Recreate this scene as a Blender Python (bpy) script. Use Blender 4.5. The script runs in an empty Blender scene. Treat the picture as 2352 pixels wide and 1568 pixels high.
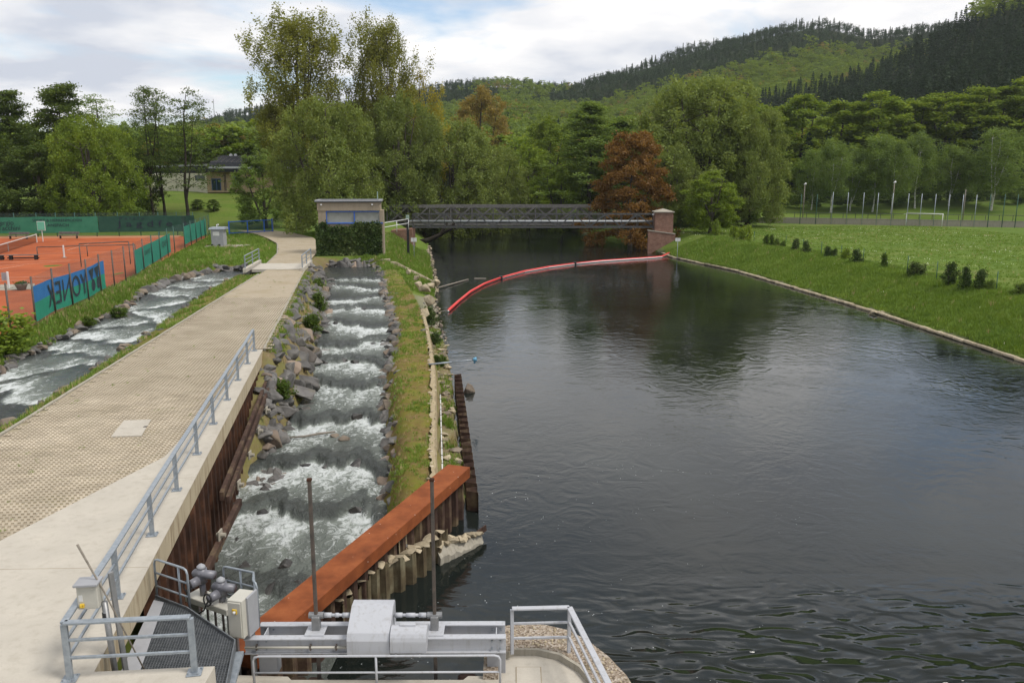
import bpy, math, random
import numpy as np
from mathutils import Vector, Matrix

random.seed(7)
RNG = np.random.default_rng(7)
SC = bpy.context.scene
COL = SC.collection
rad = math.radians

# ---------------------------------------------------------------- camera
CAM_H = 12.8
FPX = 1898.0 / 2352.0                       # focal length / image width
PITCH = math.atan(384 / 1898.0)
cam_d = bpy.data.cameras.new('camera')
cam_d.sensor_width = 36.0
cam_d.lens = 36.0 * FPX
cam_d.clip_start = 0.2
cam_d.clip_end = 6000
cam = bpy.data.objects.new('camera', cam_d)
cam.location = (0, 0, CAM_H)
cam.rotation_euler = (math.pi / 2 - PITCH, 0, 0)
COL.objects.link(cam)
SC.camera = cam

# ---------------------------------------------------------------- sky, sun, exposure
SUN_EL, SUN_AZ = rad(56), rad(112)          # azimuth from +Y towards +X
W = bpy.data.worlds.new('World')
SC.world = W
W.use_nodes = True
nt = W.node_tree
for n in list(nt.nodes):
    nt.nodes.remove(n)
def wn(t, **k):
    n = nt.nodes.new(t)
    for a, b in k.items():
        setattr(n, a, b)
    return n
w_out = wn('ShaderNodeOutputWorld')
w_bg = wn('ShaderNodeBackground')
w_bg.inputs['Strength'].default_value = 0.1
sky = wn('ShaderNodeTexSky', sky_type='NISHITA', sun_disc=False)
sky.sun_elevation = SUN_EL
sky.sun_rotation = SUN_AZ
sky.air_density = 1.0
sky.dust_density = 1.5
tc = wn('ShaderNodeTexCoord')
sep = wn('ShaderNodeSeparateXYZ')
nt.links.new(tc.outputs['Generated'], sep.inputs[0])
zc = wn('ShaderNodeMath', operation='MAXIMUM'); zc.inputs[1].default_value = 0.0
nt.links.new(sep.outputs['Z'], zc.inputs[0])
za = wn('ShaderNodeMath', operation='ADD'); za.inputs[1].default_value = 0.16
nt.links.new(zc.outputs[0], za.inputs[0])
cx_ = wn('ShaderNodeMath', operation='DIVIDE'); cy_ = wn('ShaderNodeMath', operation='DIVIDE')
nt.links.new(sep.outputs['X'], cx_.inputs[0]); nt.links.new(za.outputs[0], cx_.inputs[1])
nt.links.new(sep.outputs['Y'], cy_.inputs[0]); nt.links.new(za.outputs[0], cy_.inputs[1])
cmb = wn('ShaderNodeCombineXYZ')
nt.links.new(cx_.outputs[0], cmb.inputs[0]); nt.links.new(cy_.outputs[0], cmb.inputs[1])
cn = wn('ShaderNodeTexNoise'); cn.inputs['Scale'].default_value = 0.95; cn.inputs['Detail'].default_value = 7; cn.inputs['Roughness'].default_value = 0.55
cn.inputs['Distortion'].default_value = 0.4
co_ = wn('ShaderNodeVectorMath', operation='ADD'); co_.inputs[1].default_value = (2.1, 3.3, 1.0)
nt.links.new(cmb.outputs[0], co_.inputs[0]); nt.links.new(co_.outputs[0], cn.inputs['Vector'])
cr = wn('ShaderNodeValToRGB')
cr.color_ramp.elements[0].position = 0.33; cr.color_ramp.elements[0].color = (0, 0, 0, 1)
cr.color_ramp.elements[1].position = 0.47; cr.color_ramp.elements[1].color = (1, 1, 1, 1)
nt.links.new(cn.outputs['Fac'], cr.inputs['Fac'])
cn2 = wn('ShaderNodeTexNoise'); cn2.inputs['Scale'].default_value = 1.7; cn2.inputs['Detail'].default_value = 6
off = wn('ShaderNodeVectorMath', operation='ADD'); off.inputs[1].default_value = (1.3, 5.2, .4)
nt.links.new(cmb.outputs[0], off.inputs[0]); nt.links.new(off.outputs[0], cn2.inputs['Vector'])
cr2 = wn('ShaderNodeValToRGB')
e = cr2.color_ramp.elements
e[0].position = 0.36; e[0].color = (5.3, 5.65, 6.4, 1)
e[1].position = 0.62; e[1].color = (9.2, 9.0, 8.85, 1)
m_ = e.new(0.48); m_.color = (7.3, 7.4, 7.7, 1)
nt.links.new(cn2.outputs['Fac'], cr2.inputs['Fac'])
skymul = wn('ShaderNodeVectorMath', operation='SCALE'); skymul.inputs['Scale'].default_value = 1.5
nt.links.new(sky.outputs[0], skymul.inputs[0])
wm = wn('ShaderNodeMixRGB')
nt.links.new(cr.outputs[0], wm.inputs[0]); nt.links.new(skymul.outputs[0], wm.inputs[1]); nt.links.new(cr2.outputs[0], wm.inputs[2])
nt.links.new(wm.outputs[0], w_bg.inputs['Color'])
nt.links.new(w_bg.outputs[0], w_out.inputs['Surface'])

sun_d = bpy.data.lights.new('sun', 'SUN')
sun_d.energy = 2.3
sun_d.angle = rad(18)
sun_d.color = (1.0, 0.95, 0.88)
sun = bpy.data.objects.new('sun', sun_d)
sdir = Vector((math.sin(SUN_AZ) * math.cos(SUN_EL), math.cos(SUN_AZ) * math.cos(SUN_EL), math.sin(SUN_EL)))
sun.rotation_euler = sdir.to_track_quat('Z', 'Y').to_euler()
sun.location = (0, 0, 60)
COL.objects.link(sun)

vs = SC.view_settings
vs.view_transform = 'Standard'
vs.look = 'None'
vs.exposure = 0.3
vs.gamma = 1.0
vs.use_curve_mapping = False
SC.cycles.use_denoising = True
SC.cycles.max_bounces = 6
SC.cycles.transparent_max_bounces = 10
SC.cycles.caustics_reflective = False
SC.cycles.caustics_refractive = False

# ---------------------------------------------------------------- survey helpers: metres from sight lines
def spot(px, py, z=0.0):
    u = (px - 1176) / 1898.0; v = (784 - py) / 1898.0
    dy = math.cos(PITCH) + v * math.sin(PITCH); dz = -math.sin(PITCH) + v * math.cos(PITCH)
    t = (z - CAM_H) / dz
    return (u * t, dy * t)
def gx(px, Y, py=420):
    u = (px - 1176) / 1898.0; v = (784 - py) / 1898.0
    return u * Y / (math.cos(PITCH) + v * math.sin(PITCH))
def hz(py, Y):
    v = (784 - py) / 1898.0
    return CAM_H + (-math.sin(PITCH) + v * math.cos(PITCH)) * Y / (math.cos(PITCH) + v * math.sin(PITCH))

# ---------------------------------------------------------------- numpy noise
_perm = RNG.random((256, 256))
def vnoise(x, y):
    x = np.asarray(x, float); y = np.asarray(y, float)
    xi = np.floor(x).astype(int); yi = np.floor(y).astype(int)
    fx = x - xi; fy = y - yi
    fx = fx * fx * (3 - 2 * fx); fy = fy * fy * (3 - 2 * fy)
    a = _perm[xi % 256, yi % 256]; b = _perm[(xi + 1) % 256, yi % 256]
    c = _perm[xi % 256, (yi + 1) % 256]; d = _perm[(xi + 1) % 256, (yi + 1) % 256]
    return (a * (1 - fx) + b * fx) * (1 - fy) + (c * (1 - fx) + d * fx) * fy
def fbm(x, y, o=4):
    s = 0; a = 0.5; t = 0
    for i in range(o):
        s = s + a * vnoise(x * 2 ** i + 17 * i, y * 2 ** i + 31 * i); t += a; a *= 0.5
    return s / t
def sstep(a, b, x):
    t = np.clip((x - a) / (b - a), 0, 1)
    return t * t * (3 - 2 * t)

# ---------------------------------------------------------------- mesh helpers
class MB:
    def __init__(s):
        s.v = []; s.f = []
    def add(s, vs, fs):
        o = len(s.v)
        s.v += [tuple(p) for p in vs]
        s.f += [tuple(i + o for i in f) for f in fs]
        return s
    def box(s, c, d, rz=0.0, b=0.0, M=None):
        hx, hy, hz_ = d[0] / 2, d[1] / 2, d[2] / 2
        if b <= 0:
            vs = [(x, y, z) for z in (-hz_, hz_) for (x, y) in ((-hx, -hy), (hx, -hy), (hx, hy), (-hx, hy))]
            fs = [(3, 2, 1, 0), (4, 5, 6, 7), (0, 1, 5, 4), (1, 2, 6, 5), (2, 3, 7, 6), (3, 0, 4, 7)]
        else:
            b = min(b, hx * .9, hy * .9, hz_ * .9)
            vs = []
            def ring(z, ix):
                X, Y = hx - ix, hy - ix
                k = b
                return [(-X + (k if ix == 0 else 0), -Y, z), (X - (k if ix == 0 else 0), -Y, z), (X, -Y + (k if ix == 0 else 0), z), (X, Y - (k if ix == 0 else 0), z),
                        (X - (k if ix == 0 else 0), Y, z), (-X + (k if ix == 0 else 0), Y, z), (-X, Y - (k if ix == 0 else 0), z), (-X, -Y + (k if ix == 0 else 0), z)]
            def ring2(z):
                X, Y = hx - b, hy - b
                q = b * .4
                return [(-X + q, -Y, z), (X - q, -Y, z), (X, -Y + q, z), (X, Y - q, z), (X - q, Y, z), (-X + q, Y, z), (-X, Y - q, z), (-X, -Y + q, z)]
            vs = ring2(-hz_) + ring(-hz_ + b, 0) + ring(hz_ - b, 0) + ring2(hz_)
            fs = [tuple(range(7, -1, -1)), tuple(range(24, 32))]
            for r in range(3):
                for i in range(8):
                    j = (i + 1) % 8
                    fs.append((r * 8 + i, r * 8 + j, r * 8 + 8 + j, r * 8 + 8 + i))
        if M is None:
            ca, sa = math.cos(rz), math.sin(rz)
            vs = [(c[0] + x * ca - y * sa, c[1] + x * sa + y * ca, c[2] + z) for x, y, z in vs]
        else:
            vs = [tuple(M @ Vector(p)) for p in vs]
        return s.add(vs, fs)
    def bar(s, a, b, w, h=None, up=(0, 0, 1), bev=0.0):
        a = Vector(a); b = Vector(b); d = b - a; L = d.length
        if L < 1e-6: return s
        y = d / L; u = Vector(up)
        x = y.cross(u)
        if x.length < 1e-4: x = y.cross(Vector((1, 0, 0)))
        x.normalize(); z = x.cross(y)
        M = Matrix(((x.x, y.x, z.x, 0), (x.y, y.y, z.y, 0), (x.z, y.z, z.z, 0), (0, 0, 0, 1)))
        M = Matrix.Translation((a + b) / 2) @ M
        return s.box(None, (w, L, h or w), b=bev, M=M)
    def tube(s, pts, r, n=8, cap=True):
        pts = [Vector(p) for p in pts]
        k = len(pts)
        rs = r if hasattr(r, '__len__') else [r] * k
        vs = []; fs = []
        t0 = (pts[1] - pts[0]).normalized()
        ref = Vector((0, 0, 1)) if abs(t0.z) < .9 else Vector((1, 0, 0))
        x = t0.cross(ref).normalized()
        for i, p in enumerate(pts):
            t = (pts[min(i + 1, k - 1)] - pts[max(i - 1, 0)])
            if t.length < 1e-9: t = t0
            t = t.normalized()
            x = (x - t * x.dot(t))
            if x.length < 1e-5: x = t.cross(Vector((0, 1, 0.3)))
            x.normalize(); y = t.cross(x)
            for j in range(n):
                a = 2 * math.pi * j / n
                vs.append(p + x * math.cos(a) * rs[i] + y * math.sin(a) * rs[i])
        for i in range(k - 1):
            for j in range(n):
                j2 = (j + 1) % n
                fs.append((i * n + j, i * n + j2, (i + 1) * n + j2, (i + 1) * n + j))
        if cap:
            fs.append(tuple(range(n - 1, -1, -1))); fs.append(tuple(range((k - 1) * n, k * n)))
        return s.add(vs, fs)
    def cyl(s, c, r, h, n=16, r2=None):
        return s.tube([c, (c[0], c[1], c[2] + h)], [r, r if r2 is None else r2], n)
    def prism(s, poly, z0, z1):
        n = len(poly)
        ar = sum(poly[i][0] * poly[(i + 1) % n][1] - poly[(i + 1) % n][0] * poly[i][1] for i in range(n))
        if ar < 0: poly = poly[::-1]
        vs = [(p[0], p[1], z0) for p in poly] + [(p[0], p[1], z1) for p in poly]
        fs = [tuple(range(n - 1, -1, -1)), tuple(range(n, 2 * n))]
        fs += [(i, (i + 1) % n, n + (i + 1) % n, n + i) for i in range(n)]
        return s.add(vs, fs)
    def sheet(s, poly, z):
        ar = sum(poly[i][0] * poly[(i + 1) % len(poly)][1] - poly[(i + 1) % len(poly)][0] * poly[i][1] for i in range(len(poly)))
        if ar < 0: poly = poly[::-1]
        return s.add([(p[0], p[1], z) for p in poly], [tuple(range(len(poly)))])
    def extr(s, prof, a, b):
        """profile [(u along-normal, z)] swept from a to b (xy points)"""
        a = Vector((a[0], a[1])); b = Vector((b[0], b[1])); d = (b - a).normalized(); nx = Vector((d.y, -d.x))
        n = len(prof)
        vs = [(p.x + nx.x * u, p.y + nx.y * u, z) for p in (a, b) for (u, z) in prof]
        fs = [(i, (i + 1) % n, n + (i + 1) % n, n + i) for i in range(n)] + [tuple(range(n - 1, -1, -1)), tuple(range(n, 2 * n))]
        return s.add(vs, fs)

ORG = {}
def mesh_of(name, mb, mat, smooth=False, off=(0, 0, 0)):
    me = bpy.data.meshes.new(name)
    me.from_pydata([(x - off[0], y - off[1], z - off[2]) for x, y, z in mb.v], [], mb.f)
    if mat: me.materials.append(mat)
    if smooth: me.polygons.foreach_set('use_smooth', [True] * len(me.polygons))
    me.update()
    return me
def link(name, me, parent=None, loc=(0, 0, 0), rz=0.0, sc=None, rot=None):
    o = bpy.data.objects.new(name, me)
    COL.objects.link(o)
    if parent is not None:
        o.parent = parent
    o.location = loc
    if rot: o.rotation_euler = rot
    elif rz: o.rotation_euler = (0, 0, rz)
    if sc is not None: o.scale = sc if hasattr(sc, '__len__') else (sc, sc, sc)
    return o
def part(name, mb, mat, parent=None, smooth=False, label=None, kind=None):
    off = ORG.get(parent.name, (0, 0, 0)) if parent is not None else (0, 0, 0)
    o = link(name, mesh_of(name, mb, mat, smooth, off), parent)
    ORG[o.name] = off
    if label: o['label'] = label
    if kind: o['kind'] = kind
    return o
def thing(name, label, cat, loc=(0, 0, 0), rz=0.0, group=None):
    o = bpy.data.objects.new(name, None)
    o.empty_display_size = 0.3
    COL.objects.link(o)
    o.location = loc
    if rz: o.rotation_euler = (0, 0, rz)
    ORG[o.name] = loc
    return tag(o, label, cat, group)
def tag(o, label=None, cat=None, group=None, kind=None):
    if label: o['label'] = label
    if cat: o['category'] = cat
    if group: o['group'] = group
    if kind: o['kind'] = kind
    return o
def struct(name, mb, mat, smooth=False, label=None):
    o = part(name, mb, mat, None, smooth)
    o['kind'] = 'structure'
    if label: o['label'] = label
    return o
def single(name, mb, mat, label, cat, group=None, smooth=False):
    o = part(name, mb, mat, None, smooth)
    return tag(o, label, cat, group)
def dup(o, loc=None, rz=None, sc=None, label=None, group=None):
    r = o.copy(); COL.objects.link(r)
    if loc is not None: r.location = loc
    if rz is not None: r.rotation_euler = (0, 0, rz)
    if sc is not None: r.scale = sc if hasattr(sc, '__len__') else (sc, sc, sc)
    if label: r['label'] = label
    if group: r['group'] = group
    for ch in list(o.children):
        c = ch.copy(); COL.objects.link(c); c.parent = r
        for g in ch.children:
            d = g.copy(); COL.objects.link(d); d.parent = c
    return r

# ---------------------------------------------------------------- materials
def newmat(name):
    m = bpy.data.materials.new(name); m.use_nodes = True
    t = m.node_tree
    for n in list(t.nodes): t.nodes.remove(n)
    return m, t
def N(t, ty, **k):
    n = t.nodes.new(ty)
    for a, b in k.items(): setattr(n, a, b)
    return n
def ramp(t, src, stops, interp=None):
    r = N(t, 'ShaderNodeValToRGB')
    el = r.color_ramp.elements
    el[0].position, el[0].color = stops[0][0], (*stops[0][1], 1)
    el[1].position, el[1].color = stops[-1][0], (*stops[-1][1], 1)
    for p, c in stops[1:-1]:
        q = el.new(p); q.color = (*c, 1)
    if interp: r.color_ramp.interpolation = interp
    t.links.new(src, r.inputs['Fac'])
    return r.outputs[0]
def noise(t, vec, scale, detail=4, rough=.55, dist=0.0):
    n = N(t, 'ShaderNodeTexNoise')
    n.inputs['Scale'].default_value = scale; n.inputs['Detail'].default_value = detail
    n.inputs['Roughness'].default_value = rough; n.inputs['Distortion'].default_value = dist
    if vec is not None: t.links.new(vec, n.inputs['Vector'])
    return n.outputs['Fac']
def mapped(t, vec, sc=(1, 1, 1), rot=(0, 0, 0)):
    n = N(t, 'ShaderNodeMapping'); n.inputs['Scale'].default_value = sc; n.inputs['Rotation'].default_value = rot
    t.links.new(vec, n.inputs['Vector']); return n.outputs[0]
def mix(t, f, a, b, mode='MIX'):
    m = N(t, 'ShaderNodeMixRGB', blend_type=mode)
    for i, v in ((0, f), (1, a), (2, b)):
        if hasattr(v, 'links') or hasattr(v, 'is_output'): t.links.new(v, m.inputs[i])
        elif i == 0: m.inputs[0].default_value = v
        else: m.inputs[i].default_value = (*v, 1)
    return m.outputs[0]
def mth(t, op, a, b=None, clamp=False):
    m = N(t, 'ShaderNodeMath', operation=op, use_clamp=clamp)
    for i, v in ((0, a), (1, b)):
        if v is None: continue
        if hasattr(v, 'is_output'): t.links.new(v, m.inputs[i])
        else: m.inputs[i].default_value = v
    return m.outputs[0]
def finish(t, col, rough=.8, metal=0.0, bump=None, bstr=.3, bdist=.02, spec=.4, ior=1.45):
    p = N(t, 'ShaderNodeBsdfPrincipled'); o = N(t, 'ShaderNodeOutputMaterial')
    if hasattr(col, 'is_output'): t.links.new(col, p.inputs['Base Color'])
    else: p.inputs['Base Color'].default_value = (*col, 1)
    if hasattr(rough, 'is_output'): t.links.new(rough, p.inputs['Roughness'])
    else: p.inputs['Roughness'].default_value = rough
    p.inputs['Metallic'].default_value = metal
    p.inputs['Specular IOR Level'].default_value = spec
    p.inputs['IOR'].default_value = ior
    if bump is not None:
        b = N(t, 'ShaderNodeBump'); b.inputs['Strength'].default_value = bstr; b.inputs['Distance'].default_value = bdist
        t.links.new(bump, b.inputs['Height']); t.links.new(b.outputs[0], p.inputs['Normal'])
    t.links.new(p.outputs[0], o.inputs['Surface'])
    return p
def coords(t):
    return N(t, 'ShaderNodeTexCoord').outputs['Object']
def wpos(t):
    return N(t, 'ShaderNodeNewGeometry').outputs['Position']
def pm(name, c1, c2, scale=3.0, rough=.8, metal=0.0, bstr=.25, bscale=None, bdist=.02, spec=.4, c3=None, world=True, var=0.0, stretch=(1, 1, 1)):
    """two/three colour noise material"""
    m, t = newmat(name)
    v = wpos(t) if world else coords(t)
    v = mapped(t, v, stretch)
    f = noise(t, v, scale, 6, .6)
    st = [(.3, c1), (.7, c2)] if c3 is None else [(.28, c1), (.5, c2), (.72, c3)]
    c = ramp(t, f, st)
    if var:
        oi = N(t, 'ShaderNodeObjectInfo').outputs['Random']
        k = mth(t, 'MULTIPLY_ADD', oi, var * 2); t.nodes[-1].inputs[2].default_value = 1 - var
        c2_ = N(t, 'ShaderNodeVectorMath', operation='SCALE'); t.links.new(c, c2_.inputs[0]); t.links.new(k, c2_.inputs['Scale']); c = c2_.outputs[0]
    b = noise(t, v, bscale or scale * 8, 5, .65)
    finish(t, c, rough, metal, b, bstr, bdist, spec)
    return m

M = {}
# concrete: large tonal drift, fine grain, dark streaks that run down
def concrete(name, base, dirt, k=.5, sc=1.0, streak=True):
    m, t = newmat(name)
    v = wpos(t)
    f = noise(t, v, .8 * sc, 6, .6)
    c = ramp(t, f, [(.3, tuple(x * .86 for x in base)), (.7, base)])
    f2 = noise(t, mapped(t, v, (3, 3, .35)), 1.6 * sc, 5, .65)
    msk = ramp(t, f2, [(.5, (0, 0, 0)), (.72, (k, k, k))])
    c = mix(t, msk, c, dirt)
    f3 = noise(t, v, 26, 3, .7)
    c = mix(t, ramp(t, f3, [(.35, (.22,) * 3), (.6, (0,) * 3)]), c, tuple(x * .7 for x in base))
    finish(t, c, .9, 0, noise(t, v, 40, 4, .7), .25, .01, .25)
    return m
M['concrete'] = concrete('pale_concrete', (.49, .452, .385), (.30, .265, .205), .38)
M['concrete_face'] = concrete('streaked_concrete', (.47, .40, .28), (.17, .11, .055), .85, 1.2)
M['concrete_old'] = concrete('old_concrete', (.36, .33, .27), (.17, .15, .11), .6, 2)
M['wallcream'] = concrete('crumbling_limewash', (.40, .325, .205), (.22, .16, .08), .7, 2.2)
M['galv'] = pm('galvanised_steel', (.22, .25, .28), (.33, .365, .395), 9, .45, .35, .08, 30, .004, .5)
M['galv2'] = pm('brushed_steel', (.20, .205, .21), (.30, .30, .30), 6, .45, .5, .08, 30, .004, .5)
M['paintgrey'] = pm('light_grey_paint', (.33, .34, .36), (.44, .45, .475), 2.2, .45, 0, .05, 20, .003, .5)
M['paintgrey2'] = pm('mid_grey_paint', (.27, .275, .29), (.32, .325, .34), 3, .5, 0, .05, 20, .003, .5)
def grimy(name, c, d):
    m, t = newmat(name); v = wpos(t)
    f = noise(t, mapped(t, v, (7, 7, 1.1)), 1.5, 6, .65)
    cc = mix(t, ramp(t, f, [(.52, (0,) * 3), (.74, (.55,) * 3)]), c, d)
    cc = mix(t, ramp(t, noise(t, v, 2.0, 5), [(.35, (.25,) * 3), (.6, (0,) * 3)]), cc, tuple(x * .75 for x in c))
    finish(t, cc, .5, 0, noise(t, v, 30, 4), .06, .003, .4)
    return m
M['paintgrey'] = grimy('weathered_grey_paint', (.42, .43, .455), (.22, .20, .17))
M['actuator'] = pm('actuator_paint', (.13, .13, .15), (.20, .20, .22), 6, .4, .1, .1, 30, .004, .5)
M['grate'] = pm('dark_galvanised_grating', (.10, .11, .12), (.17, .18, .19), 8, .5, .3, .05, 30, .003, .4)
M['cabinet'] = pm('cabinet_enamel', (.42, .405, .35), (.47, .455, .40), 3, .45, 0, .05, 20, .003, .5)
M['darksteel'] = pm('dark_steel', (.07, .065, .06), (.15, .12, .10), 5, .6, .4, .2, 20, .006, .4)
M['black'] = pm('black_plastic', (.012, .012, .013), (.03, .03, .03), 5, .5, 0, .05, 20, .003, .4)
M['yellow'] = pm('yellow_plastic', (.55, .36, .03), (.62, .42, .05), 5, .5)
M['white'] = pm('white_paint', (.55, .55, .54), (.66, .66, .64), 3, .5, 0, .05, 20, .003)
M['blue'] = pm('blue_paint', (.025, .10, .42), (.04, .15, .55), 3, .45, 0, .05, 20, .003)
M['bluegrey'] = pm('worn_blue_paint', (.05, .10, .22), (.08, .14, .28), 3, .5)
M['red'] = pm('red_vinyl', (.55, .035, .035), (.68, .07, .06), 3, .4)
M['greenpaint'] = pm('green_paint', (.02, .07, .05), (.03, .10, .07), 3, .5)
M['greenbox'] = pm('pale_green_box', (.22, .30, .25), (.27, .35, .29), 3, .5)
M['wood'] = pm('weathered_wood', (.16, .14, .115), (.27, .24, .20), 4, .85, 0, .4, 25, .01, .2, stretch=(1, 1, 3))
M['greywood'] = pm('grey_timber', (.10, .096, .09), (.19, .18, .17), 4, .8, .0, .3, 25, .01, .2)
M['bridgesteel'] = pm('bridge_steel', (.05, .051, .052), (.105, .105, .102), 3, .6, .1, .2, 25, .006, .3)
M['lightsteel'] = pm('pale_pipe', (.30, .32, .33), (.42, .44, .45), 3, .5, .2, .1, 25, .004)
M['brick'] = None
M['roofdark'] = pm('dark_roof_metal', (.028, .03, .034), (.05, .053, .058), 2, .85, 0, .1, 20, .01, .1)
M['glass'] = pm('dark_glass', (.02, .035, .04), (.035, .055, .06), 1, .12, 0, .02, 8, .002, .6)
M['frosted'] = pm('frosted_glass', (.22, .225, .195), (.28, .285, .25), 2, .6, 0, .05, 20, .002, .5)
M['plaster'] = pm('tan_render', (.34, .25, .15), (.41, .31, .20), 2, .9, 0, .2, 60, .006, .2)
M['plasterpale'] = pm('pale_panels', (.60, .56, .44), (.68, .63, .50), 1, .85, 0, .1, 40, .004, .2)
M['brownconc'] = concrete('brown_exposed_concrete', (.32, .265, .195), (.19, .15, .10), .5, 1.5)
M['clay'] = pm('red_clay', (.27, .070, .03), (.42, .115, .045), .35, .95, 0, .15, 30, .01, .1)
M['claypale'] = pm('worn_clay', (.36, .16, .085), (.45, .22, .12), .9, .95, 0, .15, 30, .01, .1)
M['linewhite'] = pm('court_line', (.55, .30, .2), (.66, .45, .34), 3, .9)
M['soil'] = pm('stony_soil', (.10, .068, .035), (.22, .165, .10), 2.5, .95, 0, .8, 18, .04, .1, c3=(.15, .12, .05))
M['paver'] = pm('paver_concrete', (.33, .28, .205), (.47, .405, .31), .55, .92, 0, .3, 50, .006, .2, var=.10)
M['paverfar'] = None
M['joint'] = pm('paver_fill', (.25, .205, .145), (.33, .28, .205), 1.0, .95, 0, .5, 40, .01, .1, c3=(.24, .215, .12))
M['bark'] = pm('grey_bark', (.05, .042, .034), (.11, .095, .078), 5, .95, 0, .6, 14, .03, .1, stretch=(1, 1, .3))
M['barkdark'] = pm('dark_bark', (.028, .024, .019), (.06, .05, .04), 5, .95, 0, .6, 14, .03, .1, stretch=(1, 1, .3))
M['birchbark'] = pm('birch_bark', (.05, .045, .04), (.55, .53, .49), 2.2, .9, 0, .3, 14, .02, .1, c3=(.66, .64, .60), stretch=(.6, .6, 2.0))
M['gravel'] = pm('shore_gravel', (.13, .11, .085), (.27, .235, .19), 7, .95, 0, 1.0, 16, .05, .15, c3=(.18, .15, .10))
M['aggregate'] = None

def rock_mat(name, c1, c2, c3, tint=(.27, .20, .145)):
    m, t = newmat(name)
    v = coords(t)
    oi = N(t, 'ShaderNodeObjectInfo').outputs['Random']
    vv = N(t, 'ShaderNodeVectorMath', operation='ADD'); t.links.new(v, vv.inputs[0]); t.links.new(oi, vv.inputs[1])
    c = ramp(t, noise(t, vv.outputs[0], 2.2, 6, .65), [(.3, c1), (.55, c2), (.75, c3)])
    c = mix(t, ramp(t, oi, [(.80, (0, 0, 0)), (.92, (.7,) * 3)]), c, tint)
    moss = noise(t, wpos(t), 1.6, 5, .6)
    c = mix(t, ramp(t, moss, [(.56, (0, 0, 0)), (.70, (.5,) * 3)]), c, (.10, .085, .035))
    k = mth(t, 'MULTIPLY_ADD', mth(t, 'FRACT', mth(t, 'MULTIPLY', oi, 7.31)), .55); t.nodes[-1].inputs[2].default_value = .72
    sc_ = N(t, 'ShaderNodeVectorMath', operation='SCALE'); t.links.new(c, sc_.inputs[0]); t.links.new(k, sc_.inputs['Scale'])
    finish(t, sc_.outputs[0], .85, 0, noise(t, v, 7, 6, .7), .6, .05, .3)
    return m
M['rock'] = rock_mat('basalt_rock', (.078, .074, .070), (.148, .141, .133), (.225, .21, .19))
M['rockwet'] = pm('wet_rock', (.018, .017, .016), (.05, .045, .04), 3, .35, 0, .6, 9, .05, .5)
M['rockpale'] = rock_mat('sandstone_block', (.26, .21, .14), (.38, .32, .22), (.46, .40, .30), (.40, .34, .25))
M['rockbrown'] = pm('brown_stone', (.13, .105, .08), (.23, .185, .14), 3, .85, 0, .6, 9, .05)

def rust(name, c1, c2, c3, stain=True):
    m, t = newmat(name)
    v = wpos(t)
    c = ramp(t, noise(t, v, 1.3, 7, .62), [(.3, c1), (.5, c2), (.68, c3)])
    if stain:
        c = mix(t, ramp(t, noise(t, mapped(t, v, (6, 6, .7)), 1.3, 4, .6), [(.5, (0, 0, 0)), (.7, (.6,) * 3)]), c, tuple(x * .45 for x in c1))
    sp = N(t, 'ShaderNodeTexVoronoi'); sp.inputs['Scale'].default_value = 3.2; t.links.new(v, sp.inputs['Vector'])
    c = mix(t, ramp(t, sp.outputs['Distance'], [(.045, (.75,) * 3), (.075, (0, 0, 0))]), c, (.6, .55, .5)) if not stain else c
    finish(t, c, .85, 0, noise(t, v, 16, 6, .7), .35, .01, .2)
    return m
M['rust'] = rust('orange_rust', (.13, .038, .014), (.215, .062, .021), (.285, .090, .031), False)
M['rustpile'] = rust('rusted_sheet_pile', (.026, .014, .010), (.055, .027, .017), (.12, .055, .03))
M['rustalgae'] = rust('algae_stained_pile', (.06, .042, .028), (.12, .095, .055), (.22, .20, .13))
M['rustdark'] = rust('dark_rusted_pile', (.035, .021, .017), (.075, .045, .034), (.16, .12, .07))

def brick_mat(name, c1, c2, mortar, sc=5.0):
    m, t = newmat(name)
    v = wpos(t)
    s = N(t, 'ShaderNodeSeparateXYZ'); t.links.new(v, s.inputs[0])
    cb = N(t, 'ShaderNodeCombineXYZ')
    t.links.new(mth(t, 'ADD', s.outputs[0], s.outputs[1]), cb.inputs[0]); t.links.new(s.outputs[2], cb.inputs[1])
    b = N(t, 'ShaderNodeTexBrick'); b.inputs['Scale'].default_value = sc
    b.inputs['Color1'].default_value = (*c1, 1); b.inputs['Color2'].default_value = (*c2, 1); b.inputs['Mortar'].default_value = (*mortar, 1)
    b.inputs['Mortar Size'].default_value = .018
    t.links.new(cb.outputs[0], b.inputs['Vector'])
    c = mix(t, ramp(t, noise(t, v, 1.5, 5), [(.4, (0,) * 3), (.75, (.5,) * 3)]), b.outputs['Color'], tuple(x * .5 for x in c1))
    finish(t, c, .9, 0, noise(t, v, 12, 4), .4, .02, .2)
    return m
M['brick'] = brick_mat('red_brick', (.20, .095, .065), (.27, .15, .105), (.25, .21, .18), 2.2)

def aggregate():
    m, t = newmat('exposed_aggregate')
    v = wpos(t)
    vo = N(t, 'ShaderNodeTexVoronoi'); vo.inputs['Scale'].default_value = 22; t.links.new(v, vo.inputs['Vector'])
    sp_ = N(t, 'ShaderNodeSeparateColor'); t.links.new(vo.outputs['Color'], sp_.inputs[0])
    c = ramp(t, sp_.outputs[0], [(.0, (.13, .10, .07)), (.35, (.24, .19, .14)), (.7, (.33, .27, .21)), (1.0, (.42, .37, .31))])
    c = mix(t, ramp(t, noise(t, v, 1.2, 4), [(.58, (0,) * 3), (.72, (.7,) * 3)]), c, (.10, .085, .03))
    finish(t, c, .9, 0, vo.outputs['Distance'], .8, .03, .25)
    return m
M['aggregate'] = aggregate()

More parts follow.
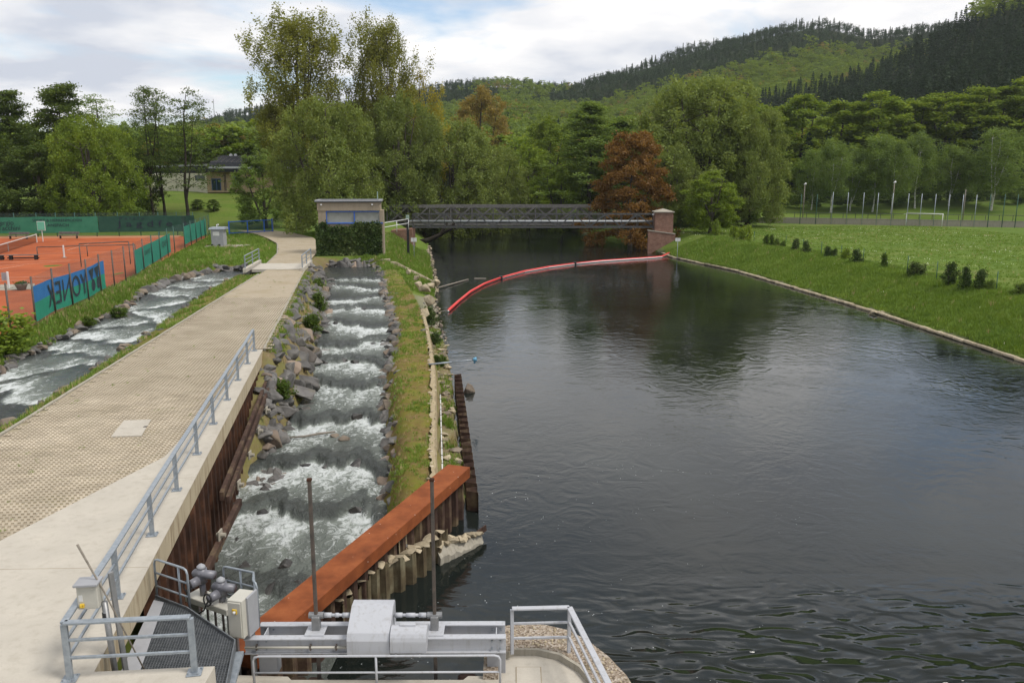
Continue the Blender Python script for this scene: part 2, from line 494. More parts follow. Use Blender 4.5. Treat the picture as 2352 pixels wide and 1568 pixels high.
def paver_far():
    m, t = newmat('distant_pavers')
    v = mapped(t, wpos(t), (1, 1, 1), (0, 0, .15))
    b = N(t, 'ShaderNodeTexBrick'); b.inputs['Scale'].default_value = 1.0
    b.inputs['Brick Width'].default_value = .30; b.inputs['Row Height'].default_value = .2; b.inputs['Mortar Size'].default_value = .022
    b.inputs['Color1'].default_value = (.37, .315, .235, 1); b.inputs['Color2'].default_value = (.41, .35, .265, 1); b.inputs['Mortar'].default_value = (.27, .225, .155, 1)
    t.links.new(v, b.inputs['Vector'])
    f = noise(t, wpos(t), .45, 6, .62)
    c = mix(t, ramp(t, f, [(.45, (0,) * 3), (.72, (.55,) * 3)]), b.outputs['Color'], (.25, .20, .11))
    c = mix(t, ramp(t, noise(t, wpos(t), 1.1, 5), [(.62, (0,) * 3), (.75, (.5,) * 3)]), c, (.13, .14, .04))
    finish(t, c, .93, 0, b.outputs['Fac'], .2, .01, .15)
    return m
M['paverfar'] = paver_far()

def ground_mat():
    m, t = newmat('meadow_and_soil')
    v = wpos(t)
    at = N(t, 'ShaderNodeVertexColor'); at.layer_name = 'zone'
    s = N(t, 'ShaderNodeSeparateColor'); t.links.new(at.outputs['Color'], s.inputs[0])
    g = ramp(t, noise(t, v, .16, 6, .6), [(.25, (.070, .122, .016)), (.5, (.098, .154, .022)), (.75, (.130, .175, .033))])
    g2 = ramp(t, noise(t, v, 2.4, 6, .7), [(.3, (.75,) * 3), (.7, (1.2,) * 3)])
    g = mix(t, 1.0, g, g2, 'MULTIPLY')
    worn = noise(t, mapped(t, v, (.05, .22, 1), (0, 0, .35)), 1.0, 5, .6)
    g = mix(t, ramp(t, worn, [(.48, (0,) * 3), (.70, (.55,) * 3)]), g, (.155, .165, .045))
    dry = ramp(t, noise(t, v, .55, 6, .65), [(.42, (0,) * 3), (.58, (1,) * 3)])
    soil = ramp(t, noise(t, v, 3.5, 6, .65), [(.3, (.105, .068, .026)), (.55, (.165, .115, .045)), (.75, (.23, .18, .10))])
    moss = mix(t, dry, (.145, .130, .02), soil)
    f = mth(t, 'MULTIPLY', s.outputs[0], ramp(t, noise(t, v, 1.1, 5, .7), [(.25, (.45,) * 3), (.6, (1.25,) * 3)]), True)
    c = mix(t, f, g, moss)
    gr = ramp(t, noise(t, v, 9, 5, .7), [(.3, (.13, .11, .085)), (.5, (.24, .21, .17)), (.7, (.33, .30, .26))])
    c = mix(t, s.outputs[2], c, gr)
    fl = ramp(t, noise(t, v, .05, 5), [(.3, (.018, .025, .008)), (.7, (.035, .05, .014))])
    c = mix(t, s.outputs[1], c, fl)
    finish(t, c, .95, 0, noise(t, v, 9, 6, .7), .5, .03, .15)
    return m
M['ground'] = ground_mat()

def leaf_mat(name, stops, tr=.42, hue=.0):
    m, t = newmat(name)
    g = N(t, 'ShaderNodeNewGeometry')
    oi = N(t, 'ShaderNodeObjectInfo').outputs['Random']
    f = mth(t, 'ADD', mth(t, 'MULTIPLY', g.outputs['Random Per Island'], .30), mth(t, 'MULTIPLY', noise(t, g.outputs['Position'], .40, 4), .70))
    c = ramp(t, f, stops)
    k = mth(t, 'MULTIPLY_ADD', oi, .3); t.nodes[-1].inputs[2].default_value = 1.68
    sc_ = N(t, 'ShaderNodeVectorMath', operation='SCALE'); t.links.new(c, sc_.inputs[0]); t.links.new(k, sc_.inputs['Scale'])
    d = N(t, 'ShaderNodeBsdfDiffuse'); tr_ = N(t, 'ShaderNodeBsdfTranslucent'); gl = N(t, 'ShaderNodeBsdfGlossy')
    gl.inputs['Roughness'].default_value = .45
    t.links.new(sc_.outputs[0], d.inputs[0])
    yel = mix(t, 1.0, sc_.outputs[0], (1.25, 1.15, .55), 'MULTIPLY'); t.links.new(yel, tr_.inputs[0])
    mx = N(t, 'ShaderNodeMixShader'); mx.inputs[0].default_value = tr
    t.links.new(d.outputs[0], mx.inputs[1]); t.links.new(tr_.outputs[0], mx.inputs[2])
    mx2 = N(t, 'ShaderNodeMixShader'); mx2.inputs[0].default_value = .012
    t.links.new(mx.outputs[0], mx2.inputs[1]); t.links.new(gl.outputs[0], mx2.inputs[2])
    o = N(t, 'ShaderNodeOutputMaterial'); t.links.new(mx2.outputs[0], o.inputs['Surface'])
    return m
L = {}
L['poplar'] = leaf_mat('poplar_leaf', [(.2, (.07, .078, .015)), (.5, (.115, .125, .025)), (.8, (.165, .165, .037))])
L['willow'] = leaf_mat('willow_leaf', [(.2, (.062, .086, .02)), (.5, (.098, .126, .032)), (.8, (.145, .172, .05))])
L['alder'] = leaf_mat('alder_leaf', [(.2, (.028, .045, .012)), (.5, (.05, .075, .018)), (.8, (.085, .115, .026))])
L['fresh'] = leaf_mat('fresh_leaf', [(.2, (.065, .10, .014)), (.5, (.105, .15, .02)), (.8, (.16, .20, .03))])
L['yellow'] = leaf_mat('yellow_green_leaf', [(.2, (.12, .11, .015)), (.5, (.19, .17, .022)), (.8, (.26, .22, .03))])
L['bronze'] = leaf_mat('bronze_bud_leaf', [(.2, (.10, .08, .025)), (.5, (.155, .12, .035)), (.8, (.19, .15, .045))])
L['copper'] = leaf_mat('copper_leaf', [(.2, (.078, .042, .012)), (.5, (.122, .066, .019)), (.8, (.155, .092, .03))])
L['birch'] = leaf_mat('birch_leaf', [(.2, (.05, .08, .02)), (.5, (.085, .125, .03)), (.8, (.12, .16, .045))])
L['beech'] = leaf_mat('beech_leaf', [(.2, (.05, .082, .012)), (.5, (.092, .132, .019)), (.8, (.145, .175, .028))])
L['spruce'] = leaf_mat('spruce_needle', [(.2, (.014, .026, .013)), (.5, (.025, .042, .02)), (.8, (.045, .064, .03))], .15)
L['bush'] = leaf_mat('bush_leaf', [(.2, (.022, .042, .008)), (.5, (.045, .075, .013)), (.8, (.08, .11, .02))])
L['ivy'] = leaf_mat('ivy_leaf', [(.2, (.016, .03, .009)), (.5, (.034, .056, .015)), (.8, (.085, .10, .035))], .15)
L['grass'] = leaf_mat('grass_blade', [(.2, (.062, .108, .016)), (.5, (.093, .144, .024)), (.8, (.134, .178, .038))], .3)
L['drygrass'] = leaf_mat('dry_stem', [(.2, (.17, .13, .065)), (.5, (.24, .19, .10)), (.8, (.31, .25, .15))], .2)
L['flower'] = leaf_mat('yellow_flower', [(.2, (.5, .33, .02)), (.5, (.62, .42, .03)), (.8, (.7, .5, .05))], .2)
L['blossom'] = leaf_mat('white_blossom', [(.2, (.5, .5, .46)), (.5, (.65, .65, .62)), (.8, (.75, .75, .72))], .3)

# ================================================================ SETTING
RZ = 4.0                                     # road level
def lerp_t(tab):
    a = np.array(tab, float)
    return lambda y: np.interp(y, a[:, 0], a[:, 1])
riv_L = lerp_t([(-30, -6.2), (14, -6.2), (18, -5.2), (29.4, -1.75), (30.7, -1.9), (36.3, -2.45), (48, -3.6), (60, -4.9), (72, -6.4), (100, -9.5), (124, -12.15), (155, -15.6), (190, -21), (230, -34), (300, -75), (420, -150)])
riv_R = lerp_t([(-30, 42), (40, 37), (56, 35.7), (78, 34.2), (110, 30.4), (129, 25.2), (140, 24.6), (155, 23.4), (185, 16), (230, -2), (300, -48), (420, -118)])
wall_x = lerp_t([(18, -5.5), (28, -2.75), (32, -3.15), (44, -4.25), (58, -6.05), (68, -7.85), (80, -10.5), (86, -11.8), (92, -14.0)])
berm_z = lerp_t([(18, 1.75), (28, 1.9), (60, 2.4), (80, 2.9), (92, 3.3)])
lad_R = lerp_t([(14, -5.6), (18, -5.3), (27, -4.55), (34, -5.45), (46, -7.35), (57, -8.35), (76, -12.0), (88, -14.4), (91, -15.0)])
lad_L = lerp_t([(14, -7.9), (25.5, -9.75), (28, -10.2), (33, -11.1), (36.8, -10.9), (45, -11.3), (53, -12.9), (64.5, -14.9), (77, -17.2), (85.5, -19.6), (91, -20.6)])
road_R = lambda y: -7.64 - (np.asarray(y) - 14.0) * 0.187
road_L = lambda y: -17.6 - (np.asarray(y) - 27.2) * 0.11
str_R = lerp_t([(8, -17.4), (29.8, -19.25), (33, -19.5), (37.6, -19.95), (45, -21.4), (56, -23.3), (67, -25.1), (78, -26.0), (84, -26.2)])
str_L = lerp_t([(8, -19), (20, -21.5), (38, -24.3), (41, -25.0), (49, -26.3), (60, -28.0), (67, -29.9), (74, -30.6), (80, -30.0), (84, -28.5)])
str_z = lerp_t([(8, 3.62), (25, 3.58), (82, 3.25)])
CREST = [(81.3, 2.62), (77.7, 2.45), (71.2, 2.28), (66.2, 2.08), (60.4, 1.86), (54.6, 1.6), (49.9, 1.34), (45.6, 1.08), (39.6, .80), (33.7, .50), (29.4, .22), (23.6, .02)]
def lad_z(y):
    y = np.asarray(y, float); z = np.full(y.shape, 2.78)
    for i, (cy, cz) in enumerate(CREST):
        prev = 2.78 if i == 0 else CREST[i - 1][1]
        z = z - (prev - cz) * sstep(0, .9, cy + .45 - y)
    return z
fence_x = lerp_t([(20, -22.5), (40, -26.8), (45, -27.9), (48, -28.3), (72, -33.2), (79, -34.9), (95, -38.7), (102, -40.3), (122, -44.6), (140, -48)])

SKY_A = [(-1500, 330), (-200, 345), (0, 338), (200, 312), (300, 300), (380, 286), (460, 276), (530, 262), (600, 250), (700, 240), (850, 215), (1010, 192), (1100, 173), (1200, 170), (1250, 181), (1330, 176), (1420, 150), (1500, 126), (1580, 98), (1650, 80), (1750, 62), (1850, 61), (1950, 76), (2050, 66), (2130, 55), (2352, 60), (2900, 90)]
SKY_B = [(1200, 420), (1500, 330), (1620, 255), (1700, 222), (1800, 188), (1900, 152), (2000, 116), (2080, 76), (2150, 34), (2200, 8), (2352, -60), (2900, -190)]
def hill(x, y, tab, yc, ys, tree_h, py0=455, back=900.0):
    px = 1176 + 1898.0 * x / np.maximum(y, 60.0)
    a = np.array(tab, float)
    sky_py = np.interp(px, a[:, 0], a[:, 1])
    top = CAM_H + (400 - sky_py) * yc / 1898.0 - tree_h
    t = np.clip((y - ys) / (yc - ys), 0, 1)
    prof = t ** 1.25 * (1 - .12 * np.sin(t * math.pi))
    z = 2.6 + (np.maximum(top, 3.0) - 2.6) * prof
    return z - np.clip(y - yc, 0, None) * .12
def ground_z(x, y):
    x = np.asarray(x, float); y = np.asarray(y, float)
    L_, R_ = riv_L(y), riv_R(y)
    nz = (fbm(x * .22, y * .22, 4) - .5)
    # right side
    zr = np.minimum(0.12 + np.clip(x - R_, 0, None) * .36, 2.6)
    zr = 2.6 - (2.6 - zr) * 1.0 + nz * .22 * sstep(0.4, 4, x - R_)
    # left side beyond the ladder
    zl = np.minimum(0.05 + np.clip(L_ - x, 0, None) * .62, 3.75) + nz * .12
    # ladder stretch
    inl = sstep(90.6, 92.6, y)
    W_ = wall_x(y); B = berm_z(y) + nz * .35
    ledge = np.where(y < 58, .75, 0.05 + np.clip(L_ - x, 0, None) * .30)
    za = np.where(x > W_, np.minimum(ledge, B), B)
    edge_r = lad_R(y)
    drop = sstep(0.0, 1.1, edge_r + .9 - x)
    za = za - (za - (lad_z(y) - .25)) * drop
    bed = lad_z(y) - .8
    za = np.where(x < edge_r - .3, bed, za)
    ll = lad_L(y)
    rr = road_R(y)
    steep = np.clip((ll + .25 - x) / np.maximum(ll + .25 - rr - .35, .3), 0, 1)
    zbank = bed + .4 + (3.86 - bed - .4) * steep ** .85 + nz * .3 * (steep > .05) * (steep < .95)
    mtop = np.interp(y, [29.8, 31.5, 34, 37, 40.5, 42], [-1.2, .8, 2.1, 2.8, 3.3, 3.86])
    zmound = np.minimum(zbank, bed + .3 + np.maximum(mtop - bed - .3, 0) * steep)
    za = np.where(x < ll + .25, np.where(y < 41.0, np.where(x > rr - .6, np.where(y < 30.0, -1.0, zmound), 3.3), zbank), za)
    za = np.where(x < rr - .3 - .35 * (y < 41), np.where(y < 41, 3.3, 3.86), za)
    z = np.where(y > 0, za * (1 - inl) + zl * inl, 3.5)
    # far side of the road: stream and tennis side
    rl = road_L(y)
    sr, sl = str_R(y), str_L(y)
    zs = np.where(x < rl, 3.86 - .32 * sstep(0, 1.6, rl - x), z)
    zs = np.where(x < sr + .35, str_z(y) - .45, zs)
    bl = np.clip((sl + .1 - x) / 1.6, 0, 1)
    zs = np.where(x < sl + .1, (str_z(y) - .35) + (3.84 - str_z(y) + .35) * bl ** .8 + nz * .2 * bl, zs)
    zs = np.where((y > 76.5) & (y < 83.2) & (x > -27) & (x < -17.5), 2.4, zs)
    lz = sstep(84.5, 82.0, y)
    far_l = np.where(x < -21, 3.78 + nz * .25, z)
    z = np.where(x < rl, zs * lz + far_l * (1 - lz), z)
    xb = -6.25 + (y - 17.15) * .347
    z = np.where((y < 29.7) & (y > 13) & (x > xb - .2) & (x < R_), -1.6, z)
    # river bed
    z = np.where((x > L_) & (x < R_), -1.6, z)
    z = np.where(x >= R_, zr, z)
    z = np.where((x < L_) & (x > -21) & (y > 128) & (y < 146), z * (1 - .75 * sstep(128, 133, y) * sstep(146, 141, y) * sstep(-21, -18, x)), z)
    # lawn that climbs to the club house
    z = z + np.where(x < L_, 5.6 * sstep(142, 172, y) * sstep(-24, -52, x), 0)
    z = z + np.where(x > R_, 2.4 * sstep(186, 235, y), 0)
    # hills
    h = np.maximum(hill(x, y, SKY_A, 900.0, 300.0, 17.0), hill(x, y, SKY_B, 560.0, 195.0, 19.0))
    h = h + (fbm(x * .012, y * .012, 4) - .5) * 26 * sstep(240, 520, y)
    z = np.where(y > 190, np.where((x > L_ - 3) & (x < R_ + 3), z, np.maximum(z, h)), z)
    return z

def axis(segs):
    out = []
    for a, b, st in segs:
        out += list(np.arange(a, b, st))
    out.append(segs[-1][1])
    return np.array(out)
xs = axis([(-1800, -600, 60), (-600, -200, 25), (-200, -60, 8), (-60, -34, 1.2), (-34, 0, .4), (0, 24, 2.0), (24, 48, .8), (48, 120, 5), (120, 600, 20), (600, 2000, 70)])
ys = axis([(-40, 10, 10), (10, 96, .45), (96, 150, 1.2), (150, 260, 5), (260, 1000, 18), (1000, 3200, 110)])
GX, GY = np.meshgrid(xs, ys)
GZ = ground_z(GX, GY)
nx_, ny_ = len(xs), len(ys)
me = bpy.data.meshes.new('ground')
me.vertices.add(nx_ * ny_)
me.vertices.foreach_set('co', np.stack([GX, GY, GZ], -1).reshape(-1).astype(np.float32))
ii = np.arange(nx_ * ny_).reshape(ny_, nx_)
q = np.stack([ii[:-1, :-1], ii[:-1, 1:], ii[1:, 1:], ii[1:, :-1]], -1).reshape(-1, 4)
def set_quads(me, q):
    n = len(q)
    me.loops.add(n * 4); me.polygons.add(n)
    me.loops.foreach_set('vertex_index', q.reshape(-1).astype(np.int32))
    me.polygons.foreach_set('loop_start', (np.arange(n) * 4).astype(np.int32))
    me.polygons.foreach_set('use_smooth', np.ones(n, bool))
    me.update(calc_edges=True)
set_quads(me, q)
soil = np.zeros_like(GX); forest = np.zeros_like(GX); grav = np.zeros_like(GX)
inber = (GX < wall_x(GY) + .1) & (GX > lad_R(GY) - 1.2) & (GY > 16) & (GY < 92)
soil[inber] = .95 - .5 * sstep(70, 90, GY[inber])
inb = (GX <= lad_L(GY) + 1) & (GX >= road_R(GY) - .5) & (GY < 92) & (GY > 14)
soil[inb] = 1.0; grav[inb] = .22
strm = (GX < road_L(GY)) & (GX > str_L(GY) - .8) & (GY < 84)
soil[strm] = .75
forest = sstep(205, 245, GY) * np.where(GX > riv_R(GY), 1, sstep(260, 330, GY))
sh = (GX > wall_x(GY)) & (GX < riv_L(GY) + 1) & (GY < 84) & (GY > 56)
grav[sh] = sstep(0, 1, 1.2 - (GZ[sh] - .0)) * .9
led = (GX > wall_x(GY)) & (GX < riv_L(GY) + 1) & (GY <= 58) & (GY > 20)
soil[led] = 1.0; grav[led] = .35
grav[(GX > riv_R(GY) - .3) & (GX < riv_R(GY) + .25)] = .6
ca = me.color_attributes.new('zone', 'FLOAT_COLOR', 'POINT')
ca.data.foreach_set('color', np.stack([soil, forest, grav, np.ones_like(soil)], -1).reshape(-1).astype(np.float32))
me.materials.append(M['ground'])
ground = link('ground', me); ground['kind'] = 'structure'

# ---------------------------------------------------------------- river
def water_mat():
    m, t = newmat('river_water')
    v = wpos(t)
    s = N(t, 'ShaderNodeSeparateXYZ'); t.links.new(v, s.inputs[0])
    # how rough the surface is: choppy near the weir, calmer downstream, broken by current patches
    y = s.outputs[1]; x = s.outputs[0]
    near = mth(t, 'SUBTRACT', 1.0, mth(t, 'DIVIDE', mth(t, 'SUBTRACT', y, 14.0), 11.0), True)
    right = mth(t, 'DIVIDE', mth(t, 'SUBTRACT', x, .5), 4.0, True)
    chop = mth(t, 'MULTIPLY', near, mth(t, 'MULTIPLY_ADD', right, .75)); t.nodes[-2].inputs[2].default_value = .25
    patch = ramp(t, noise(t, v, .11, 4, .6, .6), [(.42, (.06,) * 3), (.62, (1.0,) * 3)])
    # swell rings ~0.6 m, bent by distortion
    dv = mapped(t, v, (.9, 1.9, 1), (0, 0, .32))
    w1 = noise(t, dv, .85, 1.0, .35, .8)
    w2 = noise(t, mapped(t, v, (1, 1.7, 1), (0, 0, -.25)), 3.6, 3, .5, .5)
    w3 = noise(t, mapped(t, v, (.8, 2.0, 1), (0, 0, .1)), 7.0, 4, .6, .3)
    swirl = noise(t, v, .55, 3, .5, 2.5)
    h = mth(t, 'MULTIPLY', w1, mth(t, 'MULTIPLY_ADD', chop, .62)); t.nodes[-2].inputs[2].default_value = .003
    h = mth(t, 'ADD', h, mth(t, 'MULTIPLY', mth(t, 'MULTIPLY', w2, patch), .0075))
    h = mth(t, 'ADD', h, mth(t, 'MULTIPLY', mth(t, 'MULTIPLY', w3, patch), .0028))
    h = mth(t, 'ADD', h, mth(t, 'MULTIPLY', swirl, .02))
    b = N(t, 'ShaderNodeBump'); b.inputs['Strength'].default_value = 1.0; b.inputs['Distance'].default_value = 1.0
    t.links.new(h, b.inputs['Height'])
    p = N(t, 'ShaderNodeBsdfPrincipled')
    c = ramp(t, noise(t, v, .08, 4), [(.35, (.007, .0095, .008)), (.65, (.015, .019, .0175))])
    vo = N(t, 'ShaderNodeTexVoronoi'); vo.inputs['Scale'].default_value = 4.5; vo.inputs['Randomness'].default_value = 1.0
    t.links.new(v, vo.inputs['Vector'])
    dots = ramp(t, vo.outputs['Distance'], [(.06, (1,) * 3), (.10, (0,) * 3)])
    lane = ramp(t, noise(t, mapped(t, v, (.5, 1.2, 1), (0, 0, .5)), .35, 4, .7, 1.5), [(.52, (0,) * 3), (.62, (1,) * 3)])
    zone = mth(t, 'MULTIPLY', mth(t, 'SUBTRACT', 1.0, mth(t, 'DIVIDE', mth(t, 'SUBTRACT', y, 32.0), 14.0), True), mth(t, 'SUBTRACT', 1.0, mth(t, 'DIVIDE', mth(t, 'SUBTRACT', x, 7.0), 6.0), True))
    foam = mth(t, 'MULTIPLY', mth(t, 'MULTIPLY', dots, lane), zone)
    c = mix(t, mth(t, 'MULTIPLY', foam, .8), c, (.55, .58, .58))
    t.links.new(c, p.inputs['Base Color'])
    p.inputs['Roughness'].default_value = .035
    p.inputs['IOR'].default_value = 1.333
    p.inputs['Specular IOR Level'].default_value = .5
    t.links.new(b.outputs[0], p.inputs['Normal'])
    o = N(t, 'ShaderNodeOutputMaterial'); t.links.new(p.outputs[0], o.inputs['Surface'])
    return m
M['water'] = water_mat()
rv = MB()
yy = list(np.arange(-30, 300, 6.0)) + [300, 340, 380, 420]
for i, y in enumerate(yy):
    rv.v += [(float(riv_L(y)) - 3.5, y, 0.0), (float(riv_R(y)) + .5, y, 0.0)]
rv.f = [(2 * i, 2 * i + 1, 2 * i + 3, 2 * i + 2) for i in range(len(yy) - 1)]
# part of the sheet under the gate and the lower ladder pool
river = struct('river', rv, M['water'], True, 'dark rippled tailwater of the river')

# ---------------------------------------------------------------- white water: ladder and side stream
def rapids_mat(name, dark=(.042, .047, .044), sc=1.0):
    m, t = newmat(name)
    v = wpos(t)
    at = N(t, 'ShaderNodeAttribute'); at.attribute_name = 'foam'
    f = at.outputs['Fac']
    n1 = noise(t, mapped(t, v, (1.0, .7, 1)), 2.6 * sc, 8, .66, 1.5)
    n2 = noise(t, mapped(t, v, (1, .6, 1)), 11 * sc, 4, .65, 1.2)
    n = mth(t, 'ADD', mth(t, 'MULTIPLY', n1, .78), mth(t, 'MULTIPLY', n2, .22))
    k = mth(t, 'ADD', mth(t, 'SUBTRACT', f, .50), mth(t, 'MULTIPLY', mth(t, 'SUBTRACT', n, .5), 3.4))
    msk = ramp(t, k, [(.02, (0,) * 3), (.55, (1,) * 3)])
    milky = mix(t, mth(t, 'MULTIPLY', f, 1.1, True), dark, (.25, .28, .245))
    c = mix(t, msk, milky, (.60, .63, .62))
    h = mth(t, 'ADD', mth(t, 'MULTIPLY', n1, .20), mth(t, 'MULTIPLY', n2, .025))
    b = N(t, 'ShaderNodeBump'); b.inputs['Strength'].default_value = 1.0; b.inputs['Distance'].default_value = .9
    t.links.new(h, b.inputs['Height'])
    p = N(t, 'ShaderNodeBsdfPrincipled')
    t.links.new(c, p.inputs['Base Color'])
    t.links.new(mth(t, 'MULTIPLY_ADD', msk, .6), p.inputs['Roughness']); t.nodes[-1]
    for nn in t.nodes:
        if nn.bl_idname == 'ShaderNodeMath' and nn.operation == 'MULTIPLY_ADD': nn.inputs[2].default_value = .07
    p.inputs['IOR'].default_value = 1.333
    t.links.new(b.outputs[0], p.inputs['Normal'])
    o = N(t, 'ShaderNodeOutputMaterial'); t.links.new(p.outputs[0], o.inputs['Surface'])
    return m
M['rapids'] = rapids_mat('white_water')
M['rapids2'] = rapids_mat('stream_white_water', (.03, .036, .038), .8)

def flow_sheet(name, ys_, lf, rf, zf, crests, nu, mat, label, amp=1.0, flen=3.0, skew=1.6):
    ny = len(ys_)
    Y = np.repeat(ys_[:, None], nu, 1)
    U = np.repeat(np.linspace(0, 1, nu)[None], ny, 0)
    X = lf(Y) + (rf(Y) - lf(Y)) * U
    Z = np.zeros_like(X); F = np.zeros_like(X)
    base = crests[0][2]
    Z += base
    D = np.full_like(X, 99.0)
    for i, (cy, cz, pz, st) in enumerate(crests):
        cyx = cy + (fbm(X * .9 + i * 7.3, Y * 0 + i * 3.1, 4) - .5) * 3.2 + .7 * np.cos((U - .5) * 5 + i * 2.1) + (U - .5) * skew * math.sin(i * 2.7 + 1) + .9 * (vnoise(X * 2.2 + i * 11, Y * 0 + i * 5) - .5) + .5 * (vnoise(X * 5 + i * 3, Y * .8) - .5)
        d = (cyx - Y)
        Z -= (pz - cz) * sstep(-.15, .55, d)
        act = d > -.05
        f = sstep(.12, .5, d) * np.exp(-(np.clip(d - .3, 0, None) / (flen * (.7 + .5 * st))) ** 1.5) * min(1.0, .75 + .2 * st)
        lane = .30 + 1.25 * fbm(X * .7 + i * 5.1, Y * .25 + i, 3)
        F = np.maximum(F * np.where(act & (d < 1.2), .5, 1.0), f * np.clip(lane, .35, 1.1))
        F = np.where((d < .0) & (d > -.9), F * .25, F)
        boil = np.where(act, np.exp(-np.clip(d - .5, 0, None) / 1.5), 0)
        Z += boil * amp * .16 * (fbm(X * 1.9 + i, Y * 1.9, 4) - .45)
        Z += -.07 * amp * np.exp(-((d - .35) / .3) ** 2)
    Z += .12 * amp * (fbm(X * 1.3, Y * 1.1, 4) - .5)
    Z += np.clip(F, 0, 1) * .05 * amp * (fbm(X * 5, Y * 5, 2) - .5)
    me = bpy.data.meshes.new(name)
    me.vertices.add(X.size)
    me.vertices.foreach_set('co', np.stack([X, Y, Z], -1).reshape(-1).astype(np.float32))
    ii = np.arange(X.size).reshape(ny, nu)
    set_quads(me, np.stack([ii[:-1, :-1], ii[:-1, 1:], ii[1:, 1:], ii[1:, :-1]], -1).reshape(-1, 4))
    a = me.attributes.new('foam', 'FLOAT', 'POINT'); a.data.foreach_set('value', np.clip(F, 0, 1).reshape(-1).astype(np.float32))
    me.materials.append(mat)
    o = link(name, me); o['kind'] = 'structure'; o['label'] = label
    return o
cr_ = []
p_ = 2.78
for i, (cy, cz) in enumerate(CREST):
    st = [.8, .7, 1.0, 1.0, 1.2, 1.2, 1.2, 1.3, 1.4, 1.2, 1.3, .9][i]
    cr_.append((cy, cz, p_, st)); p_ = cz
ysl = np.concatenate([np.arange(18.0, 50, .11), np.arange(50, 91.2, .16)])
flow_sheet('fish_ladder_water', ysl, lambda y: lad_L(y) - .55, lambda y: lad_R(y) + .4, None, cr_, 72, M['rapids'], 'white water tumbling down the stepped fish ladder')
sc_ = [34.5, 37.8, 42.5, 46.5, 50.5, 55, 59.5, 64.5, 70, 75.5]
zz = 3.25; lst = []
prev = float(str_z(82))
for cy in sc_[::-1]:
    pass
# the side stream runs away from the camera: mirror y so that the same routine can be used
cr2_ = []
p_ = 3.60
for i, cy in enumerate(sc_):
    z_ = 3.60 - (i + 1) * .036
    cr2_.append((-cy, z_, p_, [.9, 1.3, .7, 1.2, 1.0, 1.2, .9, 1.1, .9, 1.0][i])); p_ = z_
ysm = -np.arange(8.0, 84.0, .16)
so = flow_sheet('side_stream', ysm, lambda y: str_L(-y) - .5, lambda y: str_R(-y) + .5, None, cr2_, 44, M['rapids2'], 'fast side stream with white riffles', .9, 2.8, 5.0)
me = so.data
co = np.empty(len(me.vertices) * 3, np.float32); me.vertices.foreach_get('co', co); co = co.reshape(-1, 3); co[:, 1] *= -1
me.vertices.foreach_set('co', co.reshape(-1)); me.update()
# short reach under the cover plates
mb = MB()
mb.add([(-27.6, 76.5, 3.2), (-27.6, 83.6, 3.2), (-22.5, 83.4, 2.95), (-22.5, 77.0, 2.95), (-18.2, 83.0, 2.76), (-18.2, 78.0, 2.76)], [(0, 3, 2, 1), (3, 5, 4, 2)])
struct('culvert_water', mb, M['rapids'], True, 'dark water slipping under the road plates')

# ---------------------------------------------------------------- rocks
def rock_mesh(seed, mat, flat=.7, cuts=9):
    r = np.random.default_rng(seed)
    import bmesh
    bm = bmesh.new()
    pts_ = r.normal(size=(15, 3)); pts_ /= np.linalg.norm(pts_, axis=1)[:, None]
    pts_ = pts_ * r.uniform(.40, .56, (15, 1)) * np.array([1.0, .85, flat])
    for p in pts_: bm.verts.new(p)
    h_ = bmesh.ops.convex_hull(bm, input=bm.verts)
    bmesh.ops.delete(bm, geom=[v for v in bm.verts if not v.link_faces], context='VERTS')
    bmesh.ops.dissolve_limit(bm, angle_limit=.30, verts=bm.verts, edges=bm.edges)
    bmesh.ops.bevel(bm, geom=list(bm.edges), offset=.028, segments=1, affect='EDGES', clamp_overlap=True)
    me = bpy.data.meshes.new('rock')
    bm.to_mesh(me); bm.free()
    me.materials.append(mat)
    return me
ROCKS = {k: [rock_mesh(100 * j + i, M[k], fl) for i, fl in enumerate((.6, .75, .5, .9, .7, .55))] for j, k in enumerate(('rock', 'rockpale', 'rockwet', 'rockbrown'))}
def rocks_on(parent, pts, kind, smin, smax, name='rock', sink=.12, rng=None):
    rng = rng or random
    for (x, y, z) in pts:
        s = rng.uniform(smin, smax)
        o = link(name, rng.choice(ROCKS[kind]), parent, (x, y, z - sink * s), sc=(s * rng.uniform(.85, 1.35), s * rng.uniform(.8, 1.2), s * rng.uniform(.75, 1.1)),
                 rot=(rng.uniform(-.5, .5), rng.uniform(-.5, .5), rng.uniform(0, 6.28)))
def gz(x, y): return float(ground_z(np.array([x]), np.array([y]))[0])
def poisson(n, fn, dmin, tries=40):
    out = []
    k = 0
    while len(out) < n and k < n * tries:
        k += 1
        p = fn()
        d = dmin(p) if callable(dmin) else dmin
        if all((p[0] - q[0]) ** 2 + (p[1] - q[1]) ** 2 > d * d for q in out): out.append(p)
    return out

bank = bpy.data.objects.new('rock_bank', None); COL.objects.link(bank); tag(bank, 'riprap slope of grey rocks below the paved road', kind='structure')
def f1():
    y = 35.5 + (84 - 35.5) * random.random() ** 1.15
    a, b = float(lad_L(y)), float(road_R(y)) + .35
    t = random.random() ** .8
    return (a + .3 + (b - a - .3) * t, y)
pts = poisson(290, f1, lambda p: .60 + .3 * random.random(), 60)
for (x, y) in pts:
    a, b = float(lad_L(y)), float(road_R(y)) + .5
    near = (a + .3 - x) / max(a - b, .5)
    s = random.uniform(1.0, 1.9) if near < .8 else random.uniform(.7, 1.2)
    rocks_on(bank, [(x, y, gz(x, y) + .03)], 'rock', s, s * 1.05)
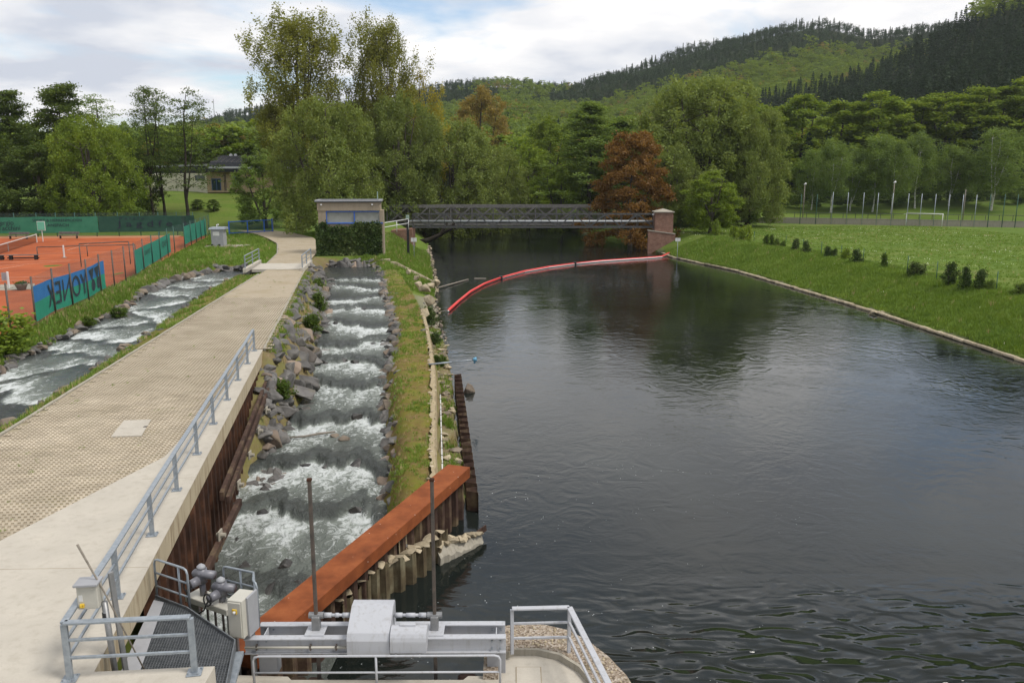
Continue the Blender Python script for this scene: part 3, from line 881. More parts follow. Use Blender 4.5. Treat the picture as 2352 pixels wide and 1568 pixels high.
# big blocks at the beam end and the small loose stones beside the pile wall
for (px, py, z, s) in [(600, 860, 3.0, 1.5), (640, 870, 2.7, 1.9), (690, 895, 1.7, 1.8), (650, 990, 1.3, 1.2), (612, 905, 2.6, 1.3), (668, 840, 2.6, 1.5), (700, 800, 2.2, 1.4), (640, 800, 3.0, 1.2), (620, 1005, 1.2, 1.4)]:
    x, y = spot(px, py, z); rocks_on(bank, [(x, y, z)], 'rock', s, s)
loose = []
for i in range(165):
    y = random.uniform(31.0, 40.8); x = float(road_R(y)) + .35 + random.random() ** 1.2 * (2.0 - .14 * abs(y - 38))
    loose.append((x, y, max(.4, gz(x, y) + .1)))
rocks_on(bank, loose, 'rock', .45, .95)

bank2 = bpy.data.objects.new('berm_rocks', None); COL.objects.link(bank2); tag(bank2, 'rocks lining the berm side of the fish ladder', kind='structure')
for i in range(210):
    y = 24 + 66 * (i + random.random()) / 210
    x = float(lad_R(y)) + random.uniform(-.15, .85)
    z = float(lad_z(y)) + .1 + max(0, x - float(lad_R(y))) * 1.1
    rocks_on(bank2, [(x, y, min(z, float(berm_z(y)) - .1))], 'rock' if random.random() < .85 else 'rockbrown', .7, 1.35, sink=.3)
for i in range(17):                          # head of the ladder below the house
    x = -20.3 + i * .36 + random.uniform(-.1, .1)
    rocks_on(bank2, [(x, 91.4 + random.uniform(-.3, .3), 2.95)], 'rock' if i % 5 else 'rockbrown', 1.1, 1.7)
    if i % 2: rocks_on(bank2, [(x, 91.9, 3.45)], 'rock', .8, 1.3)
bank3 = bpy.data.objects.new('stream_rocks', None); COL.objects.link(bank3); tag(bank3, 'rocks lining the fast side stream', kind='structure')
for i in range(120):
    y = 26 + 56 * (i + random.random()) / 120
    big = 1.0 + .9 * float(sstep(58, 76, np.array(y)))
    x = float(str_L(y)) + random.uniform(-.45, .25)
    rocks_on(bank3, [(x, y, float(str_z(y)) + .12 + random.uniform(0, .15))], 'rock' if random.random() < .75 else 'rockbrown', .4 * big, .85 * big)
for i in range(26):
    x = -30 + i * .27; y = 83.2 + random.uniform(-.4, .5)
    rocks_on(bank3, [(x, y, 3.6)], 'rock', .9, 1.6)
for i in range(95):
    y = 24 + 58 * ((i + random.random()) / 95) ** 1.2
    if 50 < y < 74 and random.random() < .6: continue
    x = float(str_R(y)) + random.uniform(-.15, .8)
    rocks_on(bank3, [(x, y, float(str_z(y)) + .08 + .1 * random.random())], 'rock' if random.random() < .6 else 'rockbrown', .35, .8)

# stones inside the ladder: dark wet sills at every step
sill = bpy.data.objects.new('ladder_sills', None); COL.objects.link(sill); tag(sill, 'wet dark boulders forming the fish ladder steps', kind='structure')
for (cy, cz) in CREST[2:]:
    n = random.randint(4, 6)
    for k in range(n):
        u = (k + random.uniform(.1, .9)) / n
        x = float(lad_L(cy)) + (float(lad_R(cy)) - float(lad_L(cy))) * u
        rocks_on(sill, [(x, cy + random.uniform(0, .6), cz + .06)], 'rockwet', .6, 1.1, sink=.22)
for (px, py, s, k) in [(650, 1302, 1.15, 'rockwet'), (560, 1310, .8, 'rockwet'), (545, 1240, .9, 'rockwet'), (760, 1140, 1.1, 'rockwet'), (700, 1155, .7, 'rockwet')]:
    x, y = spot(px, py, .15); rocks_on(sill, [(x, y, .12)], k, s, s)
for (px, py, s) in [(770, 1000, .55), (793, 1008, .62)]:
    x, y = spot(px, py, .85); rocks_on(sill, [(x, y, .9)], 'rockbrown', s, s)
bx, by = spot(700, 1005, .85); ex, ey = spot(770, 996, .85)
br = MB().tube([(bx - 1.2, by - .1, .86), (bx, by, .92), ((bx + ex) / 2, (by + ey) / 2, .96), (ex, ey, .95)], [.03, .05, .06, .04], 6)
single('driftwood_branch', br, M['wood'], 'thin driftwood branch caught on stones in the fish ladder', 'branch', smooth=True)

# ---------------------------------------------------------------- paved road
def band(fl, fr, y0, y1, n, z):
    mb = MB()
    for i in range(n + 1):
        y = y0 + (y1 - y0) * i / n
        mb.v += [(float(fl(y)), y, z), (float(fr(y)), y, z)]
    mb.f = [(2 * i, 2 * i + 1, 2 * i + 3, 2 * i + 2) for i in range(n)]
    return mb
road = struct('paved_road', band(lambda y: road_L(y) + .02, lambda y: road_R(y) - .02, 8, 78, 35, RZ - .034), M['joint'], False, 'road of open grid pavers beside the fish ladder')
slab_in = lerp_t([(6, -15.4), (18.9, -12.55), (25.05, -11.05), (33, -11.95), (41.4, -13.45)])   # inner edge of the concrete strip
def in_pav(x, y):
    lim = float(slab_in(y)) if y < 41.6 else float(road_R(y)) - .1
    return float(road_L(y)) + .2 < x < lim + .3
def paver_geo():
    mb = MB()
    Wd, Ht, nxh, nyh, w = .594, .394, 4, 2, .058
    px = Wd / nxh; py = Ht / nyh
    xs = [0]; ys = [0]
    for i in range(nxh): xs += [i * px + w / 2 + (.006 if i else .012), (i + 1) * px - w / 2]
    xs.append(Wd)
    for i in range(nyh): ys += [i * py + w / 2, (i + 1) * py - w / 2]
    ys.append(Ht)
    nxv, nyv = len(xs), len(ys)
    sk = .022
    def P(i, j, z):
        x = xs[i] - Wd / 2; y = ys[j] - Ht / 2
        if 0 < i < nxv - 1: x += sk * (1 if (j in (1, 3)) else -1 if (j in (2, 4)) else 0)
        return (x, y, z)
    top = [P(i, j, 0) for j in range(nyv) for i in range(nxv)]
    bot = [P(i, j, -.035) for j in range(nyv) for i in range(nxv)]
    mb.v = top + bot
    o = len(top)
    id_ = lambda i, j: j * nxv + i
    for j in range(nyv - 1):
        for i in range(nxv - 1):
            hole = i % 2 == 1 and j % 2 == 1
            c = [id_(i, j), id_(i + 1, j), id_(i + 1, j + 1), id_(i, j + 1)]
            if not hole: mb.f.append(tuple(c))
            else:
                for a, b in zip(c, c[1:] + c[:1]): mb.f.append((a, b, b + o, a + o))
    return mb
pg = paver_geo()
pav_me = mesh_of('paver', pg, M['paver'])
ang = math.atan(.15)
ca_, sa_ = math.cos(-ang), math.sin(-ang)
cells = []
for r in range(-10, 150):
    for c in range(-40, 40):
        lx = c * .6 + (.3 if r % 2 else 0); ly = r * .4
        # rows run along the road
        x = -12.5 + lx * math.cos(ang) - ly * math.sin(ang); y = 14 + lx * math.sin(ang) + ly * math.cos(ang)
        if 12.5 < y < 60 and in_pav(x, y): cells.append((x, y))
cells.sort(key=lambda p: p[0] ** 2 + p[1] ** 2)
vis = [c for c in cells if abs(c[0]) < .66 * (c[1] * .98 + 1.7)]
pvz = RZ - .012
for (x, y) in vis[:300]:
    link('paver', pav_me, road, (x, y, pvz + random.uniform(-.004, .004)), rz=ang + random.uniform(-.012, .012))
rest = vis[300:]
v0 = np.array(pg.v); f0 = pg.f
mb = MB()
for (x, y) in rest:
    a = ang + random.uniform(-.01, .01); c, s = math.cos(a), math.sin(a); dz = random.uniform(-.004, .004)
    o = len(mb.v)
    mb.v += [(x + p[0] * c - p[1] * s, y + p[0] * s + p[1] * c, pvz + p[2] + dz) for p in v0]
    mb.f += [tuple(i + o for i in f) for f in f0]
part('paver_field', mb, M['paver'], road, kind='stuff')
part('paver_sheet', band(lambda y: road_L(y) + .02, lambda y: road_R(y) - .05, 59.6, 77.2, 12, RZ - .012), M['paverfar'], road)
# far reach past the plates, turning to the blue gate
far = [(-24.6, 82.9), (-20.6, 83.4), (-22.4, 95), (-24.2, 106), (-28.3, 118), (-33.5, 127.5), (-38.4, 133.6), (-43.6, 128.6), (-38, 125), (-34.5, 117), (-30.2, 107), (-26.6, 94)]
mb = MB()
lf = lerp_t([(82.9, -24.6), (94, -26.6), (107, -30.2), (117, -34.5), (125, -38.5), (133, -44)])
rt = lerp_t([(82.9, -20.6), (95, -22.4), (106, -24.2), (118, -28.3), (127.5, -33.5), (133, -38.2)])
part('paver_sheet', band(lf, rt, 82.9, 133, 26, RZ - .012), M['paverfar'], road)
kb = MB().box((0, 0, 0), (.12, .98, .24), b=.012)
kme = mesh_of('kerb_stone', kb, M['concrete_old'])
for i in range(58):
    y = 16 + i * 1.01
    link('kerb_stone', kme, road, (float(road_L(y)) - .05, y, RZ - .09 + random.uniform(-.006, .006)), rz=math.atan(.11) + random.uniform(-.01, .01))
for i in range(36):
    y = 42.2 + i * 1.005
    link('kerb_stone', kme, road, (float(road_R(y)) + .03, y, RZ - .09 + random.uniform(-.006, .006)), rz=math.atan(.187) + random.uniform(-.01, .01))
for i in range(25):
    y = 83.5 + i * 1.0
    link('kerb_stone', kme, road, (float(lf(y)) - .05, y, RZ - .09), rz=math.atan(.2))
# cover plates at the culvert, sunk into a concrete frame
pl = thing('culvert_cover', 'two pale concrete cover plates across the road by the ivy-clad house', 'cover', (-22.2, 80.2, RZ))
for (x0, x1) in ((-24.5, -22.25), (-22.2, -20.0)):
    part('plate', MB().add([(x0, 77.6, RZ - .25), (x1, 77.9, RZ - .25), (x1 - .75, 83.2, RZ - .25), (x0 - .75, 82.9, RZ - .25), (x0, 77.6, RZ + .02), (x1, 77.9, RZ + .02), (x1 - .75, 83.2, RZ + .02), (x0 - .75, 82.9, RZ + .02)],
         [(3, 2, 1, 0), (4, 5, 6, 7), (0, 1, 5, 4), (1, 2, 6, 5), (2, 3, 7, 6), (3, 0, 4, 7)]), M['concrete'], pl)
part('side_beam', MB().bar((-24.75, 76.2, RZ + .05), (-25.7, 84.2, RZ + .05), .3, .4, bev=.02), M['concrete'], pl)
part('side_beam', MB().bar((-19.55, 76.6, RZ + .05), (-20.5, 84.2, RZ + .05), .3, .4, bev=.02), M['concrete'], pl)
# floor hatch in the pavers
hc = [spot(255, 1003, RZ), spot(285, 966, RZ), spot(347, 964, RZ), spot(325, 1001, RZ)]
ht = thing('floor_hatch', 'pale two-leaf metal hatch lying flush among the grid pavers', 'hatch', (hc[0][0], hc[0][1], RZ))
mid1 = ((hc[0][0] + hc[1][0]) / 2, (hc[0][1] + hc[1][1]) / 2); mid2 = ((hc[3][0] + hc[2][0]) / 2, (hc[3][1] + hc[2][1]) / 2)
def sh_in(a, b, k): return (a[0] + (b[0] - a[0]) * k, a[1] + (b[1] - a[1]) * k)
part('leaf', MB().prism([hc[0], hc[3], sh_in(mid2, hc[3], .01), sh_in(mid1, hc[0], .01)], RZ - .05, RZ + .022), M['concrete'], ht)
part('leaf', MB().prism([sh_in(mid1, hc[1], .01), sh_in(mid2, hc[2], .01), hc[2], hc[1]], RZ - .05, RZ + .02), M['concrete'], ht)
part('hinge', MB().box((mid2[0] - .06, mid2[1] + .05, RZ + .025), (.1, .12, .02)), M['darksteel'], ht)

# ---------------------------------------------------------------- concrete walkway slab and edge beam
wk = struct('concrete_walkway', MB().prism([(-15.4, 6), (-6.2, 6), (-5.42, 13.0), (-5.43, 13.62), (-7.55, 13.45), (float(road_R(41.4)), 41.4), (-13.45, 41.5), (-11.95, 33), (-11.05, 25.05), (-12.55, 18.9)], RZ - .62, RZ), M['concrete'], False, 'pale concrete slab and edge beam of the walkway')
fx = MB()
fx.add([(-7.547, 13.46, RZ - .005), (float(road_R(41.4)) + .003, 41.4, RZ - .005), (float(road_R(41.4)) + .003, 41.4, RZ - .62), (-7.547, 13.46, RZ - .62)], [(3, 2, 1, 0)])
fx.add([(-7.557, 13.453, RZ - .004), (-5.43, 13.623, RZ - .004), (-5.43, 13.623, RZ - .9), (-7.557, 13.453, RZ - .9)], [(0, 1, 2, 3)])
part('beam_face', fx, M['concrete_face'], wk)
# shutter joints
for y in (17.5, 23.2, 29, 35):
    part('joint', MB().bar((float(road_R(y)) - .02, y, RZ + .001), (float(slab_in(y)) + .6, y - .12, RZ + .001), .012, .004), M['joint'], wk)

# sheet piling below the walkway beam
def pile_unit(w, d, h, th=.012):
    prof = [(0, 0), (w * .16, 0), (w * .34, -d), (w * .66, -d), (w * .84, 0), (w, 0)]
    mb = MB()
    n = len(prof)
    mb.v = [(x, y, 0) for x, y in prof] + [(x, y, -h) for x, y in prof] + [(x, y + th, 0) for x, y in prof] + [(x, y + th, -h) for x, y in prof]
    for i in range(n - 1):
        mb.f += [(i, i + n, i + n + 1, i + 1), (2 * n + i, 2 * n + i + 1, 3 * n + i + 1, 3 * n + i), (i, i + 1, 2 * n + i + 1, 2 * n + i)]
    return mb
def pile_row(parent, a, b, ztop, h, mat, w=.6, d=.22, jag=0.0, side=1):
    a = Vector(a); b = Vector(b); L_ = (b - a).length; n = max(1, int(round(L_ / w)))
    me = mesh_of('sheet_pile', pile_unit(L_ / n, d * side, h), mat)
    ag = math.atan2((b - a).y, (b - a).x)
    for i in range(n):
        p = a + (b - a) * i / n
        link('sheet_pile', me, parent, (p.x - parent.location.x, p.y - parent.location.y, ztop + random.uniform(-jag, jag) - parent.location.z), rz=ag)
spw = thing('sheet_pile_wall', 'rusty sheet pile wall below the concrete walkway beam', 'pile wall', (-9.5, 24, 0))
pile_row(spw, (float(road_R(17.7)) - .28, 17.7), (float(road_R(40.6)) - .33, 40.6), RZ - .64, 4.6, M['rustpile'], .75, .3)
e0 = (float(road_R(18.5)) + .45, 18.5, 2.35); e1 = (float(road_R(27)) + .45, 27, 2.35)
part('waling_beam', MB().bar((float(road_R(24.8)) + .42, 24.8, 2.75), (float(road_R(40.6)) + .36, 40.6, 2.85), .14, .3, bev=.01), M['rustdark'], spw)
part('waling_beam', MB().bar((float(road_R(24.8)) + .6, 24.8, 2.62), (float(road_R(40.6)) + .52, 40.6, 2.72), .12, .26, bev=.01), M['rustdark'], spw)
part('strut', MB().bar((float(road_R(24.5)) + .85, 25.0, 2.5), (float(road_R(20)) + .35, 21.0, 2.1), .16, .24, bev=.01), M['rustdark'], spw)
for y in (22.5, 26.5, 29.5, 32.5, 35.5, 38.5):
    x = float(road_R(y)) + .72
    part('anchor_plate', MB().box((x, y, 2.5), (.05, .3, .3), b=.01).tube([(x - .1, y, 2.5), (x + .16, y, 2.5)], .07, 8), M['concrete_old'], spw)

# ---------------------------------------------------------------- railings
def rail_run(root, posts, z0, mat, hgt=1.1, flat=True, rails=(.42, .76), base=True, pw=.085):
    for i, p in enumerate(posts):
        o = part('post', MB().bar((p[0], p[1], z0), (p[0], p[1], z0 + hgt - .02), pw, pw * 1.25, up=(1, .2, 0), bev=.006), mat, root)
        if base:
            pb = MB().box((p[0], p[1], z0 + .012), (.26, .26, .024), rz=.18, b=.004)
            for dx in (-.09, .09):
                for dy in (-.09, .09): pb.cyl((p[0] + dx, p[1] + dy, z0 + .02), .014, .035, 6)
            part('base_plate', pb, mat, o)
    for a, b in zip(posts[:-1], posts[1:]):
        if flat: part('handrail', MB().bar((a[0], a[1], z0 + hgt), (b[0], b[1], z0 + hgt), .13, .045, bev=.008), mat, root)
        else: part('handrail', MB().tube([(a[0], a[1], z0 + hgt), (b[0], b[1], z0 + hgt)], .024, 10), mat, root, True)
        for r in rails:
            if flat: part('rail', MB().bar((a[0], a[1], z0 + r), (b[0], b[1], z0 + r), .05, .05, bev=.006), mat, root)
            else: part('rail', MB().tube([(a[0], a[1], z0 + r), (b[0], b[1], z0 + r)], .02, 8), mat, root, True)
wr = thing('walkway_railing', 'long galvanised railing along the edge of the concrete walkway', 'railing', (-7.86, 13.27, RZ))
wp = [(-5.72, 13.42), (-7.86, 13.22), (-8.37, 16.14), (-8.96, 19.22), (-9.53, 22.2), (-10.11, 25.3), (-10.74, 28.56), (-11.33, 31.78), (-11.94, 34.98), (-12.53, 38.19), (-13.1, 41.1)]
rail_run(wr, wp, RZ, M['galv'])
for nm, ps, lab in (('culvert_railing', [spot(580, 620, RZ), spot(592, 606, RZ), spot(609, 596, RZ)], 'short galvanised railing left of the road cover plates'),
                    ('culvert_railing', [(-19.55, 76.9), (-20.0, 80.4), (-20.4, 83.9)], 'short galvanised railing right of the road cover plates')):
    if 'left' in lab: ps = [(-24.75, 76.5), (-25.2, 80.2), (-25.7, 84.0)]
    r = thing(nm, lab, 'railing', (ps[0][0], ps[0][1], RZ), group='railings at the culvert')
    rail_run(r, ps, RZ + .25, M['galv'], 1.15, base=False)

# ---------------------------------------------------------------- grating platform beside the walkway
GZ_ = 3.32
gp = thing('grating_platform', 'grey steel grating platform beside the concrete walkway', 'platform', (-6.8, 15.5, GZ_))
gpoly = [(-8.15, 17.35), (-7.2, 16.8), (-5.72, 15.5), (-5.32, 13.66), (-7.42, 13.5)]
def in_poly(x, y, poly):
    c = False; n = len(poly)
    for i in range(n):
        x1, y1 = poly[i]; x2, y2 = poly[(i + 1) % n]
        if (y1 > y) != (y2 > y) and x < (x2 - x1) * (y - y1) / (y2 - y1) + x1: c = not c
    return c
def clip_line(p, d, poly):
    ts = []
    n = len(poly)
    for i in range(n):
        a = poly[i]; b = poly[(i + 1) % n]
        ex, ey = b[0] - a[0], b[1] - a[1]
        den = d[0] * ey - d[1] * ex
        if abs(den) < 1e-9: continue
        t = ((a[0] - p[0]) * ey - (a[1] - p[1]) * ex) / den
        u = ((a[0] - p[0]) * d[1] - (a[1] - p[1]) * d[0]) / den
        if 0 <= u <= 1: ts.append(t)
    ts.sort()
    return (ts[0], ts[-1]) if len(ts) >= 2 else None
gb = MB()
for dirv, st, hh in (((1, .08), .055, .03), ((-.19, 1), .055, .022)):
    nrm = (-dirv[1], dirv[0]); ln = math.hypot(*nrm); nrm = (nrm[0] / ln, nrm[1] / ln)
    for k in range(-60, 60):
        p = (-6.8 + nrm[0] * k * st, 15.3 + nrm[1] * k * st)
        c = clip_line(p, dirv, gpoly)
        if c and c[1] - c[0] > .05:
            gb.bar((p[0] + dirv[0] * c[0], p[1] + dirv[1] * c[0], GZ_), (p[0] + dirv[0] * c[1], p[1] + dirv[1] * c[1], GZ_), .009, hh)
part('grating', gb, M['grate'], gp, kind='stuff')
for a, b in zip(gpoly, gpoly[1:]):
    part('edge_channel', MB().bar((a[0], a[1], GZ_ - .03), (b[0], b[1], GZ_ - .03), .03, .22, bev=.006), M['grate'], gp)
part('cover_strip', MB().add([(-8.12, 17.2, GZ_ + .03), (-7.85, 17.1, GZ_ + .03), (-7.02, 13.6, GZ_ + .03), (-7.42, 13.57, GZ_ + .03)], [(3, 2, 1, 0)]), M['paintgrey2'], gp)
for k in (14.4, 15.6):
    c = clip_line((-6.8, k), (1, .08), gpoly)
    part('support_beam', MB().bar((-6.8 + c[0], k + .08 * c[0], GZ_ - .12), (-6.8 + c[1], k + .08 * c[1], GZ_ - .12), .1, .14), M['darksteel'], gp)
part('trough', MB().bar((-5.62, 15.45, GZ_ - .2), (-5.28, 13.2, GZ_ - .3), .16, .08), M['galv'], gp)

def tube_rail(name, label, pts, z0, hgt, rails, mat, r=.026, posts=None, group=None):
    o = thing(name, label, 'railing', (pts[0][0], pts[0][1], z0), group=group)
    P0 = Vector((*pts[0], z0)); P1 = Vector((*pts[-1], z0))
    d = (P1 - P0).normalized() * .12
    up = Vector((0, 0, hgt))
    path = [P0, P0 + up * .88, P0 + up * .97 + d * .3, P0 + up + d] + [Vector((*p, z0 + hgt)) for p in pts[1:-1]] + [P1 + up - d, P1 + up * .97 - d * .3, P1 + up * .88, P1]
    part('handrail', MB().tube(path, r, 10), mat, o, True)
    for q in rails: part('rail', MB().tube([P0 + Vector((0, 0, q))] + [Vector((*p, z0 + q)) for p in pts[1:-1]] + [P1 + Vector((0, 0, q))], r * .85, 8), mat, o, True)
    for p in (posts or []): part('post', MB().tube([(p[0], p[1], z0), (p[0], p[1], z0 + hgt)], r, 8), mat, o, True)
    return o
tube_rail('platform_railing', 'small tubular railing between the concrete beam and the gate actuators', [(-8.12, 17.38), (-7.17, 16.86)], GZ_ - .05, 1.0, (.33, .66), M['galv'], posts=[(-7.42, 17.0)])
tube_rail('platform_railing', 'small tubular railing behind the beige cabinet, ending at the rust beam', [(-6.55, 17.35), (-5.75, 17.0), (-5.55, 16.55)], GZ_ - .25, 1.05, (.35, .7), M['galv'], posts=[(-6.1, 17.15), (-5.75, 17.0)])

# ---------------------------------------------------------------- control boxes
gc = thing('control_box', 'small grey control box on a post at the walkway railing corner', 'control box', (-7.55, 13.9, RZ))
part('post', MB().tube([(-7.42, 13.95, GZ_), (-7.5, 13.95, 5.1)], .055, 12), M['galv2'], gc, True)
part('collar', MB().cyl((-7.5, 13.95, 4.75), .06, .14, 12), M['black'], gc, True)
part('housing', MB().box((-7.72, 13.9, 5.28), (.36, .26, .46), rz=.12, b=.012), M['cabinet'], gc)
part('roof', MB().box((-7.72, 13.88, 5.53), (.42, .34, .05), rz=.12, b=.01), M['paintgrey2'], gc)
part('label_plate', MB().box((-7.82, 13.757, 5.27), (.07, .01, .12), rz=.12), M['white'], gc)
part('switch', MB().box((-7.80, 13.745, 5.13), (.08, .05, .08), rz=.12, b=.01).cyl((-7.80, 13.70, 5.12), .02, .04, 8), M['yellow'], gc)
part('side_channel', MB().bar((-7.27, 14.05, GZ_), (-7.42, 14.12, 5.6), .10, .05, bev=.006), M['galv2'], gc)
single('signal_rod', MB().tube([(-6.78, 14.0, GZ_ + .02), (-7.45, 13.93, 5.25), (-7.85, 13.9, 6.25)], [.014, .014, .022], 8), M['wood'], 'thin rod leaning against the small grey control box', 'rod', smooth=True)

bc = thing('control_cabinet', 'beige control cabinet with yellow switch beside the grating platform', 'cabinet', (-5.75, 15.95, GZ_))
part('housing', MB().box((-5.74, 16.06, 3.66), (.34, .5, .86), rz=-.22, b=.012), M['cabinet'], bc)
part('door', MB().box((-5.80, 15.805, 3.66), (.29, .03, .78), rz=-.22, b=.006), M['cabinet'], bc)
part('switch', MB().box((-5.79, 15.78, 3.86), (.11, .03, .11), rz=-.22, b=.008), M['yellow'], bc)
part('knob', MB().cyl((-5.79, 15.75, 3.83), .03, .05, 10), M['white'], bc, True)
part('back_panel', MB().box((-5.53, 16.12, 3.64), (.05, .40, .9), rz=-.22, b=.006), M['paintgrey2'], bc)
part('leg', MB().bar((-5.6, 16.2, 1.2), (-5.6, 16.2, 3.3), .1, .1), M['galv2'], bc)

# ---------------------------------------------------------------- slide gate with electric actuators
ga = thing('slide_gate', 'slide gate with two grey electric actuators beside the fish ladder outlet', 'gate', (-7.0, 17.4, 2.0))
yaw = -.5
part('head_beam', MB().box((-6.85, 17.35, 3.22), (1.35, .42, .16), rz=yaw, b=.015), M['cabinet'], ga)
def gl(u, w, z):                              # gate-local to world
    return (-6.85 + u * math.cos(yaw) - w * math.sin(yaw), 17.35 + u * math.sin(yaw) + w * math.cos(yaw), z)
for u in (-.6, .6):
    part('side_frame', MB().bar(gl(u, 0, .2), gl(u, 0, 3.15), .12, .2), M['galv2'], ga)
for u in (-.25, 0, .25):
    part('spindle', MB().tube([gl(u, .05, .6), gl(u, .05, 3.4)], .03, 8), M['darksteel'], ga, True)
part('gate_leaf', MB().box(gl(0, .05, 1.0), (1.1, .06, 1.4), rz=yaw), M['galv2'], ga)
part('cross_bar', MB().bar(gl(-.6, -.05, 2.5), gl(.6, -.05, 2.5), .06, .06), M['galv2'], ga)
for k, (u, zb) in enumerate(((-.32, 3.62), (.30, 3.45))):
    ac = part('actuator', MB().cyl(gl(u, .02, 3.3), .07, zb - 3.3, 12).tube([gl(u - .02, .02, zb), gl(u + .02, .02, zb + .34)], [.13, .115], 14), M['actuator'], ga, True)
    part('motor', MB().tube([gl(u - .14, -.05, zb + .22), gl(u + .34, .10, zb + .22)], .10, 14).tube([gl(u - .19, -.06, zb + .22), gl(u - .14, -.05, zb + .22)], [.05, .10], 14), M['actuator'], ac, True)
    part('terminal_box', MB().tube([gl(u + .02, -.1, zb + .1), gl(u - .02, -.34, zb + .06)], [.11, .10], 14), M['actuator'], ac, True)
    part('hand_wheel', MB().tube([gl(u - .03 + .15 * math.cos(a) * .8, -.36 + .02 * math.sin(a), zb + .06 + .13 * math.sin(a)) for a in np.linspace(0, 2 * math.pi, 17)], .018, 6), M['black'], ac, True)
    part('dome', MB().tube([gl(u, .02, zb + .34), gl(u, .02, zb + .40), gl(u, .02, zb + .45)], [.105, .095, .03], 14), M['paintgrey2'], ac, True)
part('cable', MB().tube([gl(-.55, -.25, 3.5), gl(-.4, -.32, 3.15), gl(-.1, -.36, 3.05), gl(.1, -.34, 3.2), gl(.18, -.25, 3.45)], .018, 6), M['black'], ga, True)
part('cable', MB().tube([gl(-.85, -.2, 3.4), gl(-.7, -.25, 3.3), gl(-.5, -.2, 3.38)], .012, 6), M['yellow'], ga, True)

# ---------------------------------------------------------------- weir deck and pier head
DZ = 2.15
deck = struct('weir_deck', MB().prism([(-6.4, 9), (3.2, 9), (2.5, 15.2), (1.6, 15.98), (-.62, 15.98), (-.62, 16.12), (-.95, 16.12), (-1.05, 15.98), (-4.75, 15.98), (-4.85, 16.1), (-5.95, 16.15), (-6.4, 14)], -1.5, DZ), M['concrete'], False, 'pale concrete deck of the weir')
part('access_hatch', MB().box((.36, 16.05, DZ + .008), (.56, .79, .008)), M['joint'], deck)
part('access_hatch', MB().box((.36, 16.05, DZ + .012), (.52, .75, .012), b=.004), M['concrete'], deck)
pier = thing('concrete_pier', 'rounded concrete pier head with rough pebbly top beside the gate hoist', 'pier', (.8, 16.8, 0))
outer = [(-.62, 15.99), (-.62, 17.5), (-.3, 17.85), (.25, 17.98), (.8, 17.92), (1.3, 17.7), (1.75, 17.25), (2.15, 16.6), (2.45, 15.9), (2.65, 15.0), (2.75, 13.5), (2.75, 10.0)]
inner = [(-.3, 16.65), (.1, 16.95), (.6, 16.95), (1.1, 16.75), (1.5, 16.3), (1.75, 15.7), (1.9, 15.0), (1.95, 13.5), (1.95, 10.0)]
part('ring', MB().prism(outer + inner[::-1] + [(-.3, 15.99)], -1.5, DZ + .16), M['aggregate'], pier)
part('lip', MB().prism([(p[0] - .002, p[1] - .004) for p in inner] + [(p[0] - .05, p[1] - .07) for p in inner[::-1]], DZ - .1, DZ + .158), M['concrete_old'], pier)
part('inner_deck', MB().prism([(-.62, 15.985)] + [(-.32, 15.985), (-.32, 16.6)] + [(p[0] - .04, p[1] - .06) for p in inner[1:]], 1.0, DZ + .003), M['concrete'], pier)
peb = MB()
for k in range(420):
    x = random.uniform(-.6, 2.7); y = random.uniform(14.5, 17.95)
    if in_poly(x, y, outer + inner[::-1]):
        s = random.uniform(.015, .045)
        peb.box((x, y, DZ + .16 + s * .2), (s * 1.6, s * 1.2, s), rz=random.uniform(0, 3), b=s * .3)
part('pebbles', peb, M['rockpale'], pier, kind='stuff')
prl = thing('pier_railing', 'grey painted railing round the rounded pier head', 'railing', (.04, 16.97, DZ))
rail_run(prl, [spot(1176, 1397, 3.41), spot(1308, 1394, 3.41), spot(1397, 1568, 3.41), spot(1450, 1660, 3.41)], DZ + .16, M['paintgrey'], 1.1, True, (.38, .74), False, .06)
lowr = tube_rail('deck_railing', 'low grey tubular railing along the front of the gate hoist', [(-5.42, 15.62), (-.25, 15.66)], DZ, .78, (.40,), M['paintgrey'], .026, posts=[(-2.85, 15.64)])

# ---------------------------------------------------------------- gate hoist
gh = thing('gate_hoist', 'light grey motorised gate hoist with two tall dark spindles', 'gate hoist', (-2.9, 16.4, DZ))
HZ = 3.08
def ibeam(a, b, w, h, tf=.03, tw=.02):
    mb = MB()
    a = Vector(a); b = Vector(b)
    up = Vector((0, 0, 1))
    mb.bar(a, b, w, tf, bev=.004); mb.bar(a - up * (h - tf), b - up * (h - tf), w, tf, bev=.004); mb.bar(a - up * (h / 2 - tf / 2), b - up * (h / 2 - tf / 2), tw, h - 2 * tf - .002)
    return mb
part('main_beam', ibeam((-5.72, 16.08, HZ), (-.13, 16.13, HZ), .17, .36), M['paintgrey'], gh)
part('main_beam', ibeam((-5.55, 16.62, HZ), (-.15, 16.66, HZ), .17, .36), M['paintgrey'], gh)
for x in (-5.35, -.34):
    part('end_plate', MB().box((x, 16.36, HZ - .17), (.02, .36, .3)), M['paintgrey'], gh)
    part('column', MB().box((x + (.05 if x < -3 else 0), 16.37, DZ + .33), (.40, .30, .66 + .05), b=.008), M['paintgrey2'], gh)
    for dx in (-.09, .09):
        for (by_, dz) in ((16.06, -.08), (16.06, -.25), (16.59, -.12)):
            part('bolt', MB().tube([(x + dx, by_ + .04, HZ + dz), (x + dx, by_, HZ + dz)], .02, 8), M['galv'], gh)
part('conduit', MB().tube([(-5.7, 15.98, HZ - .17), (-3.4, 16.0, HZ - .17)], .026, 10), M['cabinet'], gh, True)
for x in (-5.45, -4.3, -3.75): part('conduit_clip', MB().box((x, 16.0, HZ - .17), (.03, .08, .12)), M['darksteel'], gh)
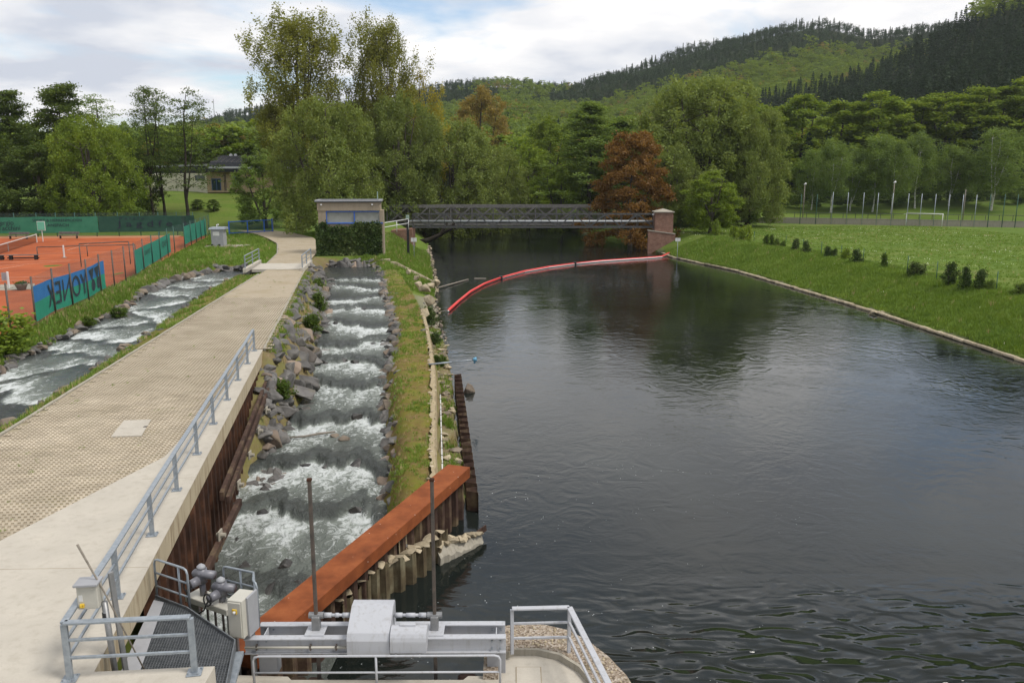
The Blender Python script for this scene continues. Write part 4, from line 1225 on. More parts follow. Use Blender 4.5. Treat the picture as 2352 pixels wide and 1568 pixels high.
# gearbox hood
prof = [(15.78, 2.86), (15.78, 3.18), (15.86, 3.32), (16.45, 3.62), (16.72, 3.62), (16.78, 3.55), (16.78, 2.95)]
def hood(x0, x1, prof):
    n = len(prof); mb = MB()
    mb.v = [(x0, y, z) for y, z in prof] + [(x1, y, z) for y, z in prof]
    mb.f = [(i, n + i, n + (i + 1) % n, (i + 1) % n) for i in range(n)] + [tuple(range(n)), tuple(range(2 * n - 1, n - 1, -1))]
    return mb
part('gearbox_hood', hood(-3.48, -2.58, prof), M['paintgrey'], gh)
part('motor_cover', hood(-2.56, -1.80, [(15.72, 2.95), (15.72, 3.16)] + [(15.98 - .26 * math.cos(a), 3.16 + .25 * math.sin(a)) for a in np.linspace(.15, math.pi - .15, 10)] + [(16.24, 3.16), (16.24, 2.95)]), M['paintgrey'], gh)
part('motor_foot', MB().box((-2.18, 15.95, 2.92), (.62, .3, .03)).box((-2.45, 15.8, 2.86), (.03, .03, .12)).box((-1.95, 15.8, 2.86), (.03, .03, .12)), M['paintgrey2'], gh)
part('vent_cap', MB().box((-2.22, 16.05, 3.42), (.34, .12, .03), b=.006), M['paintgrey'], gh)
for (x0, x1, xr) in ((-4.12, -3.48, -4.25), (-2.58, -1.82, -1.68)):
    a, b = min(x0, x1), max(x0, x1)
    part('drive_shaft', MB().tube([(a, 16.42, 3.42), (b, 16.42, 3.42)], .035, 10).tube([(a + .04, 16.42, 3.42), (a + .2, 16.42, 3.42)], .055, 12).tube([(b - .2, 16.42, 3.42), (b - .04, 16.42, 3.42)], .055, 12).tube([(a + .28, 16.42, 3.42), (b - .28, 16.42, 3.42)], .05, 12), M['paintgrey'], gh, True)
    bx_ = part('bevel_gear', MB().box((xr, 16.38, 3.26), (.17, .17, .34), b=.01).tube([(xr - .16, 16.42, 3.42), (xr + .16, 16.42, 3.42)], .07, 12), M['galv2'], gh)
    part('foot_plate', MB().box((xr, 16.36, HZ + .025), (.42, .48, .02), b=.004), M['paintgrey'], bx_)
    part('spindle', MB().box((xr, 16.40, 3.3), (.075, .075, 6.5), b=.012), M['darksteel'], gh)
    part('spindle_cap', MB().box((xr, 16.40, 6.53), (.10, .10, .06), b=.01), M['rustpile'], gh)
# dark wooden guide posts in the gap and broken concrete under the hoist
for (x, y, z, w, lab) in ((-1.42, 16.2, 1.75, .28, 'slim dark steel guide post in the water right of the hoist middle'), (-.98, 16.3, 2.05, .42, 'wide dark steel guide post beside the right hoist column'), (-4.35, 16.4, 1.9, .34, 'dark steel guide post in the water left of the hoist middle'), (-4.75, 16.5, 1.85, .36, 'dark steel guide post beside the left hoist column')):
    single('guide_post', MB().box((x, y, z / 2 - .4), (w, .22, z + .8), b=.05), M['rustdark'], lab, 'post', 'guide posts under the hoist')

# ---------------------------------------------------------------- rust capping beam and old piles at the river
ua = Vector((-6.25, 17.15, 0)); ub = Vector((-1.99, 29.42, 0))
cb_ = thing('capping_beam', 'orange rusted steel capping beam running from the gate to the berm', 'beam', (-4, 23, 1.7))
dd = (ub - ua).normalized(); sd = Vector((dd.y, -dd.x, 0))
part('top_plate', MB().bar(ua + Vector((0, 0, 1.91)), ub + Vector((0, 0, 1.91)), .9, .40, bev=.008), M['rust'], cb_)
part('web_plate', MB().bar(ua + Vector((0, 0, 1.75)) - sd * .1, ub + Vector((0, 0, 1.75)) - sd * .1, .6, .2), M['rustpile'], cb_)
rw = thing('river_pile_wall', 'dark sheet pile wall under the orange rusted beam', 'pile wall', (-4, 22, 0))
pile_row(rw, (ub + sd * .16)[:2], (ua + sd * .16)[:2], 1.74, 3.2, M['rustdark'], .62, .24)
pile_row(rw, (ua - sd * .30)[:2], (ub - sd * .30)[:2], 1.74, 3.2, M['rustpile'], .62, .24)
ow = thing('broken_pile_row', 'stained broken sheet piles topped with crumbling concrete beside the rusted beam', 'pile wall', (-3.6, 24.3, 0))
bp = [(1003, 1272), (950, 1318), (899, 1352), (862, 1371), (800, 1425), (760, 1470)]
bpw = [(spot(x, y, 0)[0] + sd.x * .42, spot(x, y, 0)[1] + sd.y * .42) for x, y in bp]
tops = [.95, 1.0, 1.1, 1.2, 1.2, 1.25]
for i in range(len(bpw) - 1):
    pile_row(ow, bpw[i], bpw[i + 1], tops[i], 2.6, M['rustalgae'], .5, .2, .1)
for i in range(len(bpw) - 1):
    a, b = Vector(bpw[i]), Vector(bpw[i + 1])
    n = 3
    for k in range(n):
        p = a + (b - a) * (k + .5) / n + Vector((-.2, .12))
        link('concrete_chunk', random.choice(ROCKS['rockpale']), ow, (p.x - ow.location.x, p.y - ow.location.y, tops[i] - .02), sc=(random.uniform(.5, .8), random.uniform(.5, .7), random.uniform(.2, .32)), rot=(random.uniform(-.2, .2), random.uniform(-.2, .2), random.uniform(0, 6)))
rem = [spot(1006, 1285, .1), spot(1012, 1240, .8), spot(1075, 1211, .75), spot(1112, 1213, .5), spot(1095, 1235, .1)]
cs = thing('concrete_remnant', 'broken slanting slab of old concrete jutting into the river', 'concrete slab', (rem[2][0], rem[2][1], 0))
rm = MB()
u0, u1 = Vector((*spot(1000, 1262, .45), .45)), Vector((*spot(1108, 1215, .45), .45))
prof_pts = []
nseg = 14
for i in range(nseg + 1):
    p = u0 + (u1 - u0) * i / nseg
    wv = .34 - .2 * (i / nseg) ** 2
    z1 = .55 - .25 * i / nseg + random.uniform(-.06, .06)
    for (du, zz_) in ((-wv, z1 - random.uniform(0, .1)), (-wv * .2, z1 + .06), (wv * .9, z1 - .28), (wv * .8, -.5), (-wv, -.5)):
        dv_ = Vector((.65, -.75, 0)) * du
        prof_pts.append((p.x + dv_.x + random.uniform(-.05, .05), p.y + dv_.y + random.uniform(-.05, .05), zz_))
for i in range(nseg):
    for j in range(5):
        j2 = (j + 1) % 5
        rm.f.append((i * 5 + j, i * 5 + j2, (i + 1) * 5 + j2, (i + 1) * 5 + j))
rm.f += [tuple(range(4, -1, -1)), tuple(range(nseg * 5, nseg * 5 + 5))]
rm.v = prof_pts
part('slab', rm, M['concrete_old'], cs)
for k in range(16):
    p = u0 + (u1 - u0) * (k / 17) + Vector((random.uniform(-.25, .15), random.uniform(-.1, .2), .12 - .012 * k))
    s_ = random.uniform(.4, .75)
    link('rubble', random.choice(ROCKS['rockpale']), cs, (p.x - cs.location.x, p.y - cs.location.y, p.z), sc=(s_, s_ * .8, s_ * .6), rot=(random.uniform(-.3, .3), .15, random.uniform(0, 6)))
part('edge_plate', MB().bar((*spot(1012, 1292, .0), .05), (*spot(1116, 1213, .35), .38), .05, .22), M['rustdark'], cs)

# ---------------------------------------------------------------- berm retaining wall and pile edge
bw = thing('berm_wall', 'crumbling cream retaining wall along the grassy berm', 'wall', (-4, 40, 0))
mb = MB(); yw = np.arange(24.5, 63, .35)
for i, y in enumerate(yw):
    x = float(wall_x(y)); top = float(berm_z(y)) + .06 + random.uniform(-.05, .05)
    j = random.uniform(-.05, .05)
    mb.v += [(x - .16 + random.uniform(-.1, .08), y, top - .03), (x + .02 + j, y, top), (x + .10 + j * .5, y, top - .35), (x + .12, y, .2)]
for i in range(len(yw) - 1):
    for k in range(3): mb.f.append((i * 4 + k, i * 4 + k + 1, i * 4 + 5 + k, i * 4 + 4 + k))
part('wall_face', mb, M['wallcream'], bw)
for i in range(120):
    y = 25 + i * .32
    if random.random() < .45: continue
    x = float(wall_x(y)) + random.uniform(-.25, .0)
    link('coping_stone', random.choice(ROCKS['rockpale']), bw, (x - bw.location.x, y - bw.location.y, float(berm_z(y)) + .02), sc=(random.uniform(.2, .34), random.uniform(.25, .45), random.uniform(.10, .16)), rot=(random.uniform(-.15, .15), random.uniform(-.15, .15), random.uniform(0, 6)))
for (px, py, z, s) in [(975, 665, 2.2, 1.3), (985, 690, 2.0, 1.4), (962, 655, 2.5, 1.1), (972, 720, 1.7, 1.2), (955, 638, 2.6, .9), (990, 655, 1.4, 1.2), (940, 625, 2.8, .8), (1000, 650, .8, 1.2)]:
    x, y = spot(px, py, z)
    link('wall_block', random.choice(ROCKS['rockpale']), bw, (x - bw.location.x, y - bw.location.y, z), sc=(s, s * 1.1, s * 1.15), rot=(0, 0, random.uniform(0, 6)))
pe = thing('river_edge_piling', 'zigzag sheet piling along the river edge below the berm wall', 'pile wall', (-2.6, 39, 0))
pile_row(pe, (float(riv_L(49.5)) + .62, 49.5), (-1.30, 29.9), .80, 2.2, M['rustdark'], .95, .42)
for i in range(60):
    y = random.uniform(30, 60); x = random.uniform(float(wall_x(y)) + .25, float(riv_L(y)) - .1)
    if y > 50: x = float(riv_L(y)) - random.random() * 1.0
    link('ledge_stone', random.choice(ROCKS['rockpale'] if random.random() < .6 else ROCKS['rockbrown']), pe, (x - pe.location.x, y - pe.location.y, gz(x, y) + .06), sc=(random.uniform(.3, .75), random.uniform(.4, .9), random.uniform(.25, .45)), rot=(0, 0, random.uniform(0, 6)))
pipe_pts = [(float(wall_x(y)) + .30, y, 1.05 + .01 * math.sin(y)) for y in np.arange(28.5, 44.5, 1.0)]
wp_ = thing('cable_pipe', 'thin white cable pipe along the foot of the berm wall', 'pipe', (pipe_pts[0][0], pipe_pts[0][1], 1.0))
part('pipe', MB().tube(pipe_pts, .035, 8), M['white'], wp_, True)
cl_ = MB()
for p in pipe_pts[1::1]: cl_.tube([(p[0], p[1] - .03, p[2]), (p[0], p[1] + .03, p[2])], .048, 8)
part('clips', cl_, M['darksteel'], wp_)
sx, sy = spot(985, 838, 2.25)
mp = thing('gauge_pole', 'grey measuring pole with a blue head reaching out over the river', 'pole', (sx, sy, 2.25))
ex_ = gx(1090, sy + .3, 826); ez_ = hz(826, sy + .3)
part('pole', MB().tube([(sx, sy, 2.28), ((sx + ex_) / 2, sy + .15, (2.28 + ez_) / 2)], .05, 10).tube([((sx + ex_) / 2, sy + .15, (2.28 + ez_) / 2), (ex_, sy + .3, ez_)], .035, 10), M['galv'], mp, True)
part('head', MB().tube([(ex_ - .08, sy + .3, ez_), (ex_ + .12, sy + .3, ez_ + .04)], [.10, .13], 12).tube([(ex_, sy + .3, ez_ - .2), (ex_, sy + .3, ez_ + .05)], .06, 8), pm('light_blue_plastic', (.10, .28, .42), (.14, .34, .50), 3, .5), mp, True)
x, y = spot(1079, 897, .1)
o = link('boulder', ROCKS['rockbrown'][3], None, (x, y, .08), sc=(.8, .8, 1.25), rot=(.1, .1, .6)); tag(o, 'single brown boulder poking out of the river near the gauge pole', 'rock')
shore = bpy.data.objects.new('shore_stones', None); COL.objects.link(shore); tag(shore, 'stony gravel shore below the berm', kind='structure')
for i in range(190):
    y = random.uniform(55, 86); x = float(riv_L(y)) - .35 + random.uniform(-1.5, .7) * (1 if y < 80 else .6)
    if x > float(riv_L(y)) + .25: continue
    rocks_on(shore, [(x, y, max(gz(x, y), .0) + .03)], random.choice(['rockbrown', 'rock', 'rockpale']), .18, .5)
for i in range(90):
    y = random.uniform(86, 150); x = float(riv_L(y)) + random.uniform(-.35, .35)
    rocks_on(shore, [(x, y, .08)], random.choice(['rockbrown', 'rockpale']), .35, .8)
# paved edge of the right bank
kst = mesh_of('edge_stone', MB().box((0, 0, 0), (.55, 1.18, .22), b=.05), M['rockpale'])
rk = bpy.data.objects.new('bank_edging', None); COL.objects.link(rk); tag(rk, 'row of pale stone slabs edging the right bank', kind='structure')
y = 44.0
while y < 136:
    x = float(riv_R(y)); x2 = float(riv_R(y + 1.2)); a = math.atan2(-(x2 - x), 1.2)
    link('edge_stone', kst, rk, (x - .05 + random.uniform(-.06, .06), y, .10 + random.uniform(-.03, .03)), rot=(random.uniform(-.04, .04), .12 + random.uniform(-.06, .06), a + random.uniform(-.03, .03)), sc=(random.uniform(.85, 1.1), 1, 1))
    y += 1.22
for (px, py) in [(2060, 735), (2085, 735), (1960, 694), (1985, 700)]:
    x, y = spot(px - 55, py - 18, .2); rocks_on(rk, [(x, y, .25)], 'rockpale', .8, 1.2)

# ---------------------------------------------------------------- floating boom
bp_ = [(1030, 714), (1052, 694), (1080, 671), (1112, 653), (1150, 639), (1205, 624), (1260, 614), (1320, 606), (1380, 600), (1440, 596), (1500, 592), (1520, 590), (1537, 585)]
bw_ = [spot(x, y, .1) for x, y in bp_]
bm_ = thing('floating_boom', 'red and white floating boom curving across the river', 'boom', (bw_[0][0], bw_[0][1], 0))
segs = [bw_[0:5], bw_[4:8], bw_[7:13]]
for sg in segs:
    path = [(p[0], p[1], .16 + (.25 if (p is bw_[-1]) else 0)) for p in sg]
    part('float', MB().tube(path, .14, 10), M['red'], bm_, True)
    part('skirt', MB().tube([(p[0] - .03, p[1] - .13, p[2] - .06) for p in path], .10, 8), M['white'], bm_, True)
for p in (bw_[4], bw_[7]): part('connector', MB().box((p[0], p[1], .18), (.5, .5, .44), b=.05), M['black'], bm_)
single('mooring_rope', MB().tube([(bw_[0][0], bw_[0][1], .15), (bw_[0][0] - 1.2, bw_[0][1] - 1.6, .25), (bw_[0][0] - 2.3, bw_[0][1] - 4, .5)], .03, 6), M['wood'], 'thin rope mooring the near end of the red boom', 'rope', smooth=True)
a_, b_ = spot(1005, 662, .15), spot(1075, 641, .1)
single('floating_pole', MB().tube([(*a_, .2), (*b_, .06)], .09, 8), M['wood'], 'long thin wooden pole floating off the berm end', 'pole', smooth=True)
a_ = spot(1103, 640, .05); single('floating_plank', MB().box((a_[0], a_[1], .06), (1.5, .5, .08), b=.01), M['wood'], 'short pale plank floating behind the red boom', 'plank')

# ---------------------------------------------------------------- signs
for (px, py, Y, lab) in [(951, 572, 112, 'pair of small white notice plates on a post on the left bank'), (1556, 574, 127, 'pair of small white notice plates on a post on the right bank')]:
    x = gx(px, Y, py); z = gz(x, Y)
    zt = hz(549, Y)
    s = thing('notice_sign', lab, 'sign', (x, Y, z))
    part('post', MB().tube([(x, Y, z - .3), (x, Y, zt + .1)], .035, 8), M['galv'], s, True)
    for dx in (-.21, .21): part('plate', MB().box((x + dx, Y - .05, zt - .1), (.36, .02, .52), b=.004), M['white'], s)

# ---------------------------------------------------------------- bridges
def member(p, a, b, w, mat, par): part(p, MB().bar(a, b, w, w), mat, par)
NB = 138.0
nb = thing('pipe_bridge', 'dark steel truss bridge spanning the river in front', 'bridge', (0, NB, 4))
xl, xr = gx(947, NB, 510), gx(1502, NB, 510)
zt, zb, zp = hz(492, NB), hz(522, NB), hz(509, NB)
for dy in (0, 1.6):
    part('top_chord', MB().bar((xl, NB + dy, zt), (xr, NB + dy, zt), .16, .2), M['bridgesteel'], nb)
    part('bottom_chord', MB().bar((xl, NB + dy, zb), (xr, NB + dy, zb), .16, .26), M['bridgesteel'], nb)
    npn = 15
    for i in range(npn + 1):
        x = xl + (xr - xl) * i / npn
        part('vertical', MB().bar((x, NB + dy, zb), (x, NB + dy, zt), .1, .1), M['bridgesteel'], nb)
        if i < npn:
            x2 = xl + (xr - xl) * (i + 1) / npn
            a, b = ((x, zb), (x2, zt)) if i % 2 else ((x, zt), (x2, zb))
            part('diagonal', MB().bar((a[0], NB + dy, a[1]), (b[0], NB + dy, b[1]), .15, .15), M['bridgesteel'], nb)
part('pipe', MB().tube([(xl - 1, NB + .8, zp), (xr + .5, NB + .8, zp)], .2, 12), M['lightsteel'], nb, True)
for i in range(16):
    x = xl + (xr - xl) * i / 15
    part('cross_beam', MB().bar((x, NB - .1, zb + .1), (x, NB + 1.7, zb + .1), .12, .2), M['bridgesteel'], nb)
FB = 163.0
fb = thing('foot_bridge', 'grey truss footbridge with barred handrail behind the pipe bridge', 'bridge', (0, FB, 4))
xl2, xr2 = gx(889, FB, 490), gx(1425, FB, 490)
zt, zd, zb = hz(474, FB), hz(507, FB), hz(515, FB)
for dy in (0, 3.0):
    part('top_beam', MB().bar((xl2, FB + dy, zt), (xr2, FB + dy, zt), .3, .55), M['greywood'], fb)
    part('bottom_beam', MB().bar((xl2, FB + dy, zb), (xr2, FB + dy, zb), .25, .4), M['greywood'], fb)
    npn = 11
    for i in range(npn + 1):
        x = xl2 + (xr2 - xl2) * i / npn
        part('vertical', MB().bar((x, FB + dy, zb), (x, FB + dy, zt), .16, .16), M['greywood'], fb)
        if i < npn:
            x2 = xl2 + (xr2 - xl2) * (i + 1) / npn; xm = (x + x2) / 2
            for (a, b) in (((x, zt), (x2, zb)), ((x2, zt), (x, zb))):
                part('diagonal', MB().bar((a[0], FB + dy + (.09 if a[0] == x else -.09), a[1]), (b[0], FB + dy + (.09 if a[0] == x else -.09), b[1]), .15, .22), M['greywood'], fb)
part('deck', MB().bar((xl2, FB + 1.5, zd - .1), (xr2, FB + 1.5, zd - .1), 2.9, .16), M['wood'], fb)
ba = MB()
for i in range(260):
    x = xl2 + (xr2 - xl2) * i / 260
    ba.bar((x, FB + 2.8, zd), (x, FB + 2.8, zt - .2), .04, .04)
part('baluster_row', ba, M['greywood'], fb, kind='stuff')
# abutments
ab = thing('bridge_abutment', 'red brick abutment wall at the left end of the pipe bridge', 'abutment', (-16, NB, 0))
x0, x1 = gx(900, NB, 540), gx(949, NB, 540)
part('wall', MB().add([(x0, NB - 1.2, 2.6), (x1, NB - 1.2, .4), (x1, NB - 1.2, 3.95), (x0, NB - 1.2, 3.7), (x0, NB + 3, 2.6), (x1, NB + 3, .4), (x1, NB + 3, 3.95), (x0, NB + 3, 3.7)], [(0, 1, 2, 3), (1, 5, 6, 2), (5, 4, 7, 6), (3, 2, 6, 7), (4, 0, 3, 7)]), M['brick'], ab)
bpz = thing('brick_pillar', 'square red brick pillar with grey cap at the right bridge end', 'pillar', (25, NB, 2))
x0, x1 = gx(1504, NB - 1, 520), gx(1545, NB - 1, 520)
z0_, z1_ = hz(527, NB - 1), hz(488, NB - 1)
part('shaft', MB().box(((x0 + x1) / 2, NB, (z0_ + z1_) / 2 - .3), (x1 - x0, 2.6, z1_ - z0_ + .6), b=.02), M['brick'], bpz)
cpx = (x0 + x1) / 2; hw = (x1 - x0) / 2 + .16
part('cap', MB().add([(cpx - hw, NB - 1.5, z1_), (cpx + hw, NB - 1.5, z1_), (cpx + hw, NB + 1.5, z1_), (cpx - hw, NB + 1.5, z1_), (cpx - hw, NB - 1.5, z1_ + .14), (cpx + hw, NB - 1.5, z1_ + .14), (cpx + hw, NB + 1.5, z1_ + .14), (cpx - hw, NB + 1.5, z1_ + .14), (cpx, NB, z1_ + .6)],
     [(0, 1, 5, 4), (1, 2, 6, 5), (2, 3, 7, 6), (3, 0, 4, 7), (4, 5, 8), (5, 6, 8), (6, 7, 8), (7, 4, 8), (3, 2, 1, 0)]), M['concrete_old'], bpz)
part('lamp', MB().box((x0 - .25, NB - .6, z1_ - .35), (.3, .2, .28), b=.03).bar((x0 - .25, NB - .6, z1_ - .1), (x0, NB - .6, z1_ - .1), .05, .05), M['white'], bpz)
wgw = thing('wing_wall', 'sloping red brick wing wall below the brick pillar', 'wall', (25, NB - 1, 0))
xa, xb = gx(1490, NB - 2, 540), gx(1552, NB - 2, 540)
part('wall', MB().add([(xa, NB - 1.6, -.3), (xb, NB - 1.6, 2.2), (xb, NB - 1.6, 3.1), (xa, NB - 1.6, hz(530, NB - 1.6)), (xa, NB - .9, -.3), (xb, NB - .9, 2.2), (xb, NB - .9, 3.1), (xa, NB - .9, hz(530, NB - 1.6))], [(0, 1, 2, 3), (7, 6, 5, 4), (0, 3, 7, 4), (3, 2, 6, 7), (1, 5, 6, 2)]), M['brick'], wgw)
part('coping', MB().bar((xa - .1, NB - 1.25, hz(530, NB - 1.6) + .06), (xb, NB - 1.25, 3.18), .9, .14), M['concrete_old'], wgw)
part('base_slab', MB().prism([spot(1478, 566, .1), spot(1500, 556, .3), spot(1496, 572, .3), spot(1484, 572, .1)], -.3, .35), M['rockpale'], wgw)
# white hand rail and dark gauge post by the house
hr = thing('bank_railing', 'white two-bar handrail between the house and the pipe bridge', 'railing', (gx(880, 100, 520), 100, 4))
pa = Vector((gx(882, 104, 515), 104, hz(512, 104))); pb_ = Vector((gx(938, 112, 508), 112, hz(503, 112)))
for dz in (0, -.55): part('rail', MB().tube([pa + Vector((0, 0, dz)), pb_ + Vector((0, 0, dz))], .05, 8), M['white'], hr, True)
for t_ in (.0, .5, 1.0):
    p = pa + (pb_ - pa) * t_; part('post', MB().tube([p, p - Vector((0, 0, 1.4))], .045, 8), M['white'], hr, True)
gp_ = thing('gauge_post', 'dark post with a pale green box beside the left abutment', 'post', (gx(937, 113, 540), 113, 1))
x = gx(937, 113, 540)
part('post', MB().box((x, 113, (hz(503, 113) + .6) / 2), (.32, .32, hz(503, 113) - .6), b=.02), M['black'], gp_)
part('box', MB().box((x, 113, hz(499, 113)), (.42, .4, .55), b=.03), M['greenbox'], gp_)
# leaning forked trunk over the water beside the abutment
lt = MB(); lb = Vector((-17.5, 152, .5))
lt.tube([lb, lb + Vector((2.4, -.5, .5)), lb + Vector((4.6, -1, 1.6)), lb + Vector((5.6, -1.2, 3.4)), lb + Vector((6.3, -1.2, 5.5))], [.5, .45, .38, .28, .2], 8)
lt.tube([lb + Vector((4.4, -1, 1.5)), lb + Vector((6.4, -1.4, 2.6)), lb + Vector((7.4, -1.5, 4.2)), lb + Vector((8.3, -1.5, 5.6))], [.3, .28, .2, .12], 8)
single('leaning_trunk', lt, M['barkdark'], 'dark forked tree trunk leaning over the water under the bridge', 'trunk', smooth=True)

# ---------------------------------------------------------------- pump house
HA, HB = Vector((gx(730, 93.3, 520), 93.3)), Vector((gx(874, 94.0, 520), 94.0))
hd = (HB - HA).normalized(); hn = Vector((hd.y, -hd.x))          # hn faces the camera
hw_ = (HB - HA).length
house = thing('pump_house', 'small flat-roofed brown concrete pump house with blue window frames', 'house', (HA.x, HA.y, 3.2))
def hp(u, dep, z): p = HA + hd * u - hn * dep; return (p.x, p.y, z)
def hbox(u0, u1, d0, d1, z0, z1):
    mb = MB(); vs = [hp(u, d, z) for z in (z0, z1) for (u, d) in ((u0, d0), (u1, d0), (u1, d1), (u0, d1))]
    return mb.add(vs, [(3, 2, 1, 0), (4, 5, 6, 7), (0, 1, 5, 4), (1, 2, 6, 5), (2, 3, 7, 6), (3, 0, 4, 7)])
YH = 93.5
zr_, zb1, zw1, zw0 = hz(465, YH), hz(484, YH), hz(485, YH), hz(514, YH)
DPT = 3.2
wu0, wu1 = .95, 7.25
part('wall', hbox(.08, wu0, 0, DPT, 2.6, zb1), M['brownconc'], house)
part('wall', hbox(wu1, hw_ - .08, 0, DPT, 2.6, zb1), M['brownconc'], house)
part('wall', hbox(wu0 + .002, wu1 - .002, .004, DPT - .004, 2.6, zw0), M['brownconc'], house)
part('parapet', hbox(0, hw_, -.08, DPT + .08, zb1, zr_), M['brownconc'], house)
rf = part('roof', hbox(-.15, hw_ + .15, -.22, DPT + .22, zr_, zr_ + .1), M['roofdark'], house)
for (a, b, c, d) in ((-.2, hw_ + .2, -.3, .1), (-.2, hw_ + .2, DPT - .1, DPT + .3), (-.2, .2, .1, DPT - .1), (hw_ - .2, hw_ + .2, .1, DPT - .1)):
    part('coping', hbox(a, b, c, d, zr_ + .1, zr_ + .27), M['paintgrey2'], rf)
part('window', hbox(wu0 + .005, wu1 - .005, .16, .2, zw0 + .005, zw1 - .005), M['frosted'], house)
def frame(u0, u1, z0, z1): return part('window_frame', hbox(u0, u1, .02, .15, z0, z1), M['blue'], house)
frame(wu0 + .003, wu1 - .003, zw1 - .1, zw1); frame(wu0 + .003, wu1 - .003, zw0 + .003, zw0 + .12)
frame(wu0 + .003, wu0 + .09, zw0 + .12, zw1 - .1); frame(wu1 - .09, wu1 - .003, zw0 + .12, zw1 - .1); frame(4.02, 4.12, zw0 + .12, zw1 - .1)
part('sill', hbox(wu0, wu1, -.14, .02, zw0 + .01, zw0 + .12), M['blue'], house)
for u in (.5, hw_ - .85): part('lamp', MB().box(hp(u, -.2, zr_ - .25), (.18, .16, .16), b=.02), M['white'], house)
part('downpipe', MB().tube([hp(hw_ + .06, .3, 2.4), hp(hw_ + .06, .3, zr_ - .8)], .06, 8), M['wallcream'], house, True)
part('antenna', MB().tube([hp(6.5, 3.8, zr_), hp(6.5, 3.8, zr_ + 1.1)], .07, 6), M['greenbox'], house)

# ---------------------------------------------------------------- leaves and plants
def leaf_quads(cen, nrm_bias, size, elong, rng, droop=0.0):
    """rhombic leaf cards at cen (N,3)"""
    n = len(cen)
    a = rng.normal(size=(n, 3)); a[:, 2] *= .5 if droop == 0 else 1.0
    if droop: a[:, 2] -= droop * 2.0
    a /= np.linalg.norm(a, axis=1)[:, None]
    b = rng.normal(size=(n, 3)); b[:, 2] += nrm_bias
    b = b - (b * a).sum(1)[:, None] * a
    b /= np.linalg.norm(b, axis=1)[:, None] + 1e-9
    w = np.cross(a, b)
    s = size * rng.uniform(.6, 1.35, n)[:, None]
    q = np.stack([cen - a * s * elong * .5, cen + w * s * .5 + a * s * .05, cen + a * s * elong * .5, cen - w * s * .5 + a * s * .05], 1)
    return q
def quads_mesh(name, Q, mat):
    n = len(Q)
    me = bpy.data.meshes.new(name)
    me.vertices.add(n * 4)
    me.vertices.foreach_set('co', Q.reshape(-1).astype(np.float32))
    me.loops.add(n * 4); me.polygons.add(n)
    me.loops.foreach_set('vertex_index', np.arange(n * 4, dtype=np.int32))
    me.polygons.foreach_set('loop_start', (np.arange(n) * 4).astype(np.int32))
    me.update(calc_edges=True)
    me.materials.append(mat)
    return me

SPEC = dict(
    poplar=dict(H=33, hb=.12, R=6.6, limbs=76, subs=11, nl=84, rise=.95, env=lambda t: min(1, .5 + 1.3 * t) * (1 - min(1, max(0, t - .66) / .40) ** 2) ** .5, cl=(.50, .50, 1.0), leaf=.24, el=1.3, tr=.5, mat='poplar', multi=4, droop=0),
    willow=dict(H=22, hb=.10, R=9.5, limbs=34, subs=24, nl=72, lobe=(.26, 1.1), rise=.36, env=lambda t: (1 - (max(0, t - .28) / .74) ** 2.3) ** .5 * (.72 + .28 * min(1, t * 3)), cl=(.42, .42, .62), leaf=.20, el=1.7, tr=.55, mat='willow', multi=3, droop=.45),
    alder=dict(H=24, hb=.22, R=5.4, limbs=44, subs=8, nl=75, rise=.10, env=lambda t: (1 - t) ** .75 * .95 + .1, cl=(.75, .75, .24), leaf=.25, el=1.2, tr=.3, mat='alder', multi=0, droop=0),
    sparse=dict(H=25, hb=.30, R=4.8, limbs=30, subs=7, nl=34, rise=.16, env=lambda t: (1 - t) ** .5 * .9 + .25, cl=(.65, .65, .22), leaf=.22, el=1.2, tr=.3, mat='alder', multi=1, droop=0),
    round=dict(H=15, hb=.14, R=6.0, limbs=28, subs=18, nl=60, lobe=(.27, .8), rise=.25, env=lambda t: math.sin(min(1, t * .92 + .12) * math.pi) ** .6, cl=(.36, .36, .26), leaf=.2, el=1.25, tr=.35, mat='fresh', multi=2, droop=0),
    copper=dict(H=17, hb=.12, R=7.0, limbs=38, subs=16, nl=62, lobe=(.24, .6), rise=.2, env=lambda t: (1 - t) ** .6 * 1.02 + .06, cl=(.42, .42, .24), leaf=.22, el=1.2, tr=.35, mat='copper', multi=1, droop=.1),
    birch=dict(H=23, hb=.28, R=4.2, limbs=34, subs=8, nl=70, rise=.3, env=lambda t: math.sin(min(1, t * .8 + .2) * math.pi) ** .7 * 1.0, cl=(.5, .5, .9), leaf=.20, el=1.3, tr=.15, mat='birch', multi=1, droop=.4),
    beech=dict(H=25, hb=.12, R=6.2, limbs=30, subs=16, nl=50, lobe=(.28, .7), rise=.22, env=lambda t: math.sin(min(1, t * .85 + .15) * math.pi) ** .5, cl=(.55, .55, .3), leaf=.33, el=1.2, tr=.4, mat='beech', multi=1, droop=0),
    shrub=dict(H=1.5, hb=.10, R=.55, limbs=14, subs=5, nl=34, rise=.4, env=lambda t: math.sin(min(1, t * .85 + .15) * math.pi) ** .5, cl=(.12, .12, .14), leaf=.09, el=1.3, tr=.03, mat='bush', multi=2, droop=0),
)
TREES = {}
